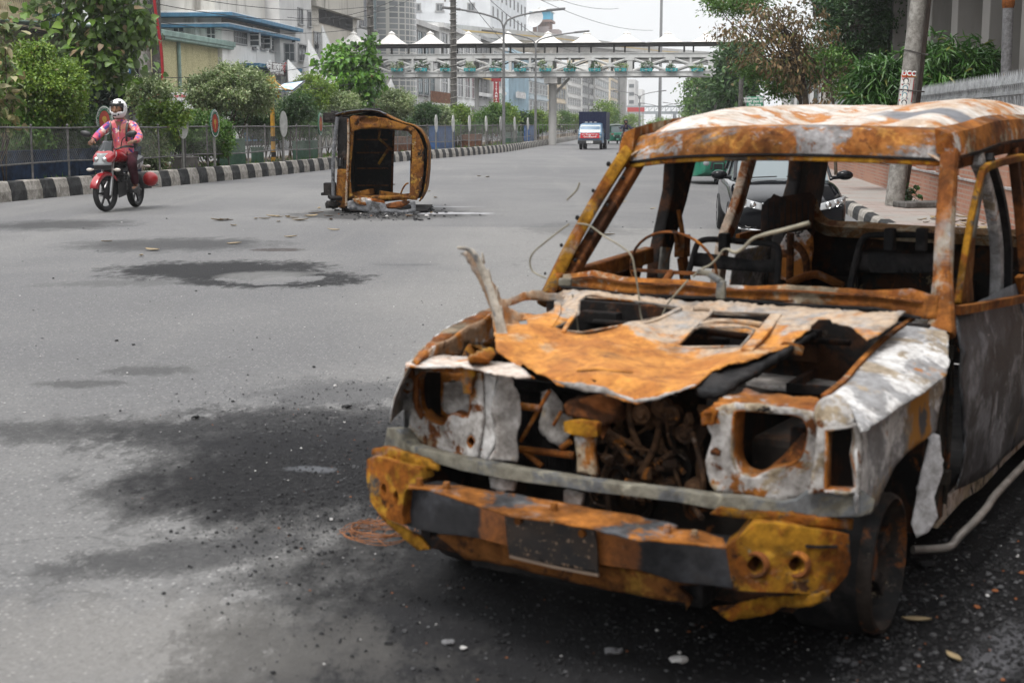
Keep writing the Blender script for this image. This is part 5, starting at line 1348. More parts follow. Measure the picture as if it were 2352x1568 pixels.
def crown_pts(blobs, nclump, per, cr, rng, droop=.2, up=.5, hollow=.35, flat=.8):
 """blobs: list of (cx,cy,cz,rx,ry,rz). Returns leaf positions, directions, normals and clump centres"""
 bl = np.array(blobs, float)
 wgt = bl[:, 3] * bl[:, 4] * bl[:, 5]; wgt = wgt ** .67; wgt /= wgt.sum()
 ci = rng.choice(len(bl), nclump, p=wgt)
 v = rng.normal(size=(nclump, 3)); v /= np.linalg.norm(v, axis=1)[:, None]
 rad = rng.uniform(hollow, 1, nclump) ** .5
 C = bl[ci, :3] + v * bl[ci, 3:] * rad[:, None]
 n = nclump * per
 k = np.repeat(np.arange(nclump), per)
 off = rng.normal(size=(n, 3)) * cr * np.array([1, 1, flat]) * (.55 + .9 * rng.random(nclump))[k][:, None] * .6
 P = C[k] + off
 out = P - bl[ci[k], :3]
 out /= np.linalg.norm(out, axis=1)[:, None] + 1e-6
 D = out * .7 + rng.normal(size=(n, 3)) * .6 + np.array([0, 0, -droop])
 N = out * .5 + rng.normal(size=(n, 3)) * .45 + np.array([0, 0, up])
 return P, D, N, C
def plant(name, label, cat, loc, blobs, mat, nclump=60, per=60, cr=.22, leaf=.07, wl=.5, kind='small', droop=.2, up=.5, seed=1, group=None, stems=7, stem_r=.018, trunk=None, m_stem=None, hollow=.35, rz=0, part=('stems', 'foliage'), limbs=14, flat=.8):
 rng = np.random.default_rng(seed)
 t = thing(name, label, cat, loc, rz, group)
 P, D, N, C = crown_pts(blobs, nclump, per, cr, rng, droop, up, hollow, flat)
 L = leaf * rng.uniform(.6, 1.25, len(P))
 leaf_cloud(part[1], P, D, N, L, L * wl * rng.uniform(.8, 1.2, len(P)), mat, t, kind)
 b = MB()
 ms = m_stem or m_bark
 low = C[np.argsort(np.linalg.norm(C[:, :2], axis=1))]
 if trunk:
  path = smooth_path(trunk[0], 5)
  n = len(path)
  b.tube(path, [trunk[1] * (1 - .65 * i / (n - 1)) for i in range(n)], 9)
  for i in range(limbs):
   tgt = Vector(C[rng.integers(len(C))])
   s0 = path[int(n * rng.uniform(.45, .98)) - 1]
   mid = s0.lerp(tgt, .5) + Vector(rng.normal(size=3) * .12) + Vector((0, 0, .1))
   pp = smooth_path([s0, mid, tgt], 4)
   r0 = trunk[1] * rng.uniform(.18, .38)
   b.tube(pp, [r0 * (1 - .75 * j / (len(pp) - 1)) for j in range(len(pp))], 6)
 else:
  for i in range(stems):
   tgt = Vector(C[rng.integers(len(C))])
   base = Vector((rng.normal() * .12, rng.normal() * .12, 0))
   mid = base.lerp(tgt, .55) + Vector((rng.normal() * .12, rng.normal() * .12, .05))
   pp = smooth_path([base, mid, tgt], 4)
   b.tube(pp, [stem_r * (1.2 - .8 * j / (len(pp) - 1)) for j in range(len(pp))], 5)
 b.build(part[0], ms, t, smooth=True)
 return t
m_bark = layered('bark', (.1, .08, .06), [((.06, .048, .036), 5, .45, .6, 1), ((.16, .14, .11), 9, .58, .7, 2)], bump=.6, bscale=30)
m_barkl = layered('bark_pale', (.2, .17, .13), [((.12, .1, .075), 5, .45, .6, 1), ((.28, .25, .2), 9, .58, .7, 2)], bump=.5, bscale=30)
DEAD = (.24, .16, .085)
lm_yg = leaf_mat('leaf_yellow_green', [(.06, .12, .012), (.11, .19, .022), (.2, .28, .04), (.06, .125, .014)], (.2, .17, .06), .03)
lm_mid = leaf_mat('leaf_mid_green', [(.04, .1, .014), (.07, .15, .022), (.05, .115, .018), (.12, .2, .035)], DEAD, .02)
lm_dk = leaf_mat('leaf_dark_green', [(.02, .055, .014), (.038, .085, .02), (.026, .064, .018), (.07, .125, .035)], DEAD, .01)
lm_frost = leaf_mat('leaf_frosted', [(.09, .14, .045), (.22, .27, .13), (.38, .42, .28), (.06, .11, .025), (.16, .23, .07)], DEAD, .02)
lm_big = leaf_mat('leaf_broad', [(.065, .13, .018), (.11, .19, .03), (.04, .085, .016), (.17, .26, .06)], (.33, .24, .14), .07, rough=.4, trans=.3, back=(.16, .22, .1))
lm_young = leaf_mat('leaf_young_tree', [(.045, .13, .016), (.08, .19, .024), (.14, .27, .04), (.035, .09, .014)], DEAD, .01, rough=.32, trans=.3)
lm_brown = leaf_mat('leaf_withered', [(.16, .1, .05), (.1, .062, .032), (.22, .15, .08), (.07, .046, .026), (.07, .09, .02)], None, 0, rough=.7, trans=.15)
lm_gloss = leaf_mat('leaf_glossy_dark', [(.02, .055, .018), (.036, .085, .026), (.055, .115, .036), (.03, .07, .02)], DEAD, .01, rough=.28, trans=.15)
lm_lance = leaf_mat('leaf_mango', [(.026, .08, .016), (.042, .115, .022), (.075, .16, .034), (.024, .065, .015)], (.2, .22, .05), .03, rough=.35, trans=.25)
lm_needle = leaf_mat('leaf_needle', [(.012, .03, .02), (.02, .042, .026)], None, 0, rough=.6)
def blob_px(cx, cy, rx, ry, Y, base, depth=1.0, f=None):
 """an ellipsoid of crown that fills the reading-grid ellipse at distance Y, relative to base"""
 p = atY(cx, cy, Y)
 k = Y / FPX
 return (p.x - base[0], p.y - base[1], p.z - base[2], rx * k, rx * k * depth, ry * k)
def shrub(px, off, blobs, label, mat, seed, nclump=70, per=70, cr=.2, leaf=.075, wl=.5, kind='small', group=None, stems=9, base_px=None, **kw):
 p = kerb_at(px, off, .32)
 B = [blob_px(cx, cy, rx, ry, p.y + dy, p) for cx, cy, rx, ry, dy in blobs]
 return plant('shrub', label, 'shrub', p, B, mat, int(nclump * 1.35), int(per * 1.35), cr, leaf * 1.22, wl * 1.1, kind, seed=seed, group=group, stems=stems, **kw)
p = kerb_at(-10, 1.2, .32)
plant('shrub', 'half-withered big-leaved shrub at the left picture edge', 'shrub', p, [blob_px(-12, 210, 40, 90, p.y, p), blob_px(-10, 100, 42, 55, p.y, p)], leaf_mat('leaf_withering', [(.07, .14, .025), (.26, .19, .11), (.05, .1, .02), (.1, .17, .04), (.36, .3, .2), (.055, .11, .02)], None, 0, rough=.5), 44, 12, .26, .2, .62, 'heart', .5, .3, 11)
shrub(95, 1.6, [(95, 205, 92, 72, 0), (50, 190, 60, 55, -.2), (150, 225, 40, 50, .2), (80, 130, 32, 34, .1)], 'large clipped yellow-green shrub behind the fence at far left', lm_yg, 12, 190, 95, .19, .07, .55, stems=16)
p = kerb_at(188, 2.4, .32)
plant('tree', 'broad-leaved sapling tree with big heart-shaped leaves, left of the pale concrete pole', 'tree', p,
      [blob_px(225, 40, 90, 75, p.y, p), blob_px(300, 55, 42, 58, p.y, p), blob_px(215, 135, 60, 55, p.y - .2, p), blob_px(98, 55, 20, 48, p.y - .2, p), blob_px(225, -60, 110, 60, p.y, p), blob_px(265, 150, 38, 40, p.y, p)], lm_big, 190, 17, .36, .215, .85, 'heart', .55, .35, 13, trunk=([(0, 0, 0), (-.15, 0, 1.5), (-.35, .1, 3.2), (-.1, 0, 5.2)], .08), limbs=34, m_stem=m_barkl, part=('trunk', 'crown'))
p = kerb_at(285, 4.4, .32)
plant('tree', 'dark feathery casuarina bush behind the motorcyclist', 'tree', p, [blob_px(268, 205, 38, 36, p.y, p), blob_px(240, 225, 40, 36, p.y, p)], lm_needle, 120, 60, .2, .22, .05, 'small', .2, .2, 14, trunk=([(0, 0, 0), (0, 0, 1.2), (-.1, 0, 2.2)], .07), part=('trunk', 'crown'))
shrub(348, 1.9, [(345, 222, 36, 40, 0), (372, 205, 22, 16, 0), (320, 215, 18, 22, 0)], 'loose silvery shrub right of the motorcyclist’s helmet', lm_frost, 15, 60, 55, .2, .085, .42, stems=7)
shrub(372, .95, [(375, 280, 45, 42, 0), (350, 330, 30, 38, 0), (402, 262, 24, 20, 0)], 'low leafy green bush pushing through the fence right of the motorcyclist', lm_yg, 16, 80, 60, .17, .085, .62, stems=8)
shrub(352, 1.0, [(350, 345, 30, 42, 0), (338, 318, 18, 20, 0)], 'small pale-leaved bush low behind the motorcyclist', lm_frost, 17, 40, 50, .16, .07, .45)
shrub(480, .95, [(478, 312, 52, 50, 0), (450, 290, 36, 34, 0), (505, 330, 28, 36, .1)], 'dense dark green round bush between the two oval signs', lm_mid, 18, 130, 90, .15, .06, .5)
shrub(530, 2.0, [(545, 205, 76, 46, 0), (470, 210, 42, 40, -.2), (590, 215, 40, 42, .2), (535, 172, 40, 22, 0)], 'big frosted pale-leaved shrub with bare stems left of the yellow post', lm_frost, 19, 190, 80, .2, .085, .42, stems=22)
shrub(675, 2.0, [(682, 248, 42, 32, 0), (660, 262, 28, 26, 0)], 'dark domed shrub right of the yellow post', lm_dk, 20, 110, 80, .17, .06, .5, stems=12)
shrub(725, 3.2, [(722, 206, 40, 30, 0), (745, 228, 34, 28, 0)], 'taller light green shrub behind the dark domed one', lm_yg, 21, 110, 80, .2, .075, .5, stems=10)
shrub(778, 2.2, [(785, 240, 36, 26, 0)], 'small frosted shrub just left of the dark street pole', lm_frost, 22, 70, 70, .2, .08, .45, stems=8)
p = kerb_at(842, 2.4, .32)
plant('tree', 'fresh green young tree with heart-shaped leaves behind the overturned wreck', 'tree', p,
      [blob_px(800, 165, 52, 45, p.y, p), blob_px(780, 130, 34, 34, p.y, p), blob_px(845, 190, 34, 44, p.y, p), blob_px(850, 112, 12, 30, p.y, p), blob_px(740, 150, 16, 14, p.y, p), blob_px(868, 160, 16, 26, p.y, p), blob_px(815, 215, 34, 30, p.y, p)], lm_young, 170, 17, .28, .21, .8, 'heart', .5, .35, 23, trunk=([(0, 0, 0), (-.1, 0, 1.6), (-.4, 0, 3.0), (-.7, 0, 4.4)], .07), limbs=26, part=('trunk', 'crown'))
shrub(905, 2.0, [(905, 240, 42, 28, 0), (890, 222, 24, 16, 0)], 'frosted round shrub above the right shoulder of the wreck', lm_frost, 24, 100, 80, .22, .085, .45, stems=10)
shrub(972, 1.9, [(976, 263, 32, 22, 0)], 'dark round clipped shrub right of the wreck', lm_dk, 25, 90, 80, .2, .07, .5, stems=10)
shrub(1014, 1.9, [(1014, 268, 22, 24, 0)], 'pale olive shrub between two dark clipped ones', lm_frost, 26, 60, 60, .22, .085, .45)
shrub(1052, 1.9, [(1056, 266, 24, 20, 0)], 'yellow-green shrub at the foot of the insulator pole', lm_yg, 27, 60, 60, .22, .085, .45)
shrub(1120, 1.9, [(1118, 276, 28, 22, 0), (1140, 262, 22, 20, 0)], 'dark spreading shrub left of the nearest street lamp', lm_mid, 28, 90, 70, .25, .09, .5)
for i, (px, cy, rx, ry, mt) in enumerate(((1165, 268, 22, 24, lm_yg), (1200, 280, 26, 18, lm_dk), (1235, 276, 22, 20, lm_yg), (1262, 278, 16, 18, lm_frost), (1292, 276, 22, 20, lm_mid), (1318, 280, 18, 16, lm_yg), (1340, 284, 14, 14, lm_dk))):
 shrub(px, 1.9, [(px, cy, rx, ry, 0)], ['rounded shrub in the far row along the fence, right of the nearest street lamp'][0], mt, 30 + i, 60, 45, .3, .13, .5, group='far shrubs along the median')
for i, (px, Y, cy, rx, ry, lab, mt) in enumerate(((1384, 170, 268, 24, 34, 'bright green feathery tree beyond the lorry', lm_yg), (1405, 190, 262, 14, 22, 'darker narrow tree beside the concrete flyover pier', lm_mid), (1448, 230, 280, 20, 16, 'light green bushy tree right of the flyover pier', lm_yg), (1520, 260, 283, 30, 10, 'low far greenery on the road island ahead', lm_yg), (1600, 240, 282, 14, 10, 'small far tree beyond the white van', lm_mid))):
 P = atY(px, 300, Y)
 base = Vector((P.x, P.y, 0))
 plant('tree', lab, 'tree', base, [blob_px(px, cy, rx, ry, Y, base), blob_px(px - rx * .4, cy + ry * .5, rx * .7, ry * .5, Y, base)], mt, 90, 40, .5, .24, .5, 'small', seed=50 + i, trunk=([(0, 0, 0), (.1, 0, .8), (0, 0, 2.2)], .12), part=('trunk', 'crown'))
for i, (px, cy, rx, ry, of) in enumerate(((40, 300, 60, 44, 1.9), (130, 300, 55, 44, 2.0), (210, 305, 45, 44, 2.2), (420, 300, 42, 46, 2.0), (560, 262, 60, 30, 2.6), (600, 285, 36, 26, 2.2), (640, 288, 40, 26, 2.6), (700, 280, 50, 30, 2.8), (760, 270, 46, 36, 2.8), (820, 270, 50, 34, 2.8), (900, 288, 50, 26, 2.6), (960, 290, 40, 18, 2.5), (1010, 292, 40, 16, 2.5), (1070, 290, 40, 16, 2.4), (1140, 292, 40, 14, 2.3), (1215, 292, 40, 12, 2.2))):
 shrub(px, of, [(px, cy, rx, ry, 0), (px + rx * .5, cy + ry * .3, rx * .6, ry * .7, .1)], 'dark green undergrowth shrub filling the gap behind the fence', lm_dk if i % 3 else lm_mid, 140 + i, 75, 55, .24, .085, .5, group='undergrowth shrubs behind the fence', stems=6)
rng = np.random.default_rng(3)
n = 5200
q = rng.uniform(0, 75, n); of = rng.uniform(.5, 2.2, n)
keep = np.array([noise.noise(Vector((a * .5, o_ * .8, 3))) > .02 for a, o_ in zip(q, of)])
q, of = q[keep], of[keep]
P = np.array([tuple(kerb_s(a, o_, .31)[0]) for a, o_ in zip(q, of)])
D = np.stack([rng.normal(size=len(P)) * .5, rng.normal(size=len(P)) * .5, np.ones(len(P))], 1)
N = rng.normal(size=(len(P), 3))
L = rng.uniform(.06, .22, len(P))
tag(leaf_cloud('grass', P, D, N, L, L * .12, lm_mid, None, 'small'), kind='stuff')
# ================================================================== buildings, footbridge, flyover
def wallm(name, base, stain=(.09, .085, .07), k=.5, light=None):
 m = NT(name)
 c = m.mix(m.step(m.noise(.35, 5, .6, 1), .38, .64), tuple(q * .86 for q in base), base)
 c = m.mix(m.math('MULTIPLY', m.step(m.noise(.9, 6, .68, 3, stretch=(1, 1, .14)), .52, .72), k), c, stain)
 c = m.mix(m.math('MULTIPLY', m.step(m.noise(2.6, 6, .7, 5), .6, .72), k * .7), c, tuple(q * .55 for q in base))
 m.base(c); m.set(.9, 0, .25); m.bump(m.noise(9, 5, .7, 3), .2, .02)
 return m.mat
m_wwhite, m_wcream, m_wgrey = wallm('wall_white', (.68, .67, .645)), wallm('wall_cream', (.6, .52, .4)), wallm('wall_grey', (.5, .495, .485))
m_wpale, m_wblue, m_wbeige = wallm('wall_pale', (.64, .64, .63)), wallm('wall_lightblue', (.42, .56, .64)), wallm('wall_beige', (.62, .53, .4))
m_wmoss = wallm('wall_mossy', (.4, .38, .34), (.05, .048, .035), .95)
m_wyel = wallm('balustrade_cream', (.55, .45, .29), (.2, .15, .09), .4)
m_btrim = plain('blue_trim', (.045, .14, .23), .6, 0, .4, .25, 2)
m_gtrim = plain('green_trim', (.17, .25, .22), .6, 0, .4, .25, 2)
m_frame = plain('window_frame_grey', (.25, .25, .25), .6)
m_framew = plain('window_frame_white', (.5, .5, .49), .6)
m_pane = glass('window_glass_dark', (.02, .024, .028), .08)
m_pane2 = glass('window_glass_grey', (.075, .085, .09), .1)
m_gl = glass('facade_glass', (.1, .15, .165), .06)
m_louv = plain('louvre_dark', (.035, .035, .037), .5, 0, .5, .4, 4)
m_red = layered('red_shutter', (.26, .02, .018), [((.16, .012, .012), 1.2, .45, .6, 1), ((.34, .05, .045), 3, .56, .7, 2)], rough=.55)
m_shut = layered('grey_shutter', (.24, .24, .24), [((.14, .14, .14), 1.2, .45, .6, 1), ((.34, .33, .32), 3, .56, .7, 2)], rough=.6)
m_conc2 = wallm('flyover_concrete', (.42, .41, .39), (.14, .135, .125), .6)
class Bld(Veh):
 def __init__(s, label, n, Y0, px=None, rz=-TH, name='building', cat='building', group=None):
  rt = thing(name, label, cat, (0, 0, 0), rz, group)
  s.th = -rz
  en = Vector((math.cos(s.th), -math.sin(s.th), 0)); er = Vector((math.sin(s.th), math.cos(s.th), 0))
  k = (px - 1176) / FPX
  Y = n / (k * math.cos(s.th) - math.sin(s.th))
  T = Vector((k * Y, Y, 0))
  rt.location = T
  Veh.__init__(s, rt, rz, T)
 def s_at(s, px): return s.hit(px, 200, (0, 0.0)).y
 def box(s, name, lo, hi, mat, bevel=0, parent=None):
  b = MB(); b.b2(lo, hi); return b.build(name, mat, parent or s.root, bevel=bevel)
 def rect(s, x0, y0, x1, y1, ax=0, val=0.0):
  """corners of an upright rectangle on plane axis=val read from pixels"""
  a, c = s.hit(x0, (y0 + y1) / 2, (ax, val)), s.hit(x1, (y0 + y1) / 2, (ax, val))
  xm = (x0 + x1) / 2
  return a, c, s.hit(xm, y1, (ax, val)).z, s.hit(xm, y0, (ax, val)).z
 def window(s, x0, y0, x1, y1, ax=0, val=0.0, pane=None, frame=None, bars=1, hbars=1, t=.09, proud=.07, name='window', sill=True):
  a, c, z0, z1 = s.rect(x0, y0, x1, y1, ax, val)
  o_ = 1 - ax
  u0, u1 = min(a[o_], c[o_]), max(a[o_], c[o_])
  s.win(u0, u1, z0, z1, ax, val, pane, frame, bars, hbars, t, proud, name, sill)
 def win(s, u0, u1, z0, z1, ax=0, val=0.0, pane=None, frame=None, bars=1, hbars=1, t=.09, proud=.07, name='window', sill=True):
  sg = 1 if ax == 0 else -1
  def bx(b, ua, ub, za_, zb_, d0, d1):
   lo, hi = (val + sg * d0, ua, za_), (val + sg * d1, ub, zb_)
   if ax == 1: lo, hi = (ua, val + sg * d0, za_), (ub, val + sg * d1, zb_)
   b.b2([min(p, q) for p, q in zip(lo, hi)], [max(p, q) for p, q in zip(lo, hi)])
  b = MB()
  bx(b, u0 - t, u0, z0, z1, -.02, proud); bx(b, u1, u1 + t, z0, z1, -.02, proud)
  bx(b, u0 - t, u1 + t, z1, z1 + t, -.02, proud + .004)
  bx(b, u0 - t * (1.6 if sill else 1), u1 + t * (1.6 if sill else 1), z0 - t, z0, -.02, proud + (.1 if sill else .004))
  for i in range(bars):
   u = u0 + (u1 - u0) * (i + 1) / (bars + 1); bx(b, u - t * .3, u + t * .3, z0, z1, .0, proud * .6)
  for i in range(hbars):
   z = z0 + (z1 - z0) * (i + 1) / (hbars + 1); bx(b, u0, u1, z - t * .3, z + t * .3, .0, proud * .5)
  w_ = b.build(name, frame or m_frame, s.root)
  b = MB(); bx(b, u0, u1, z0, z1, -.03, .012); b.build('pane', pane or m_pane, w_)
  return w_
B1 = Bld('cream building with a balustraded balcony and black shop sign at upper left', -29.0, 0, -60, 0.0)
s1 = B1.s_at(212); s0 = B1.s_at(-120)
B1.box('rear_wall', (-14, -75, 0), (0, s0 - .02, 14), m_wgrey)  # unseen street wall past the camera, added to block sky and darken reflections
zb_ = B1.hit(60, 41, (0, 0)).z
B1.box('wall', (-14, s0, 0), (0, s1, zb_ + 7), wallm('wall_shop_dark', (.16, .15, .14)))
b = MB(); b.b2((.0, s0, zb_ - .75), (.9, s1 + .3, zb_ - .05)); b.b2((.55, s0, zb_ + 1.05), (.85, s1 + .3, zb_ + 1.28)); b.build('balcony', m_wyel, B1.root, bevel=.03)
b = MB()
yy = s0 + .3
pf = [(.07, 0), (.07, .1), (.05, .16), (.1, .36), (.085, .5), (.045, .72), (.05, .86), (.075, .92), (.075, 1.1)]
while yy < s1:
 b.lathe(pf, (.7, yy, zb_ - .05), 'Z', 8); yy += .36
b.build('balusters', m_wyel, B1.root, smooth=True)
for i in range(3):
 B1.win(s0 + 4 + i * 8, s0 + 9 + i * 8, zb_ + 1.2, zb_ + 4.5, 0, 0, bars=3, hbars=0)
for i in range(5):
 u0 = s0 + (s1 - s0) * i / 5 + .15
 B1.win(u0, s0 + (s1 - s0) * (i + 1) / 5 - .15, zb_ - 5.6, zb_ - .95, 0, 0, glass('shop_glass', (.035, .04, .042), .08), plain('shop_mullion', (.1, .1, .1), .5), 1, 1, .12, .06, 'shop_window')
B1.box('awning_post', (.0, s0, zb_ - 6.2), (.12, s1, zb_ - 5.7), m_wyel)
m_signb = plain('sign_black', (.022, .022, .024), .45)
def board(B, x0, y0, x1, y1, mat, lines, ax=0, val=.15, th=.12, name='signboard', parent=None):
 a, c, z0, z1 = B.rect(x0, y0, x1, y1, ax, val)
 o_ = 1 - ax
 u0, u1 = min(a[o_], c[o_]), max(a[o_], c[o_])
 b = MB()
 if ax == 0: b.b2((val - th, u0, z0), (val, u1, z1))
 else: b.b2((u0, val, z0), (u1, val + th, z1))
 sb = b.build(name, mat, parent or B.root, bevel=.01)
 for txt, fx, fz, size, mt, sx in lines:
  u, z = u0 + (u1 - u0) * fx, z0 + (z1 - z0) * fz
  if ax == 0: text_mesh(txt, size, 'lettering', mt, sb, (val + .01, u, z), (R(90), 0, R(90)), depth=.01, bold=.01, sx=sx)
  else: text_mesh(txt, size, 'lettering', mt, sb, (u, val - .01, z), (R(90), 0, 0), depth=.01, bold=.01, sx=sx)
 return sb
m_let = plain('letter_white', (.75, .75, .74), .5)
board(B1, 66, 47, 128, 72, m_signb, [('লি', .22, .5, 1.15, m_let, 1.6), ('জ', .86, .5, 1.15, m_let, 1.6)])
board(B1, 66, 72.5, 128, 92, m_signb, [('LE', .24, .5, .98, m_let, 1.9), ('IN', .83, .5, .98, m_let, 1.9)])
board(B1, 66, 96, 128, 116, m_signb, [('E', .1, .5, .7, m_let, 1.6), ('D', .42, .5, .7, m_let, 1.6), ('G', .74, .5, .7, m_let, 1.6)])
for i in range(6):
 u0 = s0 + (s1 - s0) * i / 6
 b = MB(); b.b2((.05, u0 + .2, .3), (.09, u0 + (s1 - s0) / 6 - .2, 3.2))
 for j in range(18): b.b2((.085, u0 + .2, .35 + j * .16), (.12, u0 + (s1 - s0) / 6 - .2, .43 + j * .16))
 sh = b.build('shutter', m_red if i % 2 == 0 else m_shut, B1.root)
 if i == 3: text_mesh('CABLES', .9, 'lettering', plain('letter_red', (.45, .03, .03), .5), sh, (.13, u0 + 1.6, 2.2), (R(90), 0, R(90)), bold=.02)
B1b = Bld('grey building part-hidden behind the big-leaved tree and concrete pole', -33.0, 0, 258)
l1 = B1b.s_at(352)
B1b.box('wall', (-2.2, 0, 0), (0, l1 - .6, 13), m_wpale)
for i in range(3):
 for j in range(3): B1b.win(.8 + i * 2.6, 2.6 + i * 2.6, 4 + j * 3.2, 5.8 + j * 3.2, 0, 0)
b = MB(); b.b2((.02, .4, .3), (.08, l1 - 1, 3.0))
for j in range(16): b.b2((.08, .4, .35 + j * .16), (.11, l1 - 1, .43 + j * .16))
b.build('shutter', m_red, B1b.root)
SH = Bld('yellow-green corrugated metal shed with grey-green eaves and downpipes', -29.3, 0, 346)
l2 = SH.s_at(519)
ze_ = SH.hit(519, 113, (0, 0)).z
m_corr = layered('corrugated_sheet', (.56, .52, .31), [((.46, .43, .26), .8, .42, .6, 1, (1, 1, .2)), ((.55, .5, .3), 1.6, .55, .7, 2, (1, 1, .15)), ((.3, .27, .17), 3, .62, .76, 3, (1, 1, .1))], rough=.6, bump=.1)
b = MB()
n = int(l2 / .11)
pts = [((.035 if i % 2 else -.035), i * .11) for i in range(n + 1)]
b.loft([[(x, y, z) for x, y in pts] for z in (0, ze_)], closed=False)
b.build('corrugated_wall', m_corr, SH.root)
b = MB()
b.b2((-.1, -.3, ze_ - .05), (.55, l2 + .2, ze_ + .32)); b.b2((.42, -.3, ze_ + .1), (.62, l2 + .3, ze_ + .42)); b.build('eaves', m_gtrim, SH.root, bevel=.04)
b = MB(); b.add([(.5, -.3, ze_ + .36), (.5, l2 + .2, ze_ + .36), (-9, l2 + .2, ze_ + 1.0), (-9, -.3, ze_ + 1.0)], [(0, 1, 2, 3)]); b.build('roof', m_gtrim, SH.root, solid=.06)
SH.box('rear_wall', (-9, 0, 0), (-8.8, l2, ze_ + .6), m_corr)
for px in (411, 517):
 y_ = SH.s_at(px) - .2
 b = MB(); b.cyl((.14, y_, .5), (.14, y_, ze_ + .1), .11, n=10); b.build('downpipe', m_gtrim, SH.root, smooth=True)
WB = Bld('off-white two-storey building with blue trim bands and open steel windows', -29.0, 0, 523)
l3 = WB.s_at(664)
zt1, zt2, zaw = WB.hit(535, 29.5, (0, .9)).z, WB.hit(533, 56, (0, .7)).z, WB.hit(556, 140, (0, 1.2)).z
WB.box('wall', (-26, 0, 0), (0, l3, zt1 + .2), m_wwhite)
def wall_top():
 a = WB.hit(524, -10, (0, -.5)); return a.z
WB.box('parapet', (-26, .6, zt1 + .2), (-.6, l3 - 1.5, zt1 + 2.2), wallm('parapet_stained', (.5, .49, .46), (.1, .09, .075), .8))
WB.box('upper_storey', (-24, 5.5, zt1 + .2), (-5, l3 - 2.5, zt1 + 9), m_wpale)
for nm, z, d, h in (('upper_trim', zt1, 1.0, .24), ('lower_trim', zt2, .75, .2)):
 b = MB(); b.b2((-26, -d, z - h), (d, l3 + .5, z + .0)); b.build(nm, m_btrim, WB.root, bevel=.02)
 b = MB(); b.b2((-25.9, -d * .9, z + .0), (d * .9, l3 + .4, z + .07)); b.build('trim_top', m_wpale, WB.root)
WB.box('recess_band', (.0, .02, zt2 + .05), (.006, l3 - .05, zt1 - .25), wallm('band_grey', (.27, .255, .235)))
WB.window(543 - 5, 60, 565, 100, bars=6, hbars=2, pane=m_pane2, t=.1, sill=False)
WB.window(579, 64, 586, 112, bars=1, hbars=1); WB.window(597, 76, 609, 113, bars=1, hbars=2, pane=m_pane2); WB.window(619, 81, 627, 117, bars=1, hbars=2, pane=m_pane2); WB.window(642, 85, 652, 121, bars=1, hbars=1)
def leaf_shutter(px, y0, y1, w_):
 a = WB.hit(px, (y0 + y1) / 2, (0, .05)); z0, z1 = WB.hit(px, y1, (0, .05)).z, WB.hit(px, y0, (0, .05)).z
 b = MB(); b.b2((.05, a.y - .03, z0), (.05 + w_, a.y + .03, z1)); o = b.build('open_shutter', m_pane2, WB.root)
 b = MB()
 for z in (z0, (z0 * 2 + z1) / 3, (z0 + z1 * 2) / 3, z1): b.b2((.04, a.y - .05, z - .04), (.08 + w_, a.y + .05, z + .04))
 b.b2((w_ + .02, a.y - .05, z0), (w_ + .1, a.y + .05, z1)); b.build('shutter_frame', m_framew, o)
leaf_shutter(575, 68, 106, .6); leaf_shutter(608, 78, 112, .4); leaf_shutter(660, 88, 121, .6)
for x0, y0, x1, y1 in ((399, 62, 422, 86), (476, 61, 494, 98)):
 WB.window(x0, y0, x1, y1, 1, 0.0, frame=m_framew, bars=1, hbars=1, pane=m_pane2)
b = MB(); a, c, z0, z1 = WB.rect(425, 80, 431, 88, 1, 0); b.b2((a.x, -.02, z0), (c.x, 0, z1)); b.build('paint_patch', m_yel, WB.root)
a = WB.hit(453, 60, (1, 0)); b = MB(); b.tube([(a.x, -.15, zt1 - .2), (a.x, -.15, zt1 - 1.4), (a.x - .5, -.5, zt1 - 1.9)], .14, 10); b.cyl((a.x + .1, -.12, zt2 - .2), (a.x + .1, -.12, 2), .09); b.build('downpipe', m_framew, WB.root, smooth=True)
b = MB(); y0_, y1_ = WB.s_at(552), WB.s_at(622); b.b2((0, y0_, zaw - .25), (1.3, y1_ + 4, zaw)); b.build('awning', m_btrim, WB.root, bevel=.02)
WB.box('shop_recess_shade', (.0, y0_ + .3, .2), (.012, y1_ + 6, zaw - .3), wallm('shop_shade_dark', (.07, .065, .06)))  # flat dark sheet stands in for the shaded depth of the shop
for i in range(4): WB.win(y0_ + .6 + i * 2.6, y0_ + 2.8 + i * 2.6, .6, 3.4, 0, .012, m_pane, m_btrim, 2, 1)
board(WB, 621, 145, 656, 174, plain('sign_brown_grey', (.12, .1, .095), .5), [('বনী মেকানো', .40, .66, .62, m_let, 1.35), ('বি', .88, .6, .7, plain('letter_red', (.45, .03, .03), .5), 1.3), ('নারায়ণগঞ্জ বাজার', .4, .26, .3, m_let, 1.2)], 0, 1.6)
b = MB()
rr = random.Random(9)
for i in range(26):
 p0 = Vector((-2.2 + rr.uniform(-.3, .3), 8 + rr.uniform(0, 1.2), zt1 + 2.3 + rr.uniform(0, .5))); b.cyl(p0, p0 + Vector((.6 + rr.uniform(-.2, .2), 3.4 + rr.uniform(-.4, .4), rr.uniform(0, .3))), .05, n=5)
tag(b.build('bamboo_pile', plain('bamboo', (.4, .26, .13), .7), None), 'heap of bamboo canes lying on the flat roof of the white building', 'bamboo canes').matrix_world = WB.root.matrix_basis
W2 = Bld('tall pale grey building with narrow dark windows behind the white pyramids', -28.6, 0, 668)
l4 = W2.s_at(719)
W2.box('wall', (-18, -1.5, 0), (0, l4 - .05, 24), m_wgrey)
for r in ((684, 21, 694, 56), (706, 28, 713, 61), (685, 104, 702, 140)): W2.window(*r, bars=1, hbars=0, pane=m_pane, frame=m_frame)
W2.window(655, 102, 676, 140, 1, -1.5, bars=1, hbars=1, pane=m_pane2)
W3 = Bld('stained building with a mossy parapet and dark louvred window strip', -29.0, 0, 720)
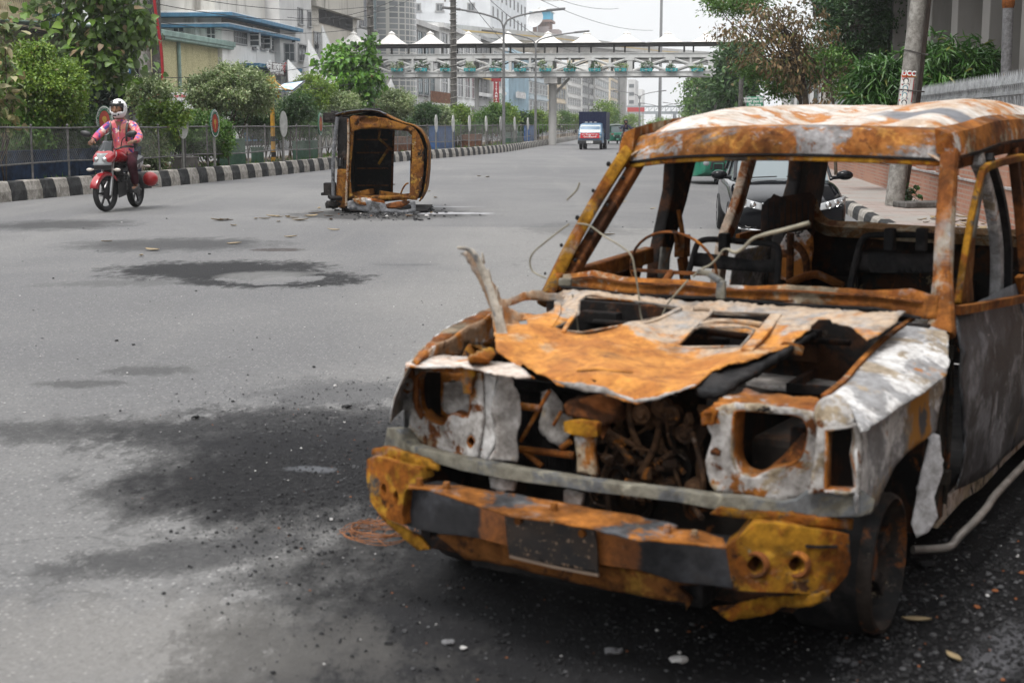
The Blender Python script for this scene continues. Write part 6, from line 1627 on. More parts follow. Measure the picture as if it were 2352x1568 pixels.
l5 = W3.s_at(822)
zp = W3.hit(745, 14, (0, .5)).z
W3.box('wall', (-16, 0, 0), (0, l5 - .05, zp), wallm('wall_stain2', (.45, .42, .37), (.07, .065, .05), .8))
W3.box('parapet', (-16, .0, zp - .2), (.6, l5, zp + 3.6), m_wmoss)
a, c, z0, z1 = W3.rect(731, 30, 807, 55)
zl0, zl1 = W3.hit(770, 62, (0, 0)).z, W3.hit(770, 26, (0, 0)).z
m_wbrick = layered('white_brick', (.5, .48, .44), [((.3, .27, .23), 9, .5, .64, 1, (1, 1, 3)), ((.2, .17, .14), 14, .6, .7, 2)], bump=.5, bscale=14)
W3.box('brick_pier', (.0, .4, zl0 - .3), (.05, a.y, zl1 + .4), m_wbrick); W3.box('brick_pier', (.0, c.y, zl0 - .3), (.05, l5 - .3, zl1 + .4), m_wbrick)
b = MB(); b.b2((.0, a.y, zl0), (.03, c.y, zl1))
for j in range(16): b.box((.06, (a.y + c.y) / 2, zl0 + (j + .5) * (zl1 - zl0) / 16), (.12, abs(c.y - a.y), .03), ry=.6)
for i in range(6): b.b2((.02, a.y + (c.y - a.y) * i / 5 - .05, zl0), (.1, a.y + (c.y - a.y) * i / 5 + .05, zl1))
b.build('louvre', m_louv, W3.root)
W3.win(1.2, 3.4, 5.2, 8.4, 0, 0, m_pane, m_frame)
GB = Bld('grey building with tall glass bays and a curved glass-block column', -29.0, 0, 823)
l6 = GB.s_at(946)
GB.box('wall', (-18, 0, 0), (0, l6, 27), m_wgrey)
m_glb = layered('bay_painted_reflection', (.2, .27, .29), [((.3, .37, .38), .3, .4, .6, 1, (1, .5, .25)), ((.13, .17, .19), .5, .5, .66, 2, (1, 1, .3))], rough=.06, bump=0, spec=.8)  # reflections painted into the glass as colour patches
m_glr = layered('bay_painted_reflection_red', (.19, .2, .22), [((.26, .14, .11), .3, .46, .58, 4, (1, 1, .3)), ((.33, .35, .37), .5, .52, .66, 5, (1, 1, .3))], rough=.08, bump=0, spec=.8)  # reddish reflections painted into the glass colour
for x0, y0, x1, y1, mt, nb in ((825, -20, 846, 62, m_glr, 3), (851, -20, 863, 68, m_glb, 1), (906, 22, 940, 92, m_glb, 6), (906, -60, 940, 2, m_glb, 4), (825, 70, 862, 100, m_pane2, 3), (868, 76, 940, 105, m_glb, 5), (868, 112, 938, 135, m_pane2, 5)):
 GB.window(x0, y0, x1, y1, pane=mt, frame=m_frame, bars=nb, hbars=1, t=.14, name='glass_bay')
y0_, y1_ = GB.s_at(868), GB.s_at(900)
m_gblock = NT('glass_block'); br = m_gblock.n('ShaderNodeTexBrick'); br.offset = 0; br.inputs['Scale'].default_value = 1; br.inputs['Brick Width'].default_value = .5; br.inputs['Row Height'].default_value = .5; br.inputs['Mortar Size'].default_value = .05
br.inputs['Color1'].default_value = (.12, .13, .135, 1); br.inputs['Color2'].default_value = (.2, .21, .215, 1); br.inputs['Mortar'].default_value = (.38, .37, .34, 1)
sw_ = m_gblock.n('ShaderNodeSeparateXYZ'); cm_ = m_gblock.n('ShaderNodeCombineXYZ'); m_gblock.l(m_gblock.coord(), sw_.inputs[0]); m_gblock.l(sw_.outputs['Y'], cm_.inputs[0]); m_gblock.l(sw_.outputs['Z'], cm_.inputs[1]); m_gblock.l(cm_.outputs[0], br.inputs['Vector']); m_gblock.base(br.outputs['Color']); m_gblock.set(.2)
b = MB(); b.lathe([((y1_ - y0_) / 2, 0), ((y1_ - y0_) / 2, 19.5)], (0, (y0_ + y1_) / 2, 0), 'Z', 16, arc=(-1.5708, 1.5708)); b.build('glass_block_column', m_gblock.mat, GB.root, smooth=True)
for z in (9.2, 19.5, 14): GB.box('floor_band', (.0, 0, z - .4), (.18, l6, z + .4), m_wgrey)
ROW = [(946, 1012, 11.5, m_wgrey, 3, 5, 'grey shop building with a brick-red balcony seen below the footbridge'), (1013, 1096, 12.0, m_wpale, 3, 5, 'pale building with shop fronts just left of the red hanging sign'), (1097, 1132, 12.5, wallm('row_a', (.34, .34, .34)), 3, 3, 'dark glass-fronted building with a yellow fascia below the footbridge'),
       (1133, 1160, 12.0, m_wwhite, 4, 3, 'white building with a red vertical sign below the footbridge'), (1161, 1213, 12.3, m_wblue, 4, 7, 'light blue building with vertical fins below the footbridge'), (1214, 1258, 12.0, wallm('row_b', (.44, .5, .53)), 4, 6, 'pale blue-grey building just left of the footbridge pier'), (1259, 1300, 12.2, m_wbeige, 4, 6, 'cream building just right of the footbridge pier'),
       (1301, 1334, 12.6, m_wwhite, 5, 6, 'white-grey distant block behind the lorry'), (1335, 1362, 14, m_wpale, 5, 5, 'pale distant block right of the lorry'), (1363, 1398, 17, m_wwhite, 6, 6, 'white distant block left of the flyover pier'), (1399, 1424, 22, m_wbeige, 7, 5, 'beige distant block beside the flyover pier')]
for i, (p0, p1, h, mt, fl_, bays, lab) in enumerate(ROW):
 Bx = Bld(lab, -29.0 + (.5 if i % 2 else 0), 0, p0)
 L_ = Bx.s_at(p1) - .1
 Bx.box('wall', (-14, 0, 0), (0, L_, h), mt)
 Bx.box('cornice', (-14, -.1, h), (.5, L_ + .0, h + .5), mt)
 fh = h / fl_
 for f_ in range(fl_):
  for k in range(bays):
   u0 = L_ * (k + .16) / bays; u1 = L_ * (k + .84) / bays
   if f_ == 0:
    Bx.win(u0, u1, .3, fh - .5, 0, 0, m_pane if (k + i) % 3 else m_shut, m_frame, 1, 0, .12, .08, 'shop_front', False)
   else:
    Bx.win(u0, u1, f_ * fh + .8, (f_ + 1) * fh - .5, 0, 0, m_pane if i % 3 else m_gl, m_framew if i % 2 else m_frame, 2 if i in (2,) else 1, 1, .12, .1)
  if f_ > 0: Bx.box('floor_band', (.0, 0, f_ * fh - .25), (.22, L_, f_ * fh + .15), mt)
 if i == 0:
  Bx.box('balcony', (.2, L_ * .3, 3.6), (1.2, L_, 3.8), m_wgrey); b = MB()
  k = L_ * .3
  while k < L_: b.b2((1.1, k, 3.8), (1.16, k + .55, 5.0)); k += .8
  b.build('balcony_rail', m_brickp, Bx.root)
 if i == 2: board(Bx, 1099, 170, 1130, 182, plain('fascia_yellow', (.45, .28, .03), .5), [], 0, .5); board(Bx, 1099, 214, 1131, 222, m_wpale, [], 0, .6)
 if i == 3: board(Bx, 1136, 218, 1156, 228, m_wwhite, [('IWEX', .5, .5, 1.3, plain('letter_green', (.03, .2, .1), .5), 2.5)], 0, .6)
 if i == 4:
  b = MB()
  for k in range(16): b.b2((.0, L_ * k / 16 - .12, 0), (.5, L_ * k / 16 + .12, h - .3))
  b.build('fin', m_wblue, Bx.root); board(Bx, 1186, 213, 1208, 226, m_wpale, [('SINGER', .5, .5, 1.6, m_wgrey, 2)], 0, 1.0)
hs = thing('hanging_sign', 'red vertical sign tower between shops below the footbridge', 'sign', G(1140, 312, 0))
hs.location = atY(1140, 285, 190); hs.location.z = 0
b = MB(); b.box((0, 0, 5.6), (.75, .3, 3));
b.build('sign_panel', plain('sign_dark_red', (.28, .02, .025), .5), hs); b = MB(); b.box((0, 0, 7.5), (1.3, .4, .8)); b.b2((-.15, -.1, 0), (.15, .1, 4.2)); b.build('sign_head', plain('sign_dark_red', (.28, .02, .025), .5), hs)
for i, ch in enumerate('TITANIC'): text_mesh(ch, .42, 'lettering', m_let, hs, (0, -.17, 6.85 - i * .41), bold=.02)
TW = Bld('big plain white block with small windows above the flyover', -46.0, 0, 1128)
TW.box('wall', (-40, 0, 0), (0, TW.s_at(1209), 46), wallm('wall_bright', (.62, .64, .66), (.3, .3, .3), .25))
for px, py in ((958, 18), (1010, 18), (1082, 17), (958, -18), (1010, -18)): TW.window(px - 6, py - 7, px + 6, py + 7, 1, 0, pane=m_pane2, frame=m_frame, bars=1, hbars=0, t=.3)
for i in range(9):
 for j in range(5):
  u = TW.s_at(1209) * (i + .5) / 9; z = 16 + j * 4.4
  TW.win(u - .9, u + .9, z, z + 2.2, 0, 0, m_pane, m_frame, 0, 0, .12, .1, sill=False)
TK = Bld('brown water-tank tower with a bright blue top room beside the white block', -47, 0, 1218, name='tank_tower', cat='tower')
zz = TK.hit(1230, 52, (1, 0)).z; k = 3267 / TK.T.y
def tkx(px): return TK.hit(px, 40, (1, 0)).x
def tkz(py): return TK.hit(1240, py, (1, 0)).z
b = MB(); b.b2((tkx(1224), 0, 0), (tkx(1262), 8, tkz(49))); b.b2((tkx(1216), -1, tkz(51)), (tkx(1268), 9, tkz(46))); b.build('body', wallm('tank_brown', (.24, .16, .13)), TK.root)
b = MB(); b.b2((tkx(1217), -.5, tkz(46)), (tkx(1264), 8, tkz(27))); b.build('top_room', plain('tank_blue', (.08, .34, .5), .6), TK.root)
b = MB(); b.b2((tkx(1234), -.6, tkz(35)), (tkx(1246), -.45, tkz(28))); b.build('lattice', plain('tank_blue_dark', (.04, .2, .3), .6), TK.root)
b = MB(); x0, x1, z0, z1 = tkx(1215), tkx(1268), tkz(27), tkz(15); b.add([(x0, -1, z0), (x1, -1, z0), (x1, 9, z0), (x0, 9, z0), (x0 + 4, 4, z1), (x1 - 4, 4, z1)], [(0, 1, 5, 4), (1, 2, 5), (2, 3, 4, 5), (3, 0, 4), (3, 2, 1, 0)]); b.build('roof', m_wwhite, TK.root)
b = MB(); c = Vector((tkx(1236), -3, tkz(48))); b.M = Matrix.Translation(c) @ Matrix.Rotation(R(70), 4, 'X') @ Matrix.Rotation(R(-25), 4, 'Y'); b.lathe([(0, 0), (1.0, .1), (1.9, .45), (2.4, .8)], n=20); b.M = Matrix.Identity(4); b.cyl(c, c + Vector((0, 1.5, -3)), .15); b.build('satellite_dish', plain('dish_white', (.5, .5, .5), .5), TK.root, solid=.05)
b = MB(); b.b2((tkx(1262), 0, 0), (tkx(1284), 8, tkz(68))); b.b2((tkx(1238), -1.5, 0), (tkx(1262), 0, tkz(62))); b.build('lower_block', wallm('tank_low', (.3, .25, .24)), TK.root)
mast = thing('radio_mast', 'thin tall mast rising beyond the footbridge against the sky', 'mast', (atY(1515, 285, 380).x, 380, 0))
b = MB(); b.cyl((0, 0, 0), (0, 0, 52), .45, .3, 8); b.build('shaft', m_lamp_p, mast)
for px0, px1, Y, yt, mt, lab in ((1441, 1458, 620, 183, m_wgrey, 'grey far tower block just right of the flyover pier'), (1459, 1474, 700, 205, m_wpale, 'lower far block at the end of the building row'), (1620, 1690, 330, 215, m_wwhite, 'white far building at the right behind roadside trees')):
 Bf = thing('building', lab, 'building', (atY(px0, 285, Y).x, Y, 0), -TH)
 W_ = (px1 - px0) / FPX * Y; H_ = zat(yt, Y, px0)
 b = MB(); b.b2((0, 0, 0), (W_, 30, H_)); b.build('wall', mt, Bf)
 nf = int(H_ / 3.4)
 for f_ in range(1, nf):
  b = MB(); b.b2((.6, -.1, f_ * 3.4), (W_ - .6, .1, f_ * 3.4 + 1.5)); b.build('window_band', m_pane2, Bf)
FL = [(880, 36, 205, 50), (945, 44, 215, 53), (1020, 53, 230, 48), (1091, 61, 246, 44), (1190, 70, 272, 41), (1281, 79, 300, 38), (1370, 92, 330, 33), (1450, 102, 362, 28), (1540, 112, 398, 24), (1640, 120, 440, 21), (1760, 129, 500, 18)]
fly = thing('flyover', 'long curving concrete flyover with a yellow stripe behind the footbridge', 'flyover', (0, 300, 0))
P = smooth_path([atY(px, py, Y) for px, py, Y, h in FL], 6)
b = MB(); rings = []
for i, p in enumerate(P):
 t = (P[min(i + 1, len(P) - 1)] - P[max(i - 1, 0)]); t.z = 0; t.normalize(); nr = Vector((t.y, -t.x, 0))
 rings.append([p - Vector((0, 300, 0)) + nr * o + Vector((0, 0, z)) for o, z in ((0, 0), (0, -1.1), (.25, -1.15), (.25, -1.75), (-1.2, -2.0), (-2.2, -3.6), (-6.5, -3.6), (-7.5, -2.0), (-9, -1.7), (-9, 0), (-8.7, 0), (-8.7, -.9), (-.3, -.9), (-.3, 0))])
b.loft(rings); b.build('deck', m_conc2, fly)
b = MB(); rings = []
for i, p in enumerate(P):
 t = (P[min(i + 1, len(P) - 1)] - P[max(i - 1, 0)]); t.z = 0; t.normalize(); nr = Vector((t.y, -t.x, 0))
 rings.append([p - Vector((0, 300, 0)) + nr * o + Vector((0, 0, z)) for o, z in ((.0, -.72), (.05, -.72), (.05, -1.0), (.0, -1.0))])
b.loft(rings); b.build('yellow_stripe', plain('stripe_yellow', (.42, .3, .11), .7), fly)
for px, Y in ((1435, 352), (1650, 440), (1252, 288)):
 p = atY(px, 285, Y); i = min(range(len(P)), key=lambda j: abs(proj(P[j])[0] - px)); zt_ = P[i].z - 3.3
 b = MB(); sq = lambda w_, d_, z: [(p.x + a * w_, P[i].y + 4.4 + c_ * d_ - 300, z) for a, c_ in ((-1, -.6), (-.6, -1), (.6, -1), (1, -.6), (1, .6), (.6, 1), (-.6, 1), (-1, .6))]
 b.loft([sq(1.05, 1.0, 0), sq(1.05, 1.0, zt_ * .55), sq(1.15, 1.1, zt_ * .75), sq(1.7, 2.2, zt_)]); b.build('pier', m_conc2, fly, smooth=False)
b = MB(); c0, c1, c2 = [atY(px, py, 212) - Vector((0, 300, 0)) for px, py in ((944, 72), (1017, 80), (1017, 100))]; b.tube([c0, c1, c2], .3, 8); b.build('drainpipe', m_wwhite, fly)
FB_Y = 110.0
fb_T = Vector((0, FB_Y, 0))
fb = thing('footbridge', 'white steel truss footbridge with peaked tent canopies across the road', 'footbridge', fb_T, -TH)
F = Veh(fb, -TH, fb_T)
def fx(px): return F.hit(px, 150, (1, 0)).x
def fz(py, px=1276): return F.hit(px, py, (1, 0)).z
m_steel = wallm('bridge_white', (.5, .5, .49), (.25, .22, .18), .45)
m_steeld = plain('bridge_dark', (.05, .048, .045), .6)
m_tent = layered('tent_fabric', (.74, .73, .7), [((.58, .56, .52), .9, .5, .68, 1), ((.5, .47, .42), 2.2, .62, .76, 2)], rough=.7, bump=.05)
X0, X1 = fx(770), fx(1740)
zlow0, zlow1, zup0, zup1, zcan = fz(175), fz(166), fz(134), fz(124), fz(100)
W_ = 3.0
for y_ in (0, W_):
 b = MB(); b.b2((X0, y_ - .12, zlow0), (X1, y_ + .12, zlow1)); b.b2((X0, y_ - .2, zlow0 - .05), (X1, y_ + .2, zlow0)); b.b2((X0, y_ - .18, zlow1), (X1, y_ + .18, zlow1 + .05))
 k = X0
 while k < X1: b.b2((k - .02, y_ - .2, zlow0 + .02), (k + .02, y_ + .2, zlow1 - .02)); k += .9
 b.build('bottom_chord', m_steel, fb)
 b = MB(); b.b2((X0, y_ - .1, zup0), (X1, y_ + .1, zup1)); b.b2((X0, y_ - .16, zup1), (X1, y_ + .16, zup1 + .05))
 k = X0
 while k < X1: b.b2((k - .02, y_ - .16, zup0 + .02), (k + .02, y_ + .16, zup1 - .02)); k += .9
 b.build('top_chord', m_steel, fb)
 bay = (fx(1354.5) - fx(1263)) ; k = fx(1263) - bay * 6
 xs = []
 while k < X1 + .1: xs.append(k); k += bay
 b = MB()
 for i in range(len(xs) - 1):
  a, c = xs[i], xs[i + 1]
  for p0, p1 in (((a, y_, zlow1), (c, y_, zup0)), ((a, y_, zup0), (c, y_, zlow1))): b.cyl(p0, p1, .1 if y_ == 0 else .06, n=6)
  mx_ = (a + c) / 2
  b.box((mx_, y_ - .03, (zlow1 + zup0) / 2), (.4, .22, .28)); b.b2((mx_ - .08, y_ - .09, zlow1), (mx_ + .08, y_ + .09, zup0))
  w2 = .2 if i % 2 == 0 else .11
  b.b2((a - w2, y_ - .12, zlow1 + .05), (a + w2, y_ + .12, zup0))
  b.box((a, y_ - .05, zup0 - .1), (.7, .2, .2))
 b.build('truss', m_steel, fb)
b = MB(); b.b2((X0, .13, zlow0 + .1), (X1, W_ - .13, zlow0 + .28)); b.build('walkway', m_steeld, fb)
b = MB();
k = X0
while k < X1: b.b2((k, -.02, zlow0 - .12), (k + 2.6, .12, zlow0 - .04)); k += 3.4
b.build('light_tube', m_steel, fb)
b = MB()
for y_ in (.0, W_): b.b2((X0, y_ - .06, zcan - .14), (X1, y_ + .06, zcan))
b.b2((X0, .06, zcan - .1), (X1, W_ - .06, zcan - .02))
k = fx(1094)
xs2 = [fx(1094) + i * 2.62 for i in range(-5, 10)]
for k in xs2:
 if k < X0 or k > X1: continue
 b.b2((k - .07, -.07, zup1), (k + .07, .07, zcan)); b.b2((k + .6, W_ - .06, zup1), (k + .72, W_ + .06, zcan))
b.build('canopy_frame', m_steeld, fb)
pk = [802, 846, 890.6, 980, 1069, 1161, 1254, 1344, 1437, 1531.6, 1622, 1712]
pk = [p for p in pk if p != 846]
for i, px in enumerate(pk):
 cx = fx(px); hw = (fx(1344) - fx(1254)) / 2 - .02; hz = fz(72, px) - zcan
 b = MB(); N_ = 12
 def tent(u, v):
  x, y = (u - .5) * 2, (v - .5) * 2
  r = max(abs(x), abs(y)); rc = math.hypot(x, y)
  q = min(1, .45 * r + .55 * min(1, rc))
  z = hz * (.92 * max(0, 1 - q) ** 1.5 + .08 * (1 - q)) - .12 * (1 - abs(abs(x) - abs(y))) * 0
  return Vector((cx + x * hw, W_ / 2 + y * (W_ / 2 + .35), zcan + z + .02))
 b.grid(20, 20, tent); b.build('tent_canopy', m_tent, fb, smooth=True, solid=.02)
 b = MB(); b.lathe([(.28, hz * .82), (.3, hz * .92), (.16, hz * 1.0), (.05, hz * 1.08), (0, hz * 1.12)], (cx, W_ / 2, zcan), 'Z', 10); b.build('finial', m_tent, fb, smooth=True)
for px in (1088, 1265, 1700):
 b = MB();
 if px == 1088: b.cyl((fx(px), 1.5, 0), (fx(px), 1.5, zlow0), .17, n=10)
 else: b.cyl((fx(px), 1.5, 0), (fx(px), 1.5, zlow0 - .5), .32, n=14); b.box((fx(px), 1.5, zlow0 - .3), (1.0, 3.2, .5)); b.strip([(fx(px) + .2, 1.5, zlow0 - 1.3), (fx(px) + 1.3, 1.5, zlow0 - .1)], .2, .2, side=(0, 1, 0))
 b.build('pier', m_conc2 if px != 1088 else m_steel, fb, smooth=False)
m_pyr = layered('pyramid_sheet', (.6, .61, .61), [((.5, .51, .51), .5, .45, .62, 1, (1, 1, .2)), ((.66, .66, .66), 1.2, .55, .7, 2, (1, 1, .2))], rough=.6, bump=.04)
for ax_, ay_, bx0, bx1, by, Y, lab in ((661, 136, 643, 712, 200, 96, 'smallest white sheet pyramid nearest the shop signboard'), (708.5, 90, 676, 765, 205, 99, 'middle white sheet pyramid of the footbridge stairs'), (740, 58, 712, 800, 205, 103, 'tallest white sheet pyramid of the footbridge stairs'), (898, 180, 862, 915, 232, 106, 'small white pointed canopy below the footbridge left end')):
 apx = atY(ax_, ay_, Y); q0, q1 = atY(bx0, by, Y - 1.5), atY(bx1, by, Y - 1.5)
 t = thing('stair_canopy', lab, 'canopy', (apx.x, Y, 0))
 xl, xr, zb2 = q0.x - apx.x, q1.x - apx.x, q0.z
 ridge = xl * .15 + xr * .25
 base = [(xl, .6, zb2), (ridge, -2.0, zb2 - .3), (xr, .6, zb2), (ridge, 2.6, zb2)]
 b = MB(); n_ = 10; vs = []
 for i in range(4):
  A_, C_ = Vector(base[i]), Vector(base[(i + 1) % 4])
  b.grid(6, 10, lambda u, v, A_=A_, C_=C_: (A_.lerp(C_, u)).lerp(Vector((0, 0, apx.z)), v) * 1.0)
 b.build('sheet_cover', m_pyr, t)
 b = MB()
 for i in range(4): b.cyl(Vector(base[i]) * .985, (0, 0, apx.z - .1), .05, n=6); b.cyl(Vector(base[i]), (base[i][0], base[i][1], 0), .08, n=6)
 b.build('frame', m_steel, t)
m_teal = plain('planter_teal', (.02, .26, .28), .45, 0, .5, .15, 3)
for i, px in enumerate((915, 970, 1027, 1081, 1140, 1196.5, 1254, 1310, 1367, 1426, 1485, 1543, 1602, 1661)):
 x = fx(px); z0, z1 = fz(165, px), fz(157.5, px)
 wp = fb_T + Matrix.Rotation(-TH, 3, 'Z') @ Vector((x, -.42, z0))
 t = thing('hanging_planter', 'teal planter box with a green plant hung on the footbridge rail', 'planter', wp, -TH, 'planters along the footbridge')
 b = MB(); b.box((0, 0, (z1 - z0) / 2), (.84, .34, z1 - z0), taper=1.08); b.build('box', m_teal, t, bevel=.015)
 b = MB(); b.box((0, -.2, (z1 - z0) * .5), (.24, .012, .035)); b.box((0, -.2, (z1 - z0) * .5), (.035, .012, .14)); b.b2((-.3, -.2, 0), (-.28, -.17, z1 - z0)); b.b2((.28, -.2, 0), (.3, -.17, z1 - z0)); b.build('bracket', m_steel, t)
 rg_ = np.random.default_rng(100 + i); s_ = .7 + .6 * rg_.random()
 Pq, D, N, C = crown_pts([(rg_.uniform(-.1, .1), 0, (z1 - z0) + .12 * s_, .42 * s_, .25, .26 * s_)], 16, 16, .12, rg_)
 L = .16 * rg_.uniform(.6, 1.2, len(Pq)); leaf_cloud('plant', Pq, D, N, L, L * .4, lm_dk if i % 3 else lm_frost, t)
f2 = thing('footbridge', 'grey far lattice footbridge across the road in the distance', 'footbridge', (atY(1500, 285, 420).x, 420, 0), -.02)
x0, x1 = atY(1440, 250, 420).x - f2.location.x, atY(1620, 250, 420).x - f2.location.x; z0, z1, z2 = zat(262, 420), zat(256, 420), zat(243, 420)
b = MB(); b.b2((x0, 0, z0), (x1, 3, z1)); b.b2((x0, 0, z2 - .4), (x1, 3, z2))
k = x0
while k < x1: b.cyl((k, 0, z1), (k + 1.6, 0, z2), .09, n=5); b.cyl((k + 1.6, 0, z1), (k + 1.6, 0, z2), .09, n=5); k += 1.6
for px in (1470, 1510, 1550, 1596): xx = atY(px, 285, 420).x - f2.location.x; b.b2((xx - .4, 0, 0), (xx + .4, 2.6, z0))
b.build('lattice', plain('far_steel', (.33, .36, .38), .6), f2)
ba = thing('banner', 'red roadside banner at the far end of the road', 'banner', (atY(1459, 285, 300).x, 300, 0))
b = MB(); b.b2((-1.7, 0, zat(257, 300)), (1.9, .1, zat(247, 300))); b.build('sheet', plain('banner_red', (.4, .04, .04), .6), ba); b = MB(); b.cyl((-1.5, .1, 0), (-1.5, .1, zat(250, 300)), .08); b.cyl((1.6, .1, 0), (1.6, .1, zat(250, 300)), .08); b.build('leg', m_lamp_p, ba)
wb_ = kerb_at(412, 9, .2)
wbn = thing('wall_banner', 'white wall banner reading Inside between the shrubs', 'banner', (wb_.x, wb_.y, 0), -.2)
k = wb_.y / FPX
b = MB(); b.b2((-33 * k, 0, zat(252, wb_.y)), (40 * k, .08, zat(213, wb_.y))); b.build('sheet', plain('banner_white', (.6, .6, .6), .6), wbn)
text_mesh('Inside', 13 * k, 'lettering', plain('letter_dark', (.04, .05, .07), .5), wbn, (5 * k, -.02, zat(234, wb_.y)), bold=.004)
text_mesh('ইনসাইড', 8 * k, 'lettering', plain('letter_red', (.45, .03, .03), .5), wbn, (8 * k, -.02, zat(222, wb_.y)), bold=.003)
b = MB(); z = zat(226, wb_.y); b.add([(-26 * k, -.01, z), (-14 * k, -.01, z), (-20 * k, -.01, z + 10 * k)], [(0, 1, 2)]); b.build('mark', plain('letter_dark', (.04, .05, .07), .5), wbn)
b = MB(); b.cyl((-30 * k, .1, 0), (-30 * k, .1, 3), .06); b.cyl((38 * k, .1, 0), (38 * k, .1, 3), .06); b.build('post', m_lamp_p, wbn)
for p0, p1, z1, mt, lab in ((-60, 110, 2.6, m_red, 'red hoarding low behind the far-left shrub'), (110, 200, 2.2, m_shut, 'grey shuttered hoarding behind the sapling'), (200, 262, 2.9, m_red, 'red hoarding behind the motorcyclist’s shoulder'), (300, 420, 2.0, m_shut, 'grey hoarding behind the silvery shrub')):
 a, c = kerb_at(p0, 11.5, 1.0), kerb_at(p1, 11.5, 1.0)
 d = c - a; t = thing('hoarding', lab, 'hoarding', (a.x, a.y, 0), math.atan2(d.y, d.x))
 b = MB(); b.b2((0, -.05, 0), (d.length, .05, z1)); k = 0
 while k < d.length: b.b2((k, -.1, 0), (k + .06, -.05, z1)); k += 1.2
 b.build('panel', mt, t)
# ================================================================== overturned burnt van body
zw = Z(900, 0, 1.568)
wT = (-2.35, 26.0, 0)
wk = thing('overturned_wreck', 'burnt-out rusty van shell lying on its side in the middle of the road', 'car wreck', wT)
K = Veh(wk, 0, wT)
m_wor = layered('wreck_orange', (.24, .105, .02), [((.13, .05, .014), 3.5, .42, .58, 1), ((.34, .2, .04), 4, .53, .64, 2), (DKBROWN, 4, .53, .63, 4), ((.45, .41, .35), 9, .62, .69, 3), (CHAR, 3, .58, .68, 5)], bump=.3)
m_wdk = layered('wreck_char', (.018, .017, .017), [((.05, .045, .042), 4, .5, .64, 1), (DKBROWN, 5, .55, .66, 2), (BROWN, 6, .63, .7, 3), ((.25, .22, .19), 14, .69, .74, 4)], bump=.3)
m_wgr = layered('wreck_grey', (.13, .135, .145), [((.28, .28, .29), 5, .5, .64, 1), ((.05, .05, .05), 4, .55, .66, 2), (BROWN, 8, .63, .7, 3)], bump=.2)
front = zw((782, 735), (800, 722), (960, 735), (1010, 742), (1100, 775), (1185, 800), (1222, 845), (1240, 900), (1248, 960), (1242, 1100), (1228, 1200), (1205, 1255), (1150, 1248), (990, 1255), (830, 1252), (775, 1240), (768, 1100), (778, 950))
hole = zw((808, 840), (822, 812), (960, 806), (1040, 808), (1100, 816), (1150, 824), (1170, 845), (1174, 900), (1166, 1100), (1156, 1215), (1100, 1222), (990, 1228), (830, 1232), (796, 1210), (788, 1100), (798, 950))
K.sheet('front_frame', front, (1, 0.0), m_wor, .05, [round_poly(hole, 3)], 7, .012, 7, jag=1.5)
K.sheet('hinge_panel', zw((784, 735), (850, 728), (960, 735), (975, 800), (850, 808), (790, 830)), (1, -.03), m_wor, .02, [round_poly(zw((850, 742), (905, 738), (955, 745), (950, 765), (905, 772), (850, 765)), 2), round_poly(zw((820, 775), (832, 770), (836, 782), (824, 788)), 2)], 6, .006)
cs = [K.hit(x, y, (1, 0)) for x, y in zw((690, 722), (760, 704), (880, 692), (960, 700), (1010, 722), (1100, 762), (1190, 792), (1235, 835), (1262, 890), (1272, 960), (1266, 1100), (1250, 1205), (1215, 1264))]
cs = smooth_path(cs, 4)
D_ = 1.85
b = MB(); vs = []
rings = [[p + Vector((-.015 * d * d - (.02 if d > 1.5 else 0), d, -.01 * d)) + noise.noise_vector(Vector((p.x * 3, d * 3, p.z * 3))) * .015 for p in cs] for d in np.linspace(0, D_, 9)]
b.loft(rings, closed=False)
b.build('roof_shell', m_wor, wk, smooth=True, solid=.02)
b = MB(); top = [p for p in cs[:17]]
b.loft([[p + Vector((0, d, .012)) for p in top] for d in (-.02, .2, .24)], closed=False); b.build('upper_side_panel', m_wgr, wk, smooth=True, solid=.02)
xl, zt_ = K.hit(*zw((720, 720))[0], (1, 0)).x, K.hit(*zw((720, 715))[0], (1, 0)).z
xr = K.hit(*zw((775, 900))[0], (1, 0)).x
b = MB(); b.b2((xl, .0, .03), (xl + .05, D_, zt_ - .03)); b.b2((xl, .02, .02), (.8, D_, .05))
for z in (.4, .8, 1.2, 1.5): b.b2((xl - .06, .05, z - .04), (xl, D_, z + .04))
b.build('floor_pan', m_wdk, wk, bevel=.01)
K.sheet('front_panel', zw((712, 735), (780, 735), (775, 900), (770, 1060), (708, 1062), (704, 900)), (1, -.02), m_wdk, .05, [zw((712, 992), (748, 990), (750, 1052), (712, 1055))], 8, .006)
K.sheet('front_panel', zw((704, 1062), (770, 1060), (765, 1180), (758, 1305), (694, 1300), (698, 1180)), (1, -.03), m_wor, .05, (), 8, .012)
b = MB(); b.tube(smooth_path([K.hit(x, y, (1, -.06)) for x, y in zw((705, 735), (692, 850), (682, 950), (677, 1100), (682, 1312))], 4), .035, 8); b.build('chassis_rail', m_wgr, wk, smooth=True)
b = MB(); b.tube(smooth_path([K.hit(x, y, (1, -.04)) for x, y in zw((772, 745), (774, 900), (766, 1100), (760, 1292))], 4), .022, 8); b.build('windscreen_flange', layered('flange_beige', (.34, .27, .2), [(BROWN, 6, .46, .6, 1), (ASH, 8, .6, .68, 2)]), wk, smooth=True)
b = MB()
for i, (x, y, w_, h_) in enumerate(((672, 735, .3, .16), (664, 760, .24, .06), (658, 1180, .2, .2), (652, 1215, .26, .05))):
 if i == 2: b.build('axle_stub', m_wdk, wk, bevel=.01); b = MB()
 c = K.hit(*zw((x, y))[0], (1, .4)); b.box(c, (w_, .3, h_), 0)
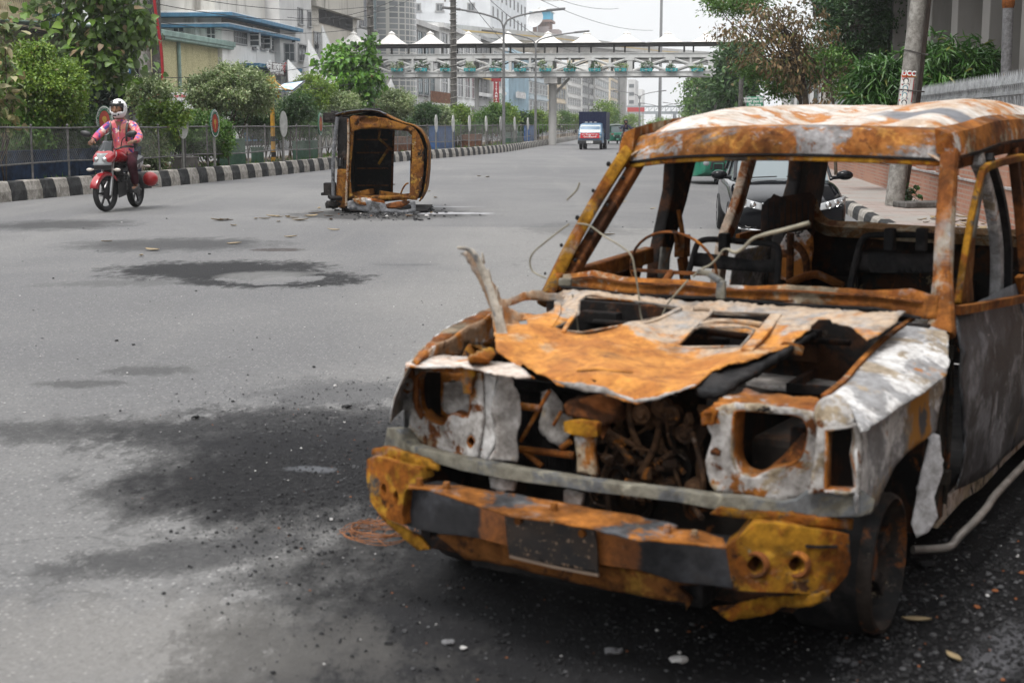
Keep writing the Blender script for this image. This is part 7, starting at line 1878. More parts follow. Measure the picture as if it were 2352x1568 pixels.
b.build('axle_stub', m_wdk, wk, bevel=.01); b = MB(); b.cyl(K.hit(*zw((664, 715))[0], (1, .5)), K.hit(*zw((710, 720))[0], (1, .5)), .07); b.build('hinge_bracket', m_wdk, wk, bevel=.01)
b = MB()
for i, (x, y, q) in enumerate(((690, 1240, .5), (680, 1275, 1), (668, 1288, .2))): b.box(K.hit(*zw((x, y))[0], (1, -.1)), (.22, .16, .05), q, rx=.3)
b.build('debris_flap', m_wdk, wk)
c = K.hit(*zw((922, 695))[0], (1, .25)); b = MB(); b.lathe([(0, .05), (.13, .05), (.17, .03), (.18, -.02), (.15, -.04)], c, 'Z', 24); b.build('filler_cap', m_wdk, wk, smooth=True)
rear_hole = zw((1060, 812), (1150, 818), (1180, 850), (1170, 1000), (1165, 1215), (1048, 1225), (1052, 1000))
rh = [(K.hit(x, y, (1, D_)).x, K.hit(x, y, (1, D_)).z) for x, y in rear_hole]
oc = [(p.x - .05, p.z - .03) for p in cs]
out2 = [(xl + .02, .04), (xl + .02, zt_ - .04)] + oc[2:]
Vv, T = tri_fill(out2, [rh], .07)
b = MB(); b.add([Vector((x, D_ + .02 * math.sin(z * 9), z)) for x, z in Vv], T); b.build('rear_panel', m_wdk, wk, smooth=True, solid=.03)
b = MB()
for z in (.42, .75, 1.05, 1.3): b.b2((xl + .1, D_ - .06, z - .015), (rh[0][0] - .12, D_ - .02, z + .015))
b.tube([(x, D_ - .03, z) for x, z in rh], .025, 6, closed=True); b.build('rear_window_frame', m_rustdk, wk)
b = MB(); P_ = [K.hit(x, y, (1, .9)) for x, y in zw((972, 815), (964, 868), (1046, 940), (1020, 938), (963, 1030))]
b.tube(P_[:3], .026, 7); b.tube(P_[2:], .026, 7); b.build('bent_bar', m_wor, wk)
b = MB()
c = K.hit(*zw((1055, 1228))[0], (1, .5)); b.box(c, (.5, .3, .12), .2, ry=.15); c = K.hit(*zw((850, 1215))[0], (1, .4)); b.box(c, (.45, .3, .1), -.2, ry=-.2); c = K.hit(*zw((930, 1235))[0], (1, .3)); b.box(c, (.5, .2, .06), .1)
b.tube(smooth_path([K.hit(x, y, (1, .2)) for x, y in zw((1095, 1245), (1112, 1190), (1135, 1155), (1152, 1150))], 3), .018, 6); b.build('seat_remains', m_wor, wk, bevel=.01)
def gz(p): return p.z - .06 - .10 * math.sin(p.x * 3 + 1) ** 2 - .12 * max(0, p.y + .45)
K.sheet('crumpled_door', zw((780, 1272), (815, 1248), (900, 1262), (1000, 1272), (1010, 1305), (1100, 1318), (1170, 1302), (1160, 1252), (1188, 1252), (1200, 1325), (1110, 1338), (1000, 1338), (925, 1342), (860, 1322), (778, 1308)), lambda p: p.z - .02 - .26 * (p.y + .75) * (1 if p.y < .1 else 1), m_wgr, .02, (), 7, .03, 5, jag=2)
K.sheet('crumpled_door', zw((800, 1248), (860, 1240), (930, 1245), (1000, 1255), (1005, 1300), (900, 1292), (830, 1275)), lambda p: p.z - .12 - .2 * (p.y + .3), m_orwh, .015, [zw((905, 1268), (950, 1262), (960, 1284), (920, 1288))], 7, .03, 6, jag=2)
K.sheet('crumpled_door', zw((1005, 1285), (1080, 1262), (1160, 1250), (1170, 1266), (1100, 1295), (1020, 1308)), lambda p: p.z - .1 - .2 * (p.y + .3), m_rustdk, .04, (), 7, .02, 6)
# ================================================================== motorcycle and rider
m_tyre = plain('tyre_rubber', (.02, .02, .021), .75, 0, .3, .3, 12)
m_alloy = plain('wheel_black', (.03, .03, .032), .4, .2)
m_metal = plain('bare_metal', (.35, .35, .35), .35, .8)
m_chrome = plain('chrome', (.6, .6, .6), .15, 1.0, .5, .05)
m_mblack = plain('moto_black', (.015, .015, .016), .45, 0, .5, .3, 9)
m_mred = plain('moto_red', (.3, .012, .018), .25, 0, .5, .12, 4, coat=.6)
m_clear = glass('lamp_glass', (.27, .285, .29), .08)
m_amber = plain('indicator_lens', (.5, .45, .4), .2, 0, .6)
def moto_wheel(parent, c, r, w_, steer=0):
 wh = thing('wheel', None, None, c, steer); wh.parent = parent
 b = MB(); b.lathe([(r - .075, -w_ * .8), (r - .03, -w_), (r - .008, -w_ * .6), (r, 0), (r - .008, w_ * .6), (r - .03, w_), (r - .075, w_ * .8)], (0, 0, 0), 'X', 32); b.build('tyre', m_tyre, wh, smooth=True)
 b = MB(); b.lathe([(r - .07, -w_ * .7), (r - .085, -w_ * .5), (r - .095, 0), (r - .085, w_ * .5), (r - .07, w_ * .7)], (0, 0, 0), 'X', 32)
 for i in range(6):
  q = i * math.pi / 3; b.strip([(0, .03 * math.cos(q), .03 * math.sin(q)), (0, (r - .09) * math.cos(q), (r - .09) * math.sin(q))], .032, .022, side=(0, -math.sin(q), math.cos(q)))
 b.cyl((-.05, 0, 0), (.05, 0, 0), .04); b.cyl((.045, 0, 0), (.055, 0, 0), .11, n=20); b.build('rim', m_alloy, wh)
 return wh
def make_moto(label, loc, rz, scale, red=True, group=None, plate='12-5678'):
 t = thing('motorcycle', label, 'motorcycle', loc, rz, group)
 t.scale = (scale,) * 3
 paint = m_mred if red else m_mblack
 st = R(-14)
 moto_wheel(t, (0, -.66, .31), .31, .045, st); moto_wheel(t, (0, .66, .31), .31, .055)
 for sx in (-1, 1):
  b = MB(); b.cyl((sx * .085, -.64, .3), (sx * .085, -.44, .98), .024, n=10); b.cyl((sx * .085, -.66, .27), (sx * .085, -.57, .55), .032, n=10); b.build('fork_tube', m_metal, t, smooth=True)
 b = MB()
 b.M = Matrix.Translation((0, -.66, .31)) @ Matrix.Rotation(st, 4, 'Z')
 b.loft([[Vector((x, (.345 + dz) * math.cos(q), (.345 + dz) * math.sin(q))) for x, dz in ((-.075, -.05), (-.06, 0), (0, .018), (.06, 0), (.075, -.05))] for q in np.linspace(R(40), R(165), 12)], closed=False)
 b.build('front_fender', paint, t, smooth=True, solid=.006)
 b = MB()
 b.loft([[(x * w_, y, z + dz) for x, dz in ((-.8, -h * .7), (-1, 0), (-.75, h * .7), (0, h), (.75, h * .7), (1, 0), (.8, -h * .7), (0, -h))] for y, w_, z, h in ((-.80, .12, .86, .06), (-.76, .18, .87, .11), (-.66, .2, .9, .16), (-.5, .19, .95, .15), (-.4, .15, .97, .12))])
 fa = b.build('fairing', paint, t, smooth=True, sub=1)
 b = MB(); b.grid(8, 5, lambda u, v: Vector(((u - .5) * 2 * (.165 - .05 * v), -.85 + .11 * (2 * u - 1) ** 2 + .06 * v, .775 + .2 * v))); b.build('headlight', m_clear, t, smooth=True, solid=.012)
 b = MB()
 for sx in (-1, 1): b.ball((sx * .07, -.815, .87), (.045, .025, .045), 12, 8)
 b.build('lamp_reflector', m_chrome, t, smooth=True)
 b = MB(); b.grid(8, 6, lambda u, v: Vector(((u - .5) * 2 * (.15 - .06 * v), -.72 + .10 * (2 * u - 1) ** 2 + .16 * v, .985 + .19 * v))); b.build('windscreen', glass('smoked_screen', (.03, .033, .036), .08), t, smooth=True, solid=.006)
 b = MB(); hb = smooth_path([(-.37, -.28, 1.075), (-.25, -.36, 1.085), (-.1, -.42, 1.03), (.1, -.42, 1.03), (.25, -.36, 1.085), (.37, -.28, 1.075)], 4); b.tube(hb, .014, 8)
 b.cyl((-.36, -.285, 1.075), (-.25, -.36, 1.085), .019); b.cyl((.36, -.285, 1.075), (.25, -.36, 1.085), .019); b.box((0, -.46, 1.03), (.2, .12, .05))
 b.tube([(-.34, -.37, 1.07), (-.2, -.44, 1.07)], .008, 6); b.tube([(.34, -.37, 1.07), (.2, -.44, 1.07)], .008, 6); b.build('handlebar', m_mblack, t, smooth=True)
 for sx in (-1, 1):
  b = MB(); b.tube(smooth_path([(sx * .2, -.4, 1.08), (sx * .24, -.42, 1.2), (sx * .34, -.42, 1.27)], 4), .009, 6)
  b.M = Matrix.Translation((sx * .40, -.42, 1.29)) @ Matrix.Rotation(R(-sx * 14), 4, 'Y'); b.ball((0, 0, 0), (.1, .04, .055), 14, 8); b.build('mirror', m_mblack, t, smooth=True)
  b = MB(); b.ball((sx * .24, -.7, .70), (.06, .03, .03), 10, 6); b.cyl((sx * .1, -.66, .71), (sx * .2, -.7, .70), .012); b.build('indicator', m_amber, t, smooth=True)
  b = MB(); b.ball((sx * .2, .78, .72), (.05, .03, .025), 10, 6); b.cyl((sx * .08, .76, .74), (sx * .17, .78, .72), .01); b.build('rear_indicator', m_amber, t, smooth=True)
 b = MB(); b.box((0, -.74, .735), (.3, .02, .07)); b.build('number_plate', m_mblack, t, bevel=.004)
 b = MB(); b.loft([[(x * w_, y, z + dz * h) for x, dz in ((-1, -.6), (-1, .3), (-.6, 1), (0, 1.15), (.6, 1), (1, .3), (1, -.6), (0, -.8))] for y, w_, z, h in ((-.40, .07, .88, .08), (-.32, .15, .9, .12), (-.1, .17, .9, .13), (.08, .14, .86, .1), (.18, .09, .82, .06))]); b.build('fuel_tank', layered('tank_paint', (.3, .012, .018) if red else (.02, .02, .02), [((.55, .5, .48), 5, .6, .63, 1, (1, .4, 1)), ((.02, .02, .02), 4, .6, .63, 2, (1, .4, 1))], rough=.25, bump=0), t, smooth=True, sub=1)
 b = MB(); b.loft([[(x * w_, y, z + dz * .05) for x, dz in ((-1, -1), (-1, .4), (0, 1), (1, .4), (1, -1))] for y, w_, z in ((.12, .1, .8), (.3, .14, .79), (.55, .13, .82), (.85, .1, .87))]); b.build('seat', m_mblack, t, smooth=True)
 b = MB(); b.loft([[(x * w_, y, z + dz * .07) for x, dz in ((-1, -1), (-1, .6), (1, .6), (1, -1))] for y, w_, z in ((.2, .12, .72), (.6, .12, .74), (.95, .05, .84))]); b.build('side_panel', layered('side_paint', (.5, .5, .52), [((.02, .02, .02), 5, .5, .53, 1), ((.3, .012, .018), 6, .6, .63, 2)], rough=.3, bump=0), t, smooth=True)
 b = MB(); b.b2((-.13, -.22, .3), (.13, .18, .5)); b.box((0, -.22, .6), (.2, .22, .26), rx=-.3)
 for i in range(7): b.box((0, -.22 - i * .008, .52 + i * .032), (.26, .26, .01), rx=-.3)
 b.cyl((.1, -.05, .4), (.17, -.05, .4), .1, n=16); b.cyl((-.16, .0, .4), (-.1, .0, .4), .1, n=16); b.build('engine', layered('engine_grey', (.06, .06, .062), [((.16, .16, .16), 8, .55, .66, 1)], rough=.5), t, bevel=.008)
 b = MB(); b.tube([(0, -.42, .95), (0, -.1, .72), (0, .25, .72), (0, .6, .78)], .03, 8); b.tube([(0, -.42, .9), (0, -.36, .5), (0, -.15, .28), (0, .2, .3), (0, .3, .7)], .022, 8); b.tube([(.1, .2, .35), (.1, .66, .31)], .022, 8); b.tube([(-.1, .2, .35), (-.1, .66, .31)], .022, 8); b.build('frame', m_mblack, t, smooth=True)
 b = MB(); b.box((.14, -.28, .36), (.012, .34, .24), rx=.1); b.box((-.14, -.28, .36), (.012, .34, .24), rx=.1); b.tube([(-.3, -.25, .34), (-.26, -.3, .6), (.26, -.3, .6), (.3, -.25, .34)], .014, 7); b.build('leg_guard', m_mblack, t)
 b = MB(); b.tube(smooth_path([(-.09, -.3, .5), (-.12, -.42, .35), (-.14, -.2, .24), (-.17, .3, .3)], 4), .02, 8); b.cyl((-.18, .25, .32), (-.2, .85, .42), .045, .055); b.build('exhaust', m_metal, t, smooth=True)
 b = MB(); b.tube([(-.24, .12, .3), (.24, .12, .3)], .014, 7); b.tube([(-.22, .5, .38), (.3, .5, .38)], .012, 7); b.tube([(.16, .6, .42), (.34, .62, .38), (.34, .9, .38), (.16, .9, .45)], .01, 6); b.build('footrest', m_mblack, t)
 return t
g0, g1 = G(240, 487), G(316, 475.5)
mid = (g0 + g1) / 2
M_RZ = math.atan2(g1.x - g0.x, g1.y - g0.y) * -1
moto = make_moto('red motorcycle with smoked screen ridden toward the camera beside the kerb', (mid.x, mid.y, 0), M_RZ, 1.1)
b = MB(); b.ball((.30, .62, .50), (.13, .15, .125), 18, 12); bg_ = b.build('carried_ball', plain('red_plastic', (.36, .016, .018), .4, 0, .5, .12, 4), None, smooth=True)
tag(bg_, 'round red bag strapped low beside the rear wheel of the motorcycle', 'bag'); bg_.name = 'red_bag'; bg_.matrix_world = Matrix.Translation((mid.x, mid.y, 0)) @ Matrix.Rotation(M_RZ, 4, 'Z') @ Matrix.Scale(1.1, 4)
m_skin = plain('skin_brown', (.22, .11, .065), .55, 0, .4, .12, 20)
def skin_body(name, chains, mat, parent, root=0, sub=2):
 """chains: list of [(point, radius), ...]; points shared by rounding join up"""
 V_, Rr, E_, idx = [], [], [], {}
 for ch in chains:
  prev = None
  for p, r in ch:
   k = tuple(round(q, 4) for q in p)
   if k not in idx: idx[k] = len(V_); V_.append(k); Rr.append(r)
   i = idx[k]
   if prev is not None and prev != i: E_.append((prev, i))
   prev = i
 me = bpy.data.meshes.new(name); me.from_pydata(V_, E_, []); me.materials.append(mat)
 o = bpy.data.objects.new(name, me); COL.objects.link(o)
 if parent is not None: o.parent = parent
 md = o.modifiers.new('skin', 'SKIN'); md.use_smooth_shade = True
 if not me.skin_vertices:
  pass
 for i, sv in enumerate(me.skin_vertices[0].data):
  r = Rr[i]; sv.radius = r if hasattr(r, '__len__') else (r, r); sv.use_root = (i == root)
 ss = o.modifiers.new('sub', 'SUBSURF'); ss.levels = ss.render_levels = sub
 return o
def hand_chain(wr, palm, fdir, sd, s=1.0):
 """five fingers of different lengths curled round a grip; wr wrist, palm centre, fdir finger direction, sd side (towards thumb)"""
 wr, palm, fd, sd = Vector(wr), Vector(palm), Vector(fdir).normalized(), Vector(sd).normalized()
 dn = fd.cross(sd).normalized()
 if dn.z > 0: dn = -dn
 ch = []
 for i, (o_, L_) in enumerate(((.033, .075), (.011, .085), (-.011, .08), (-.033, .062))):
  k = palm + sd * o_ * s + fd * .035 * s
  ch.append([(palm, (.022, .036)), (k, .0105 * s), (k + fd * L_ * .45 * s + dn * .012, .0095 * s), (k + fd * L_ * .55 * s + dn * (.012 + L_ * .5 * s), .008 * s)])
 tb = palm + sd * .035 * s - fd * .02 * s
 ch.append([(palm, (.022, .036)), (tb, .013 * s), (tb + sd * .03 * s + fd * .03 * s + dn * .015, .0105 * s), (tb + sd * .025 * s + fd * .055 * s + dn * .035, .009 * s)])
 return ch
def make_rider(label, loc, rz, sc_, shirt, trouser, helmet, face=True, group=None):
 t = thing('person', label, 'person', loc, rz, group)
 t.scale = (sc_,) * 3
 hip, wst, chs, nck = (0, .26, .86), (0, .2, 1.02), (0, .14, 1.24), (0, .11, 1.42)
 sh = {-1: (-.2, .13, 1.36), 1: (.2, .13, 1.36)}
 el = {-1: (-.32, -.06, 1.20), 1: (.37, -.02, 1.16)}
 wr = {-1: (-.345, -.22, 1.115), 1: (.355, -.22, 1.10)}
 pm = {-1: (-.335, -.285, 1.10), 1: (.335, -.285, 1.10)}
 hp = {-1: (-.1, .24, .83), 1: (.1, .24, .83)}
 kn = {-1: (-.22, -.12, .74), 1: (.25, -.10, .74)}
 an = {-1: (-.2, .1, .36), 1: (.22, .1, .36)}
 toe = {-1: (-.2, -.08, .33), 1: (.22, -.08, .33)}
 body = [[(hip, .12), (wst, .11), (chs, .13), (nck, .055), ((0, .08, 1.5), .055), ((0, .06, 1.58), .085), ((0, .06, 1.66), .08)]]
 for s_ in (-1, 1):
  body.append([(nck, .055), (sh[s_], .055), (el[s_], .042), (wr[s_], .028), (pm[s_], (.022, .036))])
  body += hand_chain(wr[s_], pm[s_], (0, -1, -.1), (-s_, 0, 0))
  body.append([(hip, .12), (hp[s_], .095), (kn[s_], .062), (an[s_], .038), (toe[s_], .035)])
 skin_body('body', body, m_skin, t)
 shirt_c = [[((0, .25, .80), (.17, .14)), ((0, .23, .92), (.17, .135)), ((0, .18, 1.08), (.175, .125)), ((0, .14, 1.26), (.185, .12)), ((0, .12, 1.38), (.12, .085)), ((0, .10, 1.43), (.068, .068))]]
 for s_ in (-1, 1):
  shirt_c.append([((0, .12, 1.38), (.12, .085)), ((sh[s_][0], sh[s_][1], sh[s_][2]), .082), (Vector(sh[s_]).lerp(Vector(el[s_]), .55), .072), (el[s_], .068), (Vector(el[s_]).lerp(Vector(wr[s_]), .55), .058), (Vector(el[s_]).lerp(Vector(wr[s_]), .9), .05)])
 skin_body('shirt', shirt_c, shirt, t)
 b = MB(); b.lathe([(.06, 0), (.085, .02), (.08, .045), (.066, .04)], (0, .09, 1.41), 'Z', 16); b.box((0, .01, 1.25), (.012, .012, .3), rx=-.2); b.build('collar', shirt, t, smooth=True)
 tr_c = []
 for s_ in (-1, 1):
  tr_c.append([((0, .27, .85), (.13, .11)), (hp[s_], .115), (Vector(hp[s_]).lerp(Vector(kn[s_]), .6), .095), (kn[s_], .083), (Vector(kn[s_]).lerp(Vector(an[s_]), .5), .075), (Vector(kn[s_]).lerp(Vector(an[s_]), .88), .062)])
 skin_body('trousers', tr_c, trouser, t)
 for s_ in (-1, 1):
  b = MB(); a = Vector(an[s_]); b.loft([[(a.x + x * w_, a.y + y, a.z - .05 + z * h + dz) for x, z in ((-1, 0), (-1, .7), (0, 1), (1, .7), (1, 0))] for y, w_, h, dz in ((.07, .035, .1, 0), (.02, .042, .11, 0), (-.06, .045, .08, -.01), (-.14, .045, .06, -.015), (-.19, .03, .045, -.015))]); b.b2((a.x - .045, a.y - .19, a.z - .085), (a.x + .045, a.y + .075, a.z - .055)); b.build('shoe', [m_mblack], t, smooth=True, bevel=.006)
 hc = Vector((0, .05, 1.63))
 b = MB(); n_, m_ = 28, 18; vs, fs = [], []
 for i in range(m_ + 1):
  th_ = math.pi * .86 * i / m_
  for j in range(n_):
   q = 2 * math.pi * j / n_
   rx_, ry_, rz_ = .135, .155, .155
   p = Vector((rx_ * math.sin(th_) * math.cos(q), ry_ * math.sin(th_) * math.sin(q), rz_ * math.cos(th_)))
   if p.z < -.03 and p.y < 0: p.y -= .025 * min(1, (-.03 - p.z) / .06)
   if p.z < -.08: p.z = -.08 + (p.z + .08) * 1.25
   vs.append(hc + p)
 for i in range(m_):
  for j in range(n_):
   q = 2 * math.pi * (j + .5) / n_
   z_ = .155 * math.cos(math.pi * .86 * (i + .5) / m_)
   if -.055 < z_ < .042 and math.sin(q) < -.35: continue
   fs.append((i * n_ + j, (i + 1) * n_ + j, (i + 1) * n_ + (j + 1) % n_, i * n_ + (j + 1) % n_))
 b.add(vs, fs); hm = b.build('helmet', helmet, t, smooth=True, solid=.014, offset=-1)
 b = MB()
 for dx, dz, w_, h_ in ((0, -.118, .05, .026), (-.065, .1, .05, .02), (.065, .1, .05, .02), (-.07, -.1, .02, .03), (.07, -.1, .02, .03)): b.box(hc + Vector((dx, -.185 if dz < 0 else -.105 - .0, dz)), (w_, .03, h_), rx=(0 if dz < 0 else .7))
 b.build('vent', m_mblack, hm, bevel=.004)
 if face:
  b = MB(); b.ball((0, -.035, 1.615), (.08, .085, .11), 16, 12); b.box((0, -.122, 1.605), (.026, .03, .05), taper=.5); b.build('face', m_skin, t, smooth=True)
  b = MB()
  for s_ in (-1, 1): b.ball((s_ * .032, -.112, 1.632), (.014, .008, .007), 8, 6)
  b.build('eyes', plain('eye_dark', (.03, .025, .02), .3), t); b = MB()
  for s_ in (-1, 1): b.box((s_ * .033, -.116, 1.652), (.036, .012, .008), ry=s_ * .1)
  b.build('eyebrows', m_mblack, t)
  b = MB(); b.grid(12, 3, lambda u, v: hc + Vector((.128 * math.sin((u - .5) * 2.3), -.15 * math.cos((u - .5) * 2.3) - .012, .035 + .045 * v))); b.build('visor', m_mblack, t, smooth=True, solid=.004)
 for s_ in (-1, 1):
  b = MB(); b.strip(smooth_path([(s_ * .12, .03, 1.10), (s_ * .135, .0, 1.24), (s_ * .14, .03, 1.36), (s_ * .135, .12, 1.45), (s_ * .13, .24, 1.38)], 4), .034, .012, side=(1, 0, 0)); b.build('backpack_strap', m_mblack, t)
 b = MB(); b.box((0, .36, 1.2), (.34, .16, .44)); b.build('backpack', m_mblack, t, bevel=.05)
 return t
m = NT('floral_shirt')
P = m.coord()
vo = m.n('ShaderNodeTexVoronoi'); vo.inputs['Scale'].default_value = 13
nz = m.n('ShaderNodeTexNoise'); nz.inputs['Scale'].default_value = 7; nz.inputs['Detail'].default_value = 4; m.l(P, nz.inputs['Vector'])
ad = m.n('ShaderNodeMix', data_type='VECTOR'); ad.inputs['Factor'].default_value = .32; m.l(P, ad.inputs[4]); m.l(nz.outputs['Color'], ad.inputs[5]); m.l(ad.outputs[1], vo.inputs['Vector'])
rp = m.n('ShaderNodeValToRGB'); rp.color_ramp.interpolation = 'CONSTANT'
sc_ = m.n('ShaderNodeSeparateColor'); m.l(vo.outputs['Color'], sc_.inputs[0]); m.l(sc_.outputs[0], rp.inputs[0])
els = rp.color_ramp.elements; els[0].position = 0; els[0].color = (.6, .13, .16, 1); els[1].position = .26; els[1].color = (.62, .22, .22, 1)
for p_, c_ in ((.42, (.1, .07, .26)), (.56, (.7, .55, .5)), (.66, (.6, .25, .18)), (.78, (.5, .07, .16)), (.9, (.15, .11, .34))): e_ = els.new(p_); e_.color = (*c_, 1)
m.base(rp.outputs[0]); m.set(.8, 0, .25); m.bump(m.noise(14, 3, .5, 3), .5, .02)
m_shirt = m.mat
m_trs = layered('trousers_maroon', (.055, .014, .022), [((.035, .009, .014), 7, .45, .6, 1)], bump=.4, bscale=12, bdist=.02)
m = NT('helmet_white'); c = m.mix(m.step(m.noise(9, 4, .6, 3, dist=1.5), .62, .64), (.74, .73, .73), (.3, .03, .04)); c = m.mix(m.step(m.noise(8, 3, .6, 7, dist=1), .66, .68), c, (.05, .05, .2)); m.base(c); m.set(.22); m.b.inputs['Coat Weight'].default_value = .5
m_helm = m.mat
rider = make_rider('person in a white full-face helmet and pink floral shirt riding the red motorcycle', (mid.x, mid.y, 0), M_RZ, 1.16, m_shirt, m_trs, m_helm)
fm = G(1437, 341)
make_moto('small dark red motorcycle far down the road right of the lorry', (fm.x, fm.y, 0), .0, 1.05, True)
make_rider('distant person in a navy shirt and dark helmet riding the far motorcycle', (fm.x, fm.y, 0), .0, 1.08, plain('shirt_navy', (.02, .022, .05), .8), plain('trousers_dark', (.03, .03, .035), .8), plain('helmet_black', (.02, .02, .022), .25), face=True)
# ================================================================== cars, lorry, auto-rickshaws
m_cpaint = plain('car_black', (.006, .0065, .008), .07, 0, .16, .1, 2, coat=.06)
m_tint = glass('car_glass', (.15, .18, .19), .04)  # pale glass colour stands in for bright reflections
def sect(hw, z0, zs, zt, crown=.03):
 return [(-hw * .9, z0), (-hw, z0 + .12), (-hw, zs - .08), (-hw * .94, zs), (-hw * .6, zt - crown * .3), (0, zt), (hw * .6, zt - crown * .3), (hw * .94, zs), (hw, zs - .08), (hw, z0 + .12), (hw * .9, z0)]
def car_wheel(parent, c, r=.31, w_=.1, mat=None):
 wh = thing('wheel', None, None, c); wh.parent = parent
 b = MB(); b.lathe([(r - .09, -w_), (r - .02, -w_), (r, -w_ * .7), (r, w_ * .7), (r - .02, w_), (r - .09, w_)], (0, 0, 0), 'X', 28); b.build('tyre', m_tyre, wh, smooth=True)
 b = MB(); sg = 1 if c[0] > 0 else -1; b.lathe([(0, sg * w_ * .7), (.06, sg * w_ * .75), (r - .1, sg * w_ * .8), (r - .085, sg * w_ * .95)], (0, 0, 0), 'X', 24)
 for i in range(5): q = i * 1.2566; b.strip([(sg * w_ * .85, .03 * math.cos(q), .03 * math.sin(q)), (sg * w_ * .9, (r - .09) * math.cos(q), (r - .09) * math.sin(q))], .05, .02, side=(0, -math.sin(q), math.cos(q)))
 b.build('rim', mat or m_metal, wh)
 return wh
CAR_Y = 18.9
cc = atY(1818, 285, CAR_Y)
car = thing('parked_car', 'shiny black saloon car parked by the right kerb, seen through the wreck', 'car', (cc.x + .02, CAR_Y, 0), -.085)
car.scale = (.9,) * 3
b = MB()
st_ = [(.0, .70, .26, .50, .56), (.03, .78, .22, .56, .64), (.14, .84, .2, .64, .72), (.5, .855, .2, .74, .82), (1.0, .86, .2, .84, .92), (1.25, .86, .2, .88, .96), (2.0, .86, .2, .9, .95), (3.4, .86, .2, .92, .96), (4.2, .84, .22, .9, .97), (4.5, .76, .3, .84, .92)]
b.loft([[(x, y, z) for x, z in sect(hw, z0, zs, zt)] for y, hw, z0, zs, zt in st_]); b.build('body', m_cpaint, car, smooth=True, sub=2)
b = MB()
b.loft([[(-hw0, y, .90), (-hw1, y, z), (-hw1 * .5, y, z + .012), (hw1 * .5, y, z + .012), (hw1, y, z), (hw0, y, .90)] for y, hw0, hw1, z in ((1.22, .72, .70, .92), (1.6, .75, .68, 1.15), (2.0, .76, .62, 1.37), (2.6, .76, .60, 1.43), (3.3, .75, .60, 1.38), (3.9, .72, .66, 1.1), (4.15, .7, .68, .95))]); b.build('glasshouse', m_tint, car, smooth=True)
b = MB(); b.loft([[(-.63, y, z), (-.35, y, z + .04), (0, y, z + .05), (.35, y, z + .04), (.63, y, z)] for y, z in ((1.95, 1.375), (2.3, 1.43), (2.8, 1.44), (3.3, 1.40), (3.5, 1.33))], closed=False); b.build('roof', m_cpaint, car, smooth=True, solid=.03)
for sx in (-1, 1):
 b = MB(); b.strip([(sx * .74, 1.2, .93), (sx * .70, 1.6, 1.17), (sx * .635, 1.98, 1.39), (sx * .62, 2.6, 1.445), (sx * .62, 3.3, 1.395), (sx * .70, 4.0, 1.02)], .05, .05, side=(1, 0, .3)); b.strip([(sx * .76, 2.5, .92), (sx * .63, 2.55, 1.42)], .08, .03, side=(0, 1, 0)); b.build('window_pillar', m_cpaint, car, bevel=.012)
 b = MB(); b.M = Matrix.Translation((sx * .97, 1.38, .99)); b.ball((0, 0, 0), (.13, .07, .075), 16, 10); b.M = Matrix.Identity(4); b.cyl((sx * .78, 1.36, .95), (sx * .9, 1.38, .96), .03); b.build('side_mirror', m_cpaint, car, smooth=True)
 def hl(u, v, sx=sx):
  x = .42 + .40 * u
  return Vector((sx * x, -.02 + .30 * max(0, u - .15) ** 1.6 + .03 * v, .52 + .085 * u + (.15 - .03 * u) * v * (1 - .35 * (1 - u))))
 b = MB(); b.grid(10, 5, hl) if sx > 0 else b.grid(10, 5, lambda u, v: hl(1 - u, v)); h_ = b.build('headlight', glass('headlamp_cover', (.32, .33, .34), .06), car, smooth=True, solid=.02)
 b = MB()
 for u, r in ((.32, .05), (.62, .055), (.86, .04)):
  c = hl(u, .48) + Vector((0, -.022, 0)); b.lathe([(r, .0), (r * .9, -.012), (r * .6, .0), (r * .55, -.014), (0, -.022)], c, 'Y', 18)
 b.build('lamp_ring', m_chrome, h_, smooth=True)
 c = Vector((sx * .60, .055, .33)); b = MB(); b.lathe([(.07, .02), (.07, -.03), (.055, -.035), (.05, -.01), (0, -.02)], c, 'Y', 20); b.build('fog_lamp', m_chrome, car, smooth=True)
 b = MB(); b.box((sx * .60, .06, .33), (.26, .05, .15), rz=sx * .2); b.build('fog_recess', m_mblack, car, bevel=.02)
 b = MB(); b.tube(smooth_path([(sx * .26, -.005, .215), (sx * .5, .03, .225), (sx * .74, .14, .25)], 4), .02, 8); b.build('chrome_strip', m_chrome, car, smooth=True)
 for y in (.82, 3.45): car_wheel(car, (sx * .77, y, .31))
b = MB(); b.box((0, -.015, .55), (.74, .04, .13), taper=.9); b.build('grille', m_mblack, car, bevel=.02)
b = MB()
for z in (.505, .535, .565, .60): b.box((0, -.04, z), (.72, .014, .011))
b.tube(smooth_path([(-.42, -.035, .62), (-.2, -.045, .585), (0, -.05, .575), (.2, -.045, .585), (.42, -.035, .62)], 4), .012, 6); b.lathe([(.05, -.02), (.06, 0)], (0, -.045, .56), 'Y', 18); b.build('grille_bar', m_chrome, car)
b = MB(); b.box((0, -.015, .30), (.85, .04, .13));
for z in (.26, .30, .34): b.box((0, -.04, z), (.84, .01, .012))
b.build('lower_grille', m_mblack, car, bevel=.01)
b = MB(); b.box((0, -.05, .41), (.42, .012, .11)); b.build('number_plate', m_framew, car, bevel=.004)
b = MB(); b.tube([(-.6, 1.1, .955), (-.1, 1.16, .975)], .01, 6); b.tube([(.05, 1.16, .975), (.6, 1.1, .955)], .01, 6); b.build('wiper', m_mblack, car)
m_cng = plain('cng_green', (.012, .15, .09), .35, 0, .5, .25, 3, coat=.3)
m_hood2 = plain('cng_canopy', (.09, .11, .1), .7, 0, .4, .3, 3)
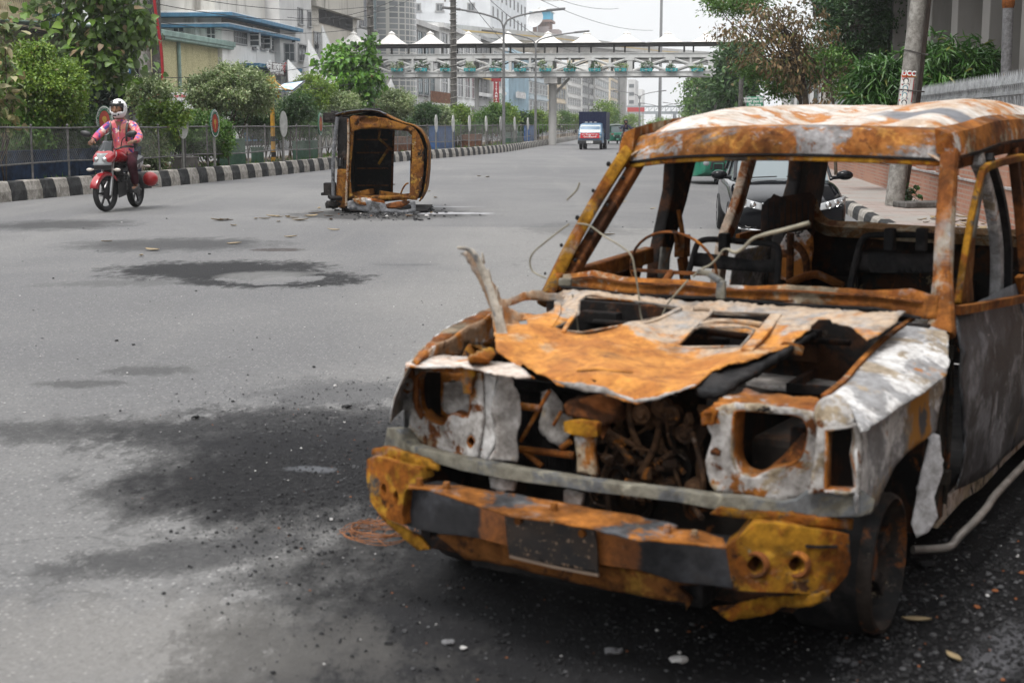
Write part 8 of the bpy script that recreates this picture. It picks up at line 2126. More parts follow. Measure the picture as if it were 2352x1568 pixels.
def make_cng(label, loc, rz, sc_, group=None):
 t = thing('auto_rickshaw', label, 'auto rickshaw', loc, rz, group)
 t.scale = (sc_,) * 3
 b = MB(); b.loft([[(x * hw, y, z) for x, z in ((-1, z0), (-1.0, z0 + .2), (-.98, z1 - .1), (-.8, z1), (.8, z1), (.98, z1 - .1), (1.0, z0 + .2), (1, z0))] for y, hw, z0, z1 in ((.0, .36, .42, .9), (.06, .5, .34, 1.0), (.25, .60, .27, 1.04), (.7, .65, .25, 1.0), (.9, .66, .24, .56), (1.5, .66, .24, .56), (1.55, .67, .24, .96), (2.45, .66, .3, 1.0), (2.6, .6, .4, .95))]); b.build('body', m_cng, t, smooth=True, bevel=.02)
 b = MB(); b.loft([[(x * hw, y, z) for x, z in ((-1, z1 - .25), (-.95, z1 - .05), (-.6, z1), (.6, z1), (.95, z1 - .05), (1, z1 - .25))] for y, hw, z1 in ((.32, .58, 1.66), (.6, .62, 1.74), (1.6, .64, 1.76), (2.4, .62, 1.68), (2.55, .58, 1.5))], closed=False); b.build('canopy', m_hood2, t, smooth=True, solid=.03)
 b = MB(); b.add([(-.53, .16, 1.02), (.53, .16, 1.02), (.52, .36, 1.58), (-.52, .36, 1.58)], [(0, 1, 2, 3)]); b.build('windscreen', m_tint, t, solid=.01)
 b = MB(); b.tube([(-.56, .15, 1.0), (-.55, .37, 1.6), (.55, .37, 1.6), (.56, .15, 1.0)], .025, 6)
 for s_ in (-1, 1): b.cyl((s_ * .64, 1.5, .9), (s_ * .62, 1.45, 1.6), .025); b.cyl((s_ * .64, .7, .95), (s_ * .6, .4, 1.6), .02)
 b.build('frame', m_cng, t)
 b = MB(); b.b2((-.6, 1.55, .95), (.6, 2.5, 1.5)); b.build('rear_cover', m_hood2, t, bevel=.05)
 b = MB(); b.box((0, .0, .66), (.46, .12, .3), taper=.8); b.build('front_panel', m_mblack, t, bevel=.03)
 for s_ in (-1, 1):
  b = MB(); b.lathe([(.095, .03), (.095, -.03), (.07, -.05), (0, -.06)], (s_ * .32, .04, .72), 'Y', 16); b.build('headlight', m_clear, t, smooth=True)
  b = MB(); b.M = Matrix.Translation((s_ * .74, .3, 1.2)); b.box((0, 0, 0), (.12, .04, .18)); b.M = Matrix.Identity(4); b.cyl((s_ * .58, .25, 1.15), (s_ * .7, .3, 1.2), .01); b.build('mirror', m_mblack, t, bevel=.01)
  wh = moto_wheel(t, (s_ * .56, 2.05, .24), .24, .055)
 moto_wheel(t, (0, .1, .24), .24, .055)
 b = MB(); b.M = Matrix.Translation((0, .1, .24)); b.loft([[Vector((x, (.3 + dz) * math.cos(q), (.3 + dz) * math.sin(q))) for x, dz in ((-.11, -.07), (-.09, 0), (0, .02), (.09, 0), (.11, -.07))] for q in np.linspace(R(15), R(165), 12)], closed=False); b.M = Matrix.Identity(4); b.tube([(-.14, -.05, .5), (-.13, -.1, .72), (.13, -.1, .72), (.14, -.05, .5)], .014, 6); b.build('front_fender', m_cng, t, smooth=True, solid=.01)
 b = MB(); b.b2((-.56, .02, .84), (.56, .1, .92)); b.build('red_strip', plain('cng_red', (.45, .03, .03), .5), t)
 return t
gc = G(1648, 424)
make_cng('green auto-rickshaw stopped behind the black car, seen under the wreck’s roof', (gc.x, gc.y, 0), .02, .95).scale = (.95, .95, .78)
gc = G(1421, 331)
make_cng('small green auto-rickshaw far down the road beside the lorry', (gc.x - .1, gc.y, 0), .05, .9)
gt = G(1353, 344)
lo = thing('lorry', 'small blue-cabbed box lorry with a red banner driving toward the camera', 'lorry', (gt.x + .05, gt.y, 0), -.16)
lo.scale = (.95,) * 3
m_navy = layered('box_navy', (.012, .018, .05), [((.02, .028, .07), .8, .5, .65, 1), ((.1, .11, .14), 2, .66, .76, 2)], rough=.5)
b = MB(); b.b2((-.92, 1.55, .62), (.92, 4.2, 2.48));
bx_ = b.build('cargo_box', m_navy, lo, bevel=.03)
b = MB()
for x in np.linspace(-.85, .85, 9): b.b2((x - .015, 1.53, .7), (x + .015, 1.56, 2.4))
b.b2((-.94, 1.53, 2.42), (.94, 1.6, 2.5)); b.build('box_rib', m_navy, bx_)
b = MB(); b.loft([[(x * hw, y, z) for x, z in ((-1, .42), (-1, 1.05), (-w2, z1 - .06), (-w2 * .8, z1), (w2 * .8, z1), (w2, z1 - .06), (1, 1.05), (1, .42))] for y, hw, w2, z1 in ((.0, .76, .97, 1.06), (.06, .8, .98, 1.12), (.25, .81, .93, 1.45), (.5, .81, .87, 1.72), (1.4, .81, .86, 1.76))]); b.build('cab', plain('cab_blue', (.05, .12, .2), .35, 0, .5, .15, 2, coat=.3), lo, smooth=True, bevel=.02)
b = MB(); b.add([(-.7, .045, 1.12), (.7, .045, 1.12), (.64, .4, 1.62), (-.64, .4, 1.62)], [(0, 1, 2, 3)]); b.build('windscreen', glass('screen_pale', (.22, .26, .27), .1), lo, solid=.02)
b = MB(); b.box((0, -.06, .92), (1.25, .03, .34)); rb = b.build('banner', plain('banner_red2', (.5, .025, .035), .6), lo)
text_mesh('জরুরি ওষুধ সরবরাহ', .13, 'lettering', m_let, rb, (0, -.08, .97), bold=.004, sx=1.0); text_mesh('কাজে নিয়োজিত', .13, 'lettering', m_let, rb, (0, -.08, .83), bold=.004)
b = MB(); b.box((0, -.08, .5), (1.6, .16, .26)); b.build('bumper', m_mblack, lo, bevel=.03)
b = MB(); b.box((0, -.17, .5), (.44, .02, .16)); np_ = b.build('number_plate', m_framew, lo)
for s_ in (-1, 1):
 b = MB(); b.lathe([(.1, .04), (.1, -.03), (0, -.05)], (s_ * .66, -.03, .84), 'Y', 14); b.build('headlight', m_clear, lo, smooth=True)
 b = MB(); b.box((s_ * .95, .2, 1.2), (.12, .05, .2)); b.cyl((s_ * .78, .2, 1.25), (s_ * .92, .2, 1.22), .012); b.build('mirror', m_mblack, lo, bevel=.01)
 car_wheel(lo, (s_ * .68, .75, .3), .3, .09); car_wheel(lo, (s_ * .68, 3.3, .3), .3, .12)
b = MB(); b.b2((-.5, .6, .38), (.5, 4.1, .62)); b.build('chassis', m_mblack, lo)
b = MB()
for x in (-.3, 0, .3): b.box((x, .47, 1.8), (.18, .02, .05), taper=.8)
b.build('roof_lamp', m_framew, lo)
def far_car(label, px, Y, col, jeep=False):
 p = atY(px, 285, Y)
 t = thing('jeep' if jeep else 'van', label, 'car', (p.x, Y, 0), -.1)
 b = MB(); b.loft([[(x * hw, y, z) for x, z in ((-1, .3), (-1, z1 - .1), (-.9, z1), (.9, z1), (1, z1 - .1), (1, .3))] for y, hw, z1 in ((0, .8, .85), (.1, .85, .95), (1.0, .87, 1.05), (4.2, .87, 1.05))]); b.build('body', col, t, bevel=.03)
 b = MB(); b.loft([[(x * hw, y, z) for x, z in ((-1, 1.0), (-.9, z1), (.9, z1), (1, 1.0))] for y, hw, z1 in ((.9, .8, 1.05), (1.4, .8, 1.8 if jeep else 1.6), (4.1, .8, 1.85 if jeep else 1.65))]); b.build('cabin', col, t, bevel=.04)
 b = MB(); b.add([(-.66, .9, 1.08), (.66, .9, 1.08), (.6, 1.34, 1.68 if jeep else 1.5), (-.6, 1.34, 1.68 if jeep else 1.5)], [(0, 1, 2, 3)]); b.build('windscreen', m_tint, t, solid=.04)
 b = MB(); b.box((0, -.03, .5), (1.6, .1, .2)); b.build('bumper', m_mblack, t)
 for s_ in (-1, 1):
  b = MB(); b.box((s_ * .6, -.01, .72), (.3, .05, .16)); b.build('headlight', m_clear, t, bevel=.02)
  for y in (.8, 3.4): car_wheel(t, (s_ * .74, y, .32), .32, .1)
 return t
far_car('dark blue jeep far down the road above the wreck’s roof edge', 1527, 240, plain('jeep_blue', (.03, .06, .1), .4), True)
far_car('white van far down the road right of the dark blue jeep', 1578, 262, plain('van_white', (.6, .6, .6), .4))
# ================================================================== right side: pavement, brick wall, railing, building, trees, poles
def rs(n, s, z=0.0):
 p = EN * n + ER * s
 return Vector((p.x, p.y, z))
def r_px(px, n, z):
 """point on the line at lateral n, height z, in image column px"""
 k = (px - 1176) / FPX
 Y = n / (k * math.cos(TH) - math.sin(TH))
 return Vector((k * Y, Y, z))
def s_of(p): return p.x * math.sin(TH) + p.y * math.cos(TH)
m = NT('pavement_tiles')
br = m.n('ShaderNodeTexBrick'); br.inputs['Scale'].default_value = 1; br.inputs['Brick Width'].default_value = .55; br.inputs['Row Height'].default_value = .11; br.inputs['Mortar Size'].default_value = .008
br.inputs['Color1'].default_value = (.24, .17, .145, 1); br.inputs['Color2'].default_value = (.3, .26, .235, 1); br.inputs['Mortar'].default_value = (.13, .115, .1, 1); m.l(m.coord(), br.inputs['Vector'])
c = m.mix(m.step(m.noise(1.0, 5, .6, 2), .4, .62), br.outputs['Color'], (.25, .235, .215)); c = m.mix(m.step(m.noise(2.6, 5, .65, 5), .58, .72), c, (.17, .15, .13)); m.base(c); m.set(.9); m.bump(br.outputs['Fac'], .3, .01)
b = MB(); b.M = Matrix.Rotation(-TH, 4, 'Z'); b.add([(2.76, -4, .2), (30, -4, .2), (30, 400, .2), (2.76, 400, .2)], [(0, 1, 2, 3)])
b.M = Matrix.Identity(4); pv = b.build('pavement', m.mat); tag(pv, kind='structure')
pv.rotation_euler = (0, 0, -TH); pv.data.transform(Matrix.Rotation(TH, 4, 'Z'))
WN = 4.06
S0, S1 = -6.0, 75.0
m = NT('red_brick')
def brick(mm, w_, h_, c1, c2, mo, ms=.012, axis='Y'):
 sp = mm.n('ShaderNodeSeparateXYZ'); cm2 = mm.n('ShaderNodeCombineXYZ'); mm.l(mm.coord(), sp.inputs[0]); mm.l(sp.outputs[axis], cm2.inputs[0]); mm.l(sp.outputs['Z'], cm2.inputs[1])
 b_ = mm.n('ShaderNodeTexBrick'); b_.inputs['Scale'].default_value = 1; b_.inputs['Brick Width'].default_value = w_; b_.inputs['Row Height'].default_value = h_; b_.inputs['Mortar Size'].default_value = ms
 for k, v in (('Color1', c1), ('Color2', c2), ('Mortar', mo)): b_.inputs[k].default_value = (*v, 1)
 mm.l(cm2.outputs[0], b_.inputs['Vector'])
 return b_
b_ = brick(m, .24, .075, (.36, .17, .11), (.29, .125, .08), (.3, .24, .2))
c = m.mix(m.step(m.noise(1.5, 5, .6, 2), .45, .65), b_.outputs['Color'], (.36, .2, .14)); c = m.mix(m.step(m.noise(3, 6, .65, 4), .6, .74), c, (.22, .13, .1)); m.base(c); m.set(.9, 0, .2); m.bump(b_.outputs['Fac'], -.4, .008)
m_brick = m.mat
m = NT('brick_recess'); b_ = brick(m, .3, .15, (.34, .13, .05), (.28, .1, .04), (.07, .05, .04), .012); m.base(b_.outputs['Color']); m.set(.85); m.bump(b_.outputs['Fac'], -.4, .008); m_brec = m.mat
m_mort = plain('mortar_ledge', (.3, .28, .27), .9, 0, .3, .3, 6)
wl = thing('brick_wall', 'long red brick boundary wall with recessed panels behind the right pavement', 'wall', rs(WN, S0), -TH)
L_ = S1 - S0
b = MB(); b.b2((0, 0, .15), (.3, L_, .74)); b.b2((.14, 0, .74), (.3, L_, 1.34)); b.b2((0, 0, 1.30), (.3, L_, 1.5)); b.build('brickwork', m_brick, wl)
b = MB(); b.b2((-.03, 0, .735), (.14, L_, .775)); b.b2((-.03, 0, 1.49), (.33, L_, 1.53)); b.build('ledge', m_mort, wl, bevel=.006)
k = .4
b = MB(); b3 = MB()
while k < L_ - 1: b.b2((-.02, k, .775), (.14, k + 1.25, 1.305)); b3.b2((.10, k + 1.25, .775), (.15, k + 2.3, 1.305)); k += 2.3
b.build('pilaster', m_brick, wl, bevel=.004); b3.build('recess_panel', m_brec, wl)
m_rail = plain('railing_silver', (.3, .31, .32), .45, .4, .5, .3, 5)
rl = thing('spiked_railing', 'grey steel railing with spear points on top of the brick wall', 'railing', rs(WN + .15, S0), -TH)
b = MB()
for z in (1.6, 2.02): b.b2((-.02, 0, z - .025), (.02, L_, z + .025))
b.build('rail', m_rail, rl)
b = MB(); bs = MB()
k = 0
while k < L_:
 b.b2((-.009, k - .009, 1.52), (.009, k + .009, 2.16))
 if True:
  z = 2.14; bs.add([(-.02, k - .045, z), (.02, k - .045, z), (.02, k + .045, z), (-.02, k + .045, z), (0, k, z + .2), (0, k, z - .06)], [(0, 1, 4), (1, 2, 4), (2, 3, 4), (3, 0, 4), (1, 0, 5), (2, 1, 5), (3, 2, 5), (0, 3, 5)])
 k += .13
b.build('bar', m_rail, rl); bs.build('spear_point', m_rail, rl)
b = MB(); k = 0
while k < L_: b.tube([(0, k + .065 + .05 * math.cos(q), 1.8 + .18 * math.sin(q)) for q in np.linspace(0, 6.28, 11)[:-1]], .007, 4, closed=True); k += .26
b.build('scroll', m_rail, rl)
m_bgrey = wallm('building_grey', (.3, .285, .265), (.14, .13, .115), .4)
RBn = 7.4
rb = thing('building', 'tall grey building with projecting fins behind the right railing', 'building', rs(RBn, 14), -TH)
b = MB(); b.b2((0, -56, 0), (12, 52, 16)); b.build('wall', m_bgrey, rb)  # unseen near end extended past the camera to shade the street
b = MB()
k = 1.5
s_f = s_of(r_px(2240, RBn - 1.0, 2)) - 14
for i in range(-3, 9):
 q = s_f + i * 4.2
 if q > 0: b.b2((-1.0, q - .45, 0), (0, q + .45, 15))
b.build('fin', m_bgrey, rb, bevel=.02)
b = MB(); b.cyl((-.12, 0, 2.9), (-.12, s_f - .5, 2.75), .06); b.build('service_pipe', m_concd, rb)
for i in range(4):
 for j in range(3):
  b = MB(); b.b2((-.05, s_f + 6 + i * 8.4, 2.2 + j * 4), (.02, s_f + 8.6 + i * 8.4, 4.6 + j * 4)); w_ = b.build('window', m_frame, rb); b = MB(); b.b2((-.06, s_f + 6.15 + i * 8.4, 2.35 + j * 4), (-.04, s_f + 8.45 + i * 8.4, 4.45 + j * 4)); b.build('pane', m_pane, w_)
b = MB(); b.b2((-2.6, 12, 6.3), (0, 52, 12)); b.build('upper_overhang', layered('sooty_wall', (.05, .045, .042), [((.012, .011, .011), .5, .45, .6, 1), ((.13, .12, .11), .9, .58, .7, 2)], bump=.2), rb)
tp = r_px(1894, RBn - 2.9, 0);
ts = thing('wall_sign', 'teal green vertical signboard with white Bengali lettering high on the sooty building', 'sign', (tp.x, tp.y, 0), -TH)
z0, z1 = zat(76, tp.y), zat(-30, tp.y)
hw_ = 13 / FPX * tp.y
b = MB(); b.b2((-hw_, -.1, z0), (hw_, .1, z1)); b.build('panel', plain('sign_teal', (.03, .22, .17), .5), ts)
for i, tx in enumerate(('জনতা', 'ব্যাংক', 'লিমিটেড')): text_mesh(tx, hw_ * .75, 'lettering', m_let, ts, (0, -.12, z0 + (z1 - z0) * (.55 - i * .18)), bold=.01)
p = r_px(1760, 6.2, 0)
lb = thing('building', 'low white building with an air conditioner behind the right-hand trees', 'building', (r_px(1905, 6.2, 0)), -TH)
b = MB(); b.b2((0, 0, 0), (6, 45, 5.5)); b.build('wall', m_wpale, lb)
for i in range(5):
 b = MB(); b.b2((-.08, 1.5 + i * 7, .5), (.02, 4.5 + i * 7, 4.0)); w_ = b.build('window', m_frame, lb); b = MB(); b.b2((-.1, 1.7 + i * 7, .7), (-.07, 4.3 + i * 7, 3.8)); b.build('pane', m_pane, w_)
b = MB(); b.b2((-.5, .2, 2.6), (-.05, 1.3, 3.5)); ac = b.build('air_conditioner', plain('ac_cream', (.42, .4, .36), .5), lb, bevel=.03)
b = MB(); b.lathe([(.36, -.53), (.36, -.5)], (0, 0, 0), 'X', 18); b.lathe([(0, -.51), (.3, -.51)], (0, 0, 0), 'X', 18); g_ = b.build('fan_grille', m_mblack, ac); g_.location = (0, .75, 3.05)
pb = G(2054, 472, .2)
ptop = atY(2110, 0, pb.y); ptop2 = pb.lerp(ptop, 1.25)
up = thing('utility_pole', 'leaning grey concrete utility pole with red and white posters on the right pavement', 'pole', pb)
ax_ = (ptop2 - pb)
k_ = pb.y / FPX
b = MB(); n_ = 4
b.cyl((0, 0, 0), ax_, 21.5 * k_, 16.5 * k_, 20); b.build('shaft', m_conc, up, smooth=True)
tp0 = G(2082, 470, .2) - pb; tp1 = (atY(2134, 0, pb.y + .2) - pb)
b = MB(); b.tube([tp0 + Vector((0, .2, 0)), atY(2090, 375, pb.y + .2) - pb, atY(2108, 240, pb.y + .2) - pb, tp1, tp1 + (tp1 - tp0) * .25], 5.6 * k_, 10); b.build('steel_pipe', plain('pipe_brown', (.075, .055, .045), .7, 0, .4, .3, 5), up, smooth=True)
b = MB()
for y, dy in ((118, 6), (205, 3), (274, 2)):
 f_ = (470 - y) / 470; c = ax_ * (f_ / 1.25)
 r_ = (21.5 - 5 * f_ / 1.25) * k_ + .012
 b = MB(); b.tube([c + Vector((r_ * math.cos(q) + (.12 if math.cos(q) > .5 else 0), r_ * math.sin(q), -dy * k_ * math.cos(q))) for q in np.linspace(0, 6.28, 19)[:-1]], .009, 5, closed=True); b.build('tie_wire', m_concd, up)
def on_pole(px, py, off=.006):
 """point on the front of the shaft"""
 d = ray(px, py); f_ = (470 - py) / 470; c = pb + ax_ * (f_ / 1.25); r_ = (21.5 - 5 * f_ / 1.25) * k_ + off
 P_ = ORG + d * (c.y / d.y)
 dx = max(-r_ * .97, min(r_ * .97, P_.x - c.x))
 return Vector((c.x + dx, c.y - math.sqrt(r_ * r_ - dx * dx), P_.z)) - pb
def patch(P4, name, mat, parent, off=.006, nu=8, nv=4):
 (x0, y0), (x1, y1), (x2, y2), (x3, y3) = P4
 b = MB(); b.grid(nu, nv, lambda u, v: on_pole((x0 * (1 - u) + x1 * u) * (1 - v) + (x3 * (1 - u) + x2 * u) * v, (y0 * (1 - u) + y1 * u) * (1 - v) + (y3 * (1 - u) + y2 * u) * v, off)); return b.build(name, mat, parent, smooth=True)
zp_ = Z(3500, 0, 3.733)
po = patch(zp_((392, 1075), (560, 1090), (500, 1650), (335, 1640)), 'poster', plain('poster_paper', (.55, .54, .51), .7, 0, .3, .12, 9), up)
m_pred = plain('poster_red', (.38, .025, .03), .6)
patch(zp_((395, 1080), (560, 1092), (552, 1166), (388, 1162)), 'poster_header', m_pred, po, .009)
patch(zp_((542, 1190), (552, 1190), (512, 1530), (500, 1530)), 'poster_edge', m_pred, po, .009)
a = on_pole(*zp_((472, 1103))[0], .018)
t_ = text_mesh('UCC', .115, 'lettering', m_let, po, a, (R(90), R(4), 0), depth=.001, bold=.004, sx=1.0)
a = on_pole(*zp_((466, 1148))[0], .018); text_mesh('ভর্তি চলিতেছে', .045, 'lettering', m_py, po, a, (R(90), R(4), 0), depth=.001, sx=1.0)
m_pk, m_ps, m_pt = plain('print_black', (.02, .02, .022), .6), plain('print_face', (.6, .58, .54), .6), plain('print_teal', (.1, .22, .26), .6)
def portrait(cx, cy, hair, coat):
 def disc(x, y, rx, ry, name, mat, off, half=False):
  b = MB(); n_ = 14
  b.add([on_pole(*zp_((x + rx * math.cos(q), y + ry * math.sin(q)))[0], off) for q in (np.linspace(math.pi, 2 * math.pi, n_) if half else np.linspace(0, 2 * math.pi, n_ + 1)[:-1])], [tuple(range(n_))]); b.build(name, mat, po)
 disc(cx, cy - 18, 36, 40, 'printed_hair', hair, .009); disc(cx, cy + 52, 46, 36, 'printed_coat', coat, .010, True); disc(cx - 2, cy - 6, 24, 40, 'printed_face', m_ps, .013)
portrait(435, 1225, m_pk, m_pk); portrait(424, 1335, m_pt, plain('print_blue', (.03, .1, .2), .6)); portrait(414, 1440, m_pt, m_pt); portrait(404, 1550, m_pk, m_pk)
for i in range(14):
 patch(zp_((496 - i * 5.2, 1180 + i * 24), (503 - i * 5.2, 1180 + i * 24), (501 - i * 5.2, 1194 + i * 24), (494 - i * 5.2, 1194 + i * 24)), 'printed_line', m_pred, po, .009, 1, 1)
 if i % 3 == 0: patch(zp_((392 - i * 3.6, 1175 + i * 26), (402 - i * 3.6, 1176 + i * 26), (400 - i * 3.6, 1196 + i * 26), (390 - i * 3.6, 1195 + i * 26)), 'printed_line', m_pred, po, .009, 1, 1)
q_ = r_px(2298, WN + .75, .2)
rp_ = thing('rusty_pipe', 'thick rusty steel pipe post rising behind the railing at far right', 'pipe', (q_.x, q_.y, .2))
pt_ = atY(2316, 12, q_.y) - Vector((q_.x, q_.y, .2)); k2 = q_.y / FPX
b = MB(); b.cyl((0, 0, 0), pt_, 11 * k2, 12 * k2, 16); b.build('shaft', layered('pipe_rust', (.15, .15, .155), [((.24, .11, .04), 3, .54, .6, 1, (1, 1, .3)), ((.42, .41, .4), 7, .62, .68, 2, (1, 1, .2)), ((.3, .16, .07), 6, .6, .68, 3, (1, 1, .3))], rough=.6), rp_, smooth=True)
b = MB(); b.M = Matrix.Translation(pt_); b.lathe([(12 * k2, -.05), (14 * k2, 0), (14 * k2, .08), (12 * k2, .12), (10 * k2, .6)], n=16); b.build('collar', m_rustdk, rp_, smooth=True)
q_ = r_px(1726, 2.9, .2)
sg_ = thing('road_sign', 'green Bengali notice board above a white shop board on a post at the right kerb', 'sign', (q_.x, q_.y, .2), -.05)
k3 = q_.y / FPX
def zz_(py): return zat(py, q_.y) - .2
b = MB(); b.cyl((-19 * k3, .05, 0), (-19 * k3, .05, zz_(220)), .05); b.cyl((19 * k3, .05, 0), (19 * k3, .05, zz_(220)), .05); b.build('post', m_lamp_p, sg_)
b = MB(); b.b2((-18 * k3, -.03, zz_(247)), (18 * k3, .03, zz_(222))); b.build('green_board', plain('board_green', (.02, .2, .1), .5), sg_)
b = MB(); b.b2((-18 * k3, -.03, zz_(252)), (18 * k3, .03, zz_(247.3))); b.build('blue_band', plain('board_blue', (.03, .04, .14), .5), sg_)
b = MB(); b.b2((-18 * k3, -.03, zz_(275)), (18 * k3, .03, zz_(252.5))); b.build('white_board', m_wwhite, sg_)
for tx, y, s_ in (('কুড়িগঞ্জ স্ট্রিট', 227, 7), ('যানজট মুক্ত রাখুন', 234, 6.5), ('ধীরে চলুন', 242, 7)): text_mesh(tx, s_ * k3, 'lettering', m_let, sg_, (0, -.04, zz_(y)), bold=.003)
text_mesh('minister', 8 * k3, 'lettering', plain('letter_green', (.03, .2, .1), .5), sg_, (0, -.04, zz_(258)), bold=.006)
q_ = G(2118, 476, .2)
b = MB(); b.box((0, 0, .05), (.85, .5, .1), .2); sl = b.build('stone_slab', m_concd, None, bevel=.02, loc=(q_.x, q_.y, .2)); tag(sl, 'loose grey concrete slab lying on the pavement by the brick wall', 'slab')
q_ = G(2070, 470, .2)
plant('weed_plant', 'small green weed growing at the foot of the leaning pole', 'plant', q_ + Vector((.06, -.12, 0)), [(0, 0, .16, .16, .1, .15)], lm_gloss, 10, 6, .1, .16, .45, 'lance', .3, .3, 70, stems=5, stem_r=.006, part=('stem', 'leaves'))
def rtree(name, px, n, label, blobs, mat, seed, trunk_px, tr=.1, dYs=0, cat='tree', **kw):
 p = r_px(px, n, .2); Y = p.y
 B = [blob_px(cx, cy, rx, ry, Y + dy, p) for cx, cy, rx, ry, dy in blobs]
 path = [atY(x, y, Y) - p for x, y in trunk_px]; path[0] = Vector((path[0].x, path[0].y, 0))
 return plant(name, label, cat, p, B, mat, seed=seed, trunk=(path, tr), part=('trunk', 'crown'), **kw)
rtree('tree', 1850, 3.55, 'withered brown-leaved tree overhanging the road at upper right', [(1740, 75, 85, 26, 0), (1780, 130, 95, 40, 0), (1850, 60, 75, 60, 0), (1670, 68, 55, 14, -.5), (1870, 170, 60, 55, .3), (1760, 30, 80, 18, 0), (1905, 215, 46, 40, 0), (1810, 175, 40, 30, 0)], lm_brown, 71, ((1872, 260), (1845, 190), (1830, 120), (1800, 60)), .12, nclump=150, per=22, cr=.32, leaf=.18, wl=.36, kind='lance', droop=1.1, up=.1, limbs=42, hollow=.15)
rtree('tree', 1845, 3.7, 'green small-leaved tree growing through the withered tree', [(1830, 160, 70, 36, 0), (1880, 140, 60, 50, 0), (1735, 160, 45, 28, .5), (1790, 190, 50, 36, 0), (1940, 150, 40, 60, 0), (1700, 12, 90, 16, -1), (1660, 4, 50, 12, -1.5)], lm_mid, 72, ((1850, 255), (1835, 205), (1800, 170)), .09, nclump=420, per=40, cr=.28, leaf=.12, wl=.5, kind='small', limbs=40, hollow=.1)
rtree('tree', 1960, 5.4, 'dark glossy-leaved tree behind the leaning pole', [(1960, 50, 90, 70, 0), (2050, 30, 70, 60, 0), (2150, 40, 60, 60, 0), (1900, 20, 50, 50, 0), (2000, 120, 60, 50, 0), (2170, 90, 40, 30, .5), (2080, 100, 50, 40, .5)], lm_gloss, 73, ((1965, 250), (1940, 180), (1975, 100), (2010, 20)), .1, nclump=330, per=40, cr=.3, leaf=.15, wl=.42, kind='small', limbs=44, hollow=.1)
rtree('tree', 2150, 5.0, 'mango tree with long drooping dark green leaves above the spiked railing', [(2150, 150, 60, 50, 0), (2080, 190, 50, 45, 0), (2020, 190, 45, 50, 0), (2220, 160, 50, 40, 0), (2150, 205, 90, 30, -.2), (2250, 130, 26, 24, 0), (2000, 225, 40, 26, 0)], lm_lance, 74, ((2160, 260), (2150, 200), (2140, 130)), .09, nclump=330, per=24, cr=.24, leaf=.3, wl=.19, kind='lance', droop=.8, up=.4, limbs=30, hollow=.1)
b_sp = rtree('tree', 1905, 3.6, 'thin bare-trunked sapling beside the withered tree', [(1930, 180, 30, 40, 0), (1915, 140, 26, 26, 0)], lm_mid, 75, ((1925, 262), (1912, 215), (1890, 170), (1905, 120)), .05, nclump=50, per=24, cr=.2, leaf=.11, wl=.5, limbs=12)
for i, (px, Y, bl, lab, mt) in enumerate(((1612, 150, [(1600, 198, 24, 20, 0), (1628, 205, 26, 26, 0), (1600, 238, 26, 20, 0), (1630, 245, 30, 22, 0), (1608, 255, 30, 20, 0)], 'round dark green roadside tree above the wreck’s roof', lm_mid), (1660, 120, [(1655, 215, 26, 30, 0), (1680, 195, 30, 30, 0), (1650, 250, 24, 26, 0), (1690, 240, 24, 30, 0)], 'dark roadside tree left of the green notice board', lm_dk), (1700, 90, [(1700, 150, 40, 40, 0), (1690, 200, 36, 30, 0)], 'tall dark tree behind the withered leaves', lm_dk), (1585, 260, [(1588, 262, 16, 16, 0), (1600, 275, 14, 10, 0)], 'small pale tree farther along the right roadside', lm_yg))):
 p = atY(px, 285, Y); p.z = 0
 plant('tree', lab, 'tree', p, [blob_px(cx, cy, rx, ry, Y, p) for cx, cy, rx, ry, d in bl], mt, 150, 40, .7, .38, .5, 'small', seed=80 + i, trunk=([(0, 0, 0), (.1, 0, 1.5), (0, 0, 3.5)], .22), part=('trunk', 'crown'), limbs=16)
for i, (px, Y, yt, lab) in enumerate(((1642, 110, 205, 'thin dark pole in front of the roadside trees'), (1700, 70, 110, 'brown steel pole left of the green notice board'))):
 p = atY(px, 285, Y); t = thing('utility_pole', lab, 'pole', (p.x, Y, 0)); b = MB(); b.cyl((0, 0, 0), (0, 0, zat(yt, Y)), .14, .1, 10); b.build('shaft', m_concd, t, smooth=True)
# ================================================================== fallen leaves, char, wire coil and rubble on the ground
m_leafdry = leaf_mat('dry_leaf', [(.32, .25, .16), (.45, .38, .28), (.22, .14, .07), (.4, .32, .2)], None, 0, rough=.7, trans=.05)
m_leafbr = plain('dry_leaf_brown', (.13, .08, .045), .8)
def litter_leaf(px, py, label, size=.16, mat=None, z=.0, group='fallen leaves on the road', seed=0):
 p = G(px, py, z); rr_ = random.Random(seed); size *= 1.45
 b = MB(); n_ = 5
 w_ = rr_.uniform(.34, .5)
 curl = rr_.uniform(.12, .4)
 top = [(t * size, math.sin(t * math.pi * .93 + .1) * w_ * size * .55) for t in np.linspace(0, 1, 7)]
 vs, fs = [], []
 for i, (x, y) in enumerate(top):
  t = x / size - .5
  vs += [(x - size / 2, y, .012 + curl * size * (t * t + .5 * (y / size) ** 2 * 4)), (x - size / 2, 0, .006 + curl * size * t * t), (x - size / 2, -y, .014 + curl * size * (t * t + .6 * (y / size) ** 2 * 4))]
 for i in range(6):
  for j in range(2): fs.append((i * 3 + j, i * 3 + j + 1, i * 3 + 4 + j, i * 3 + 3 + j))
 b.add(vs, fs); o = b.build('fallen_leaf', mat or m_leafdry, None, smooth=True, solid=.002, loc=p)
 o.rotation_euler = (rr_.uniform(-.15, .15), rr_.uniform(-.1, .1), rr_.uniform(0, 6.28))
 return tag(o, label, 'leaf', group)
rr = random.Random(21)
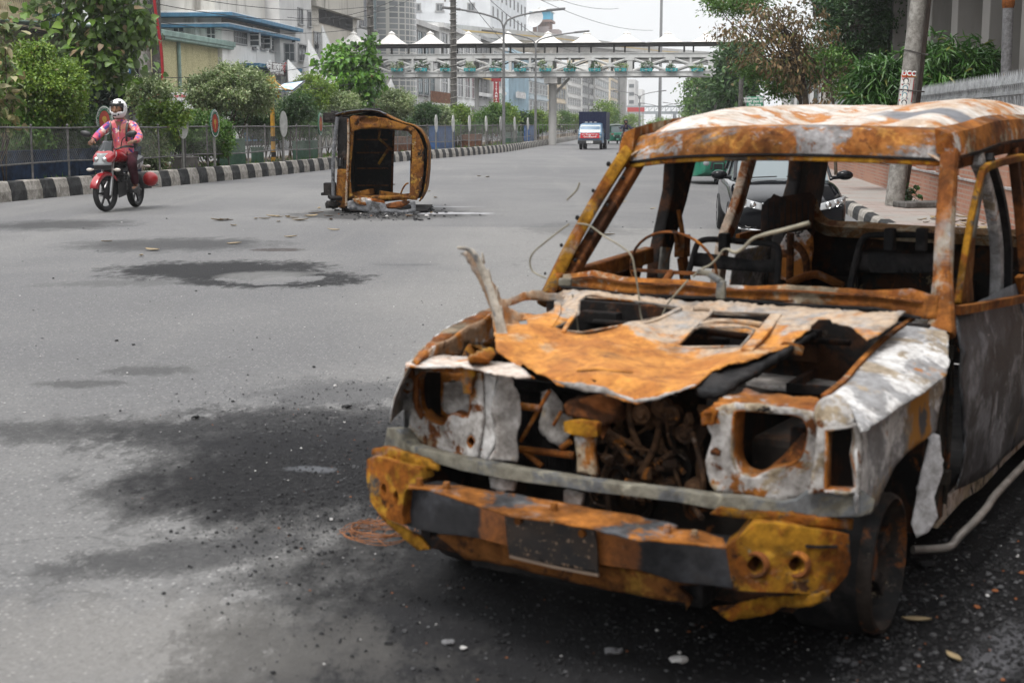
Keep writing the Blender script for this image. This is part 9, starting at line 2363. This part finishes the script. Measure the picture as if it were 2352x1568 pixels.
LS = ((627, 498, .16), (640, 499, .12), (660, 499, .12), (715, 497, .2), (726, 490, .2), (733, 479, .1), (690, 507, .2), (672, 501, .14), (505, 507, .22), (520, 506, .16), (588, 503, .12), (608, 503, .14), (668, 545, .13), (536, 519, .12), (760, 505, .14), (538, 560, .14), (350, 575, .17), (325, 588, .09), (766, 529, .13), (940, 497, .13), (1000, 455, .14), (990, 490, .1), (1120, 407, .15), (1100, 405, .12), (905, 425, .1), (985, 440, .1), (1395, 540, .16), (1430, 465, .13), (1500, 480, .12), (755, 497, .12), (640, 510, .1), (245, 555, .12))
for i, (x, y, s_) in enumerate(LS):
 litter_leaf(x, y, 'dry pale leaf lying on the grey asphalt near the overturned wreck', s_, m_leafbr if i % 5 == 4 else None, 0, 'fallen leaves on the road', i)
litter_leaf(2105, 1428, 'large yellowed leaf on the charred road beside the front wheel', .065, None, 0, None, 91)
litter_leaf(2190, 1515, 'small greenish leaf on charred ground at lower right', .05, None, 0, None, 92)
for i in range(46):
 s_ = rr.uniform(17, 22.5); n_ = rr.uniform(3.2, 4.0) if i > 14 else rr.uniform(3.75, 4.0)
 p = rs(n_, s_, .2); px, py = proj(p)
 litter_leaf(px, py, 'dry brown leaf among others on the pavement along the brick wall', rr.uniform(.07, .13), m_leafbr if i % 3 == 0 else None, .2, 'fallen leaves on the pavement', 200 + i)
c = G(870, 1232)
wc = thing('wire_coil', 'rusty coil of burnt tyre wire on the road by the left bumper end', 'wire coil', c)
b = MB()
for k in range(9):
 r0 = rr.uniform(.085, .115); ox, oy = rr.uniform(-.015, .015), rr.uniform(-.015, .015); tz = rr.uniform(-.15, .15)
 b.tube([(ox + r0 * 1.25 * math.cos(q), oy + r0 * math.sin(q), .012 + .01 * k / 3 + .012 * math.sin(2 * q + k) + tz * .05 * math.cos(q)) for q in np.linspace(0, 6.28, 33)[:-1]], .0016, 5, closed=True)
for k in range(14):
 a = rr.uniform(0, 6.28); p0 = Vector((.1 * math.cos(a), .09 * math.sin(a), .02)); d = Vector((rr.uniform(-1, 1), rr.uniform(-1, 1), 0)).normalized() * rr.uniform(.05, .14)
 b.tube(smooth_path([p0, p0 + d * .5 + Vector((0, 0, rr.uniform(.0, .03))), p0 + d], 4), .0014, 4)
b.build('strand', plain('wire_rust', (.24, .09, .03), .7, .1, .4, .3, 20), wc, smooth=True)
def scatter(name, n, fn, smin, smax, mats, seed, flat=.5):
 rr_ = random.Random(seed); b = MB()
 for i in range(n):
  p = fn(rr_)
  if p is None: continue
  s_ = rr_.uniform(smin, smax) * (1 if rr_.random() < .85 else 2.2)
  q = rr_.uniform(0, 6.28); k = rr_.randint(4, 6)
  base = [Vector((s_ * rr_.uniform(.6, 1) * math.cos(q + 6.28 * j / k), s_ * rr_.uniform(.6, 1) * math.sin(q + 6.28 * j / k), 0)) for j in range(k)]
  h = s_ * flat * rr_.uniform(.5, 1.2)
  top = [v * rr_.uniform(.4, .75) + Vector((rr_.uniform(-.2, .2) * s_, rr_.uniform(-.2, .2) * s_, h)) for v in base]
  mi = rr_.choices(range(len(mats)), weights=[m_[1] for m_ in mats])[0]
  b.add([p + v for v in base + top], [tuple(range(k, 2 * k))] + [(j, (j + 1) % k, k + (j + 1) % k, k + j) for j in range(k)], mi)
 return tag(b.build(name, [m_[0] for m_ in mats]), kind='stuff')
m_cr1, m_cr2, m_cr3, m_cr4 = plain('crumb_black', (.015, .015, .016), .8), plain('crumb_grey', (.13, .13, .135), .85), plain('crumb_ash', (.42, .41, .4), .9), plain('crumb_rust', (.2, .07, .025), .85)
MT = [(m_cr1, 78), (plain('crumb_dark', (.06, .06, .063), .85), 20), (m_cr3, .8), (m_cr4, 1.2)]
def ar1(r_):
 px, py = r_.gauss(790, 190), r_.gauss(1085, 120)
 if py < 860 or px < -40: return None
 return G(px, py)
def ar2(r_):
 px, py = r_.uniform(1900, 2420), r_.uniform(1120, 1600)
 return G(px, py)
def ar3(r_):
 px, py = r_.gauss(1500, 380), r_.gauss(1430, 90)
 if py < 1180: return None
 return G(px, py)
scatter('char_debris', 8000, ar1, .0012, .0055, MT, 1); scatter('char_debris', 6000, ar2, .0015, .008, MT, 2); scatter('char_debris', 4000, ar3, .001, .006, MT, 3)
def ar4(r_):
 px, py = r_.gauss(900, 60), r_.gauss(490, 8)
 return G(px, py)
scatter('char_debris', 320, ar4, .008, .04, MT, 4)
def ar5(r_):
 px, py = r_.uniform(-50, 2300), r_.uniform(500, 1000)
 return G(px, py)
scatter('gravel', 500, ar5, .003, .012, [(m_cr1, 40), (m_cr2, 40), (m_cr3, 20)], 5)
for px, py, s_, mt, lab in ((795, 936, .035, m_cr1, 'black lump of char on the road left of the headlamp'), (1030, 1478, .028, m_cr2, 'grey stone on the charred road below the bumper'), (1410, 1500, .035, m_cr2, 'grey flake of debris on the road at lower centre'), (1560, 1520, .038, m_cr3, 'pale crumpled scrap on the road at lower centre right'), (1065, 1490, .018, m_cr3, 'small white pebble beside the grey stone'), (450, 960, .03, m_cr1, 'charred lump on the road at left'), (2130, 1300, .04, m_cr1, 'black charred chunk on the ground behind the front wheel')):
 rr_ = random.Random(px); b = MB(); s_ *= .6; b.ball((0, 0, s_ * .4), (s_ * 1.3, s_, s_ * .45), 9, 6)
 b.v = [tuple(Vector(v) + noise.noise_vector(Vector(v) * 60 + Vector((px, 0, 0))) * s_ * .4) for v in b.v]
 o = b.build('stone', mt, None, loc=G(px, py)); tag(o, lab, 'stone')
# ================================================================== thin haze over the far street
b = MB(); b.b2((-330, -150, -1.2), (330, 900, 75))
hz = b.build('haze', plain('none', (1, 1, 1)), None)
hm = bpy.data.materials.new('haze_air'); hm.use_nodes = True
for n_ in list(hm.node_tree.nodes):
 if n_.type != 'OUTPUT_MATERIAL': hm.node_tree.nodes.remove(n_)
pv_ = hm.node_tree.nodes.new('ShaderNodeVolumePrincipled'); pv_.inputs['Density'].default_value = .00042; pv_.inputs['Color'].default_value = (.93, .95, .97, 1); pv_.inputs['Anisotropy'].default_value = .2
hm.node_tree.links.new(pv_.outputs[0], hm.node_tree.nodes['Material Output'].inputs['Volume'])
hz.data.materials.clear(); hz.data.materials.append(hm); tag(hz, kind='stuff')
SC.cycles.volume_bounces = 0
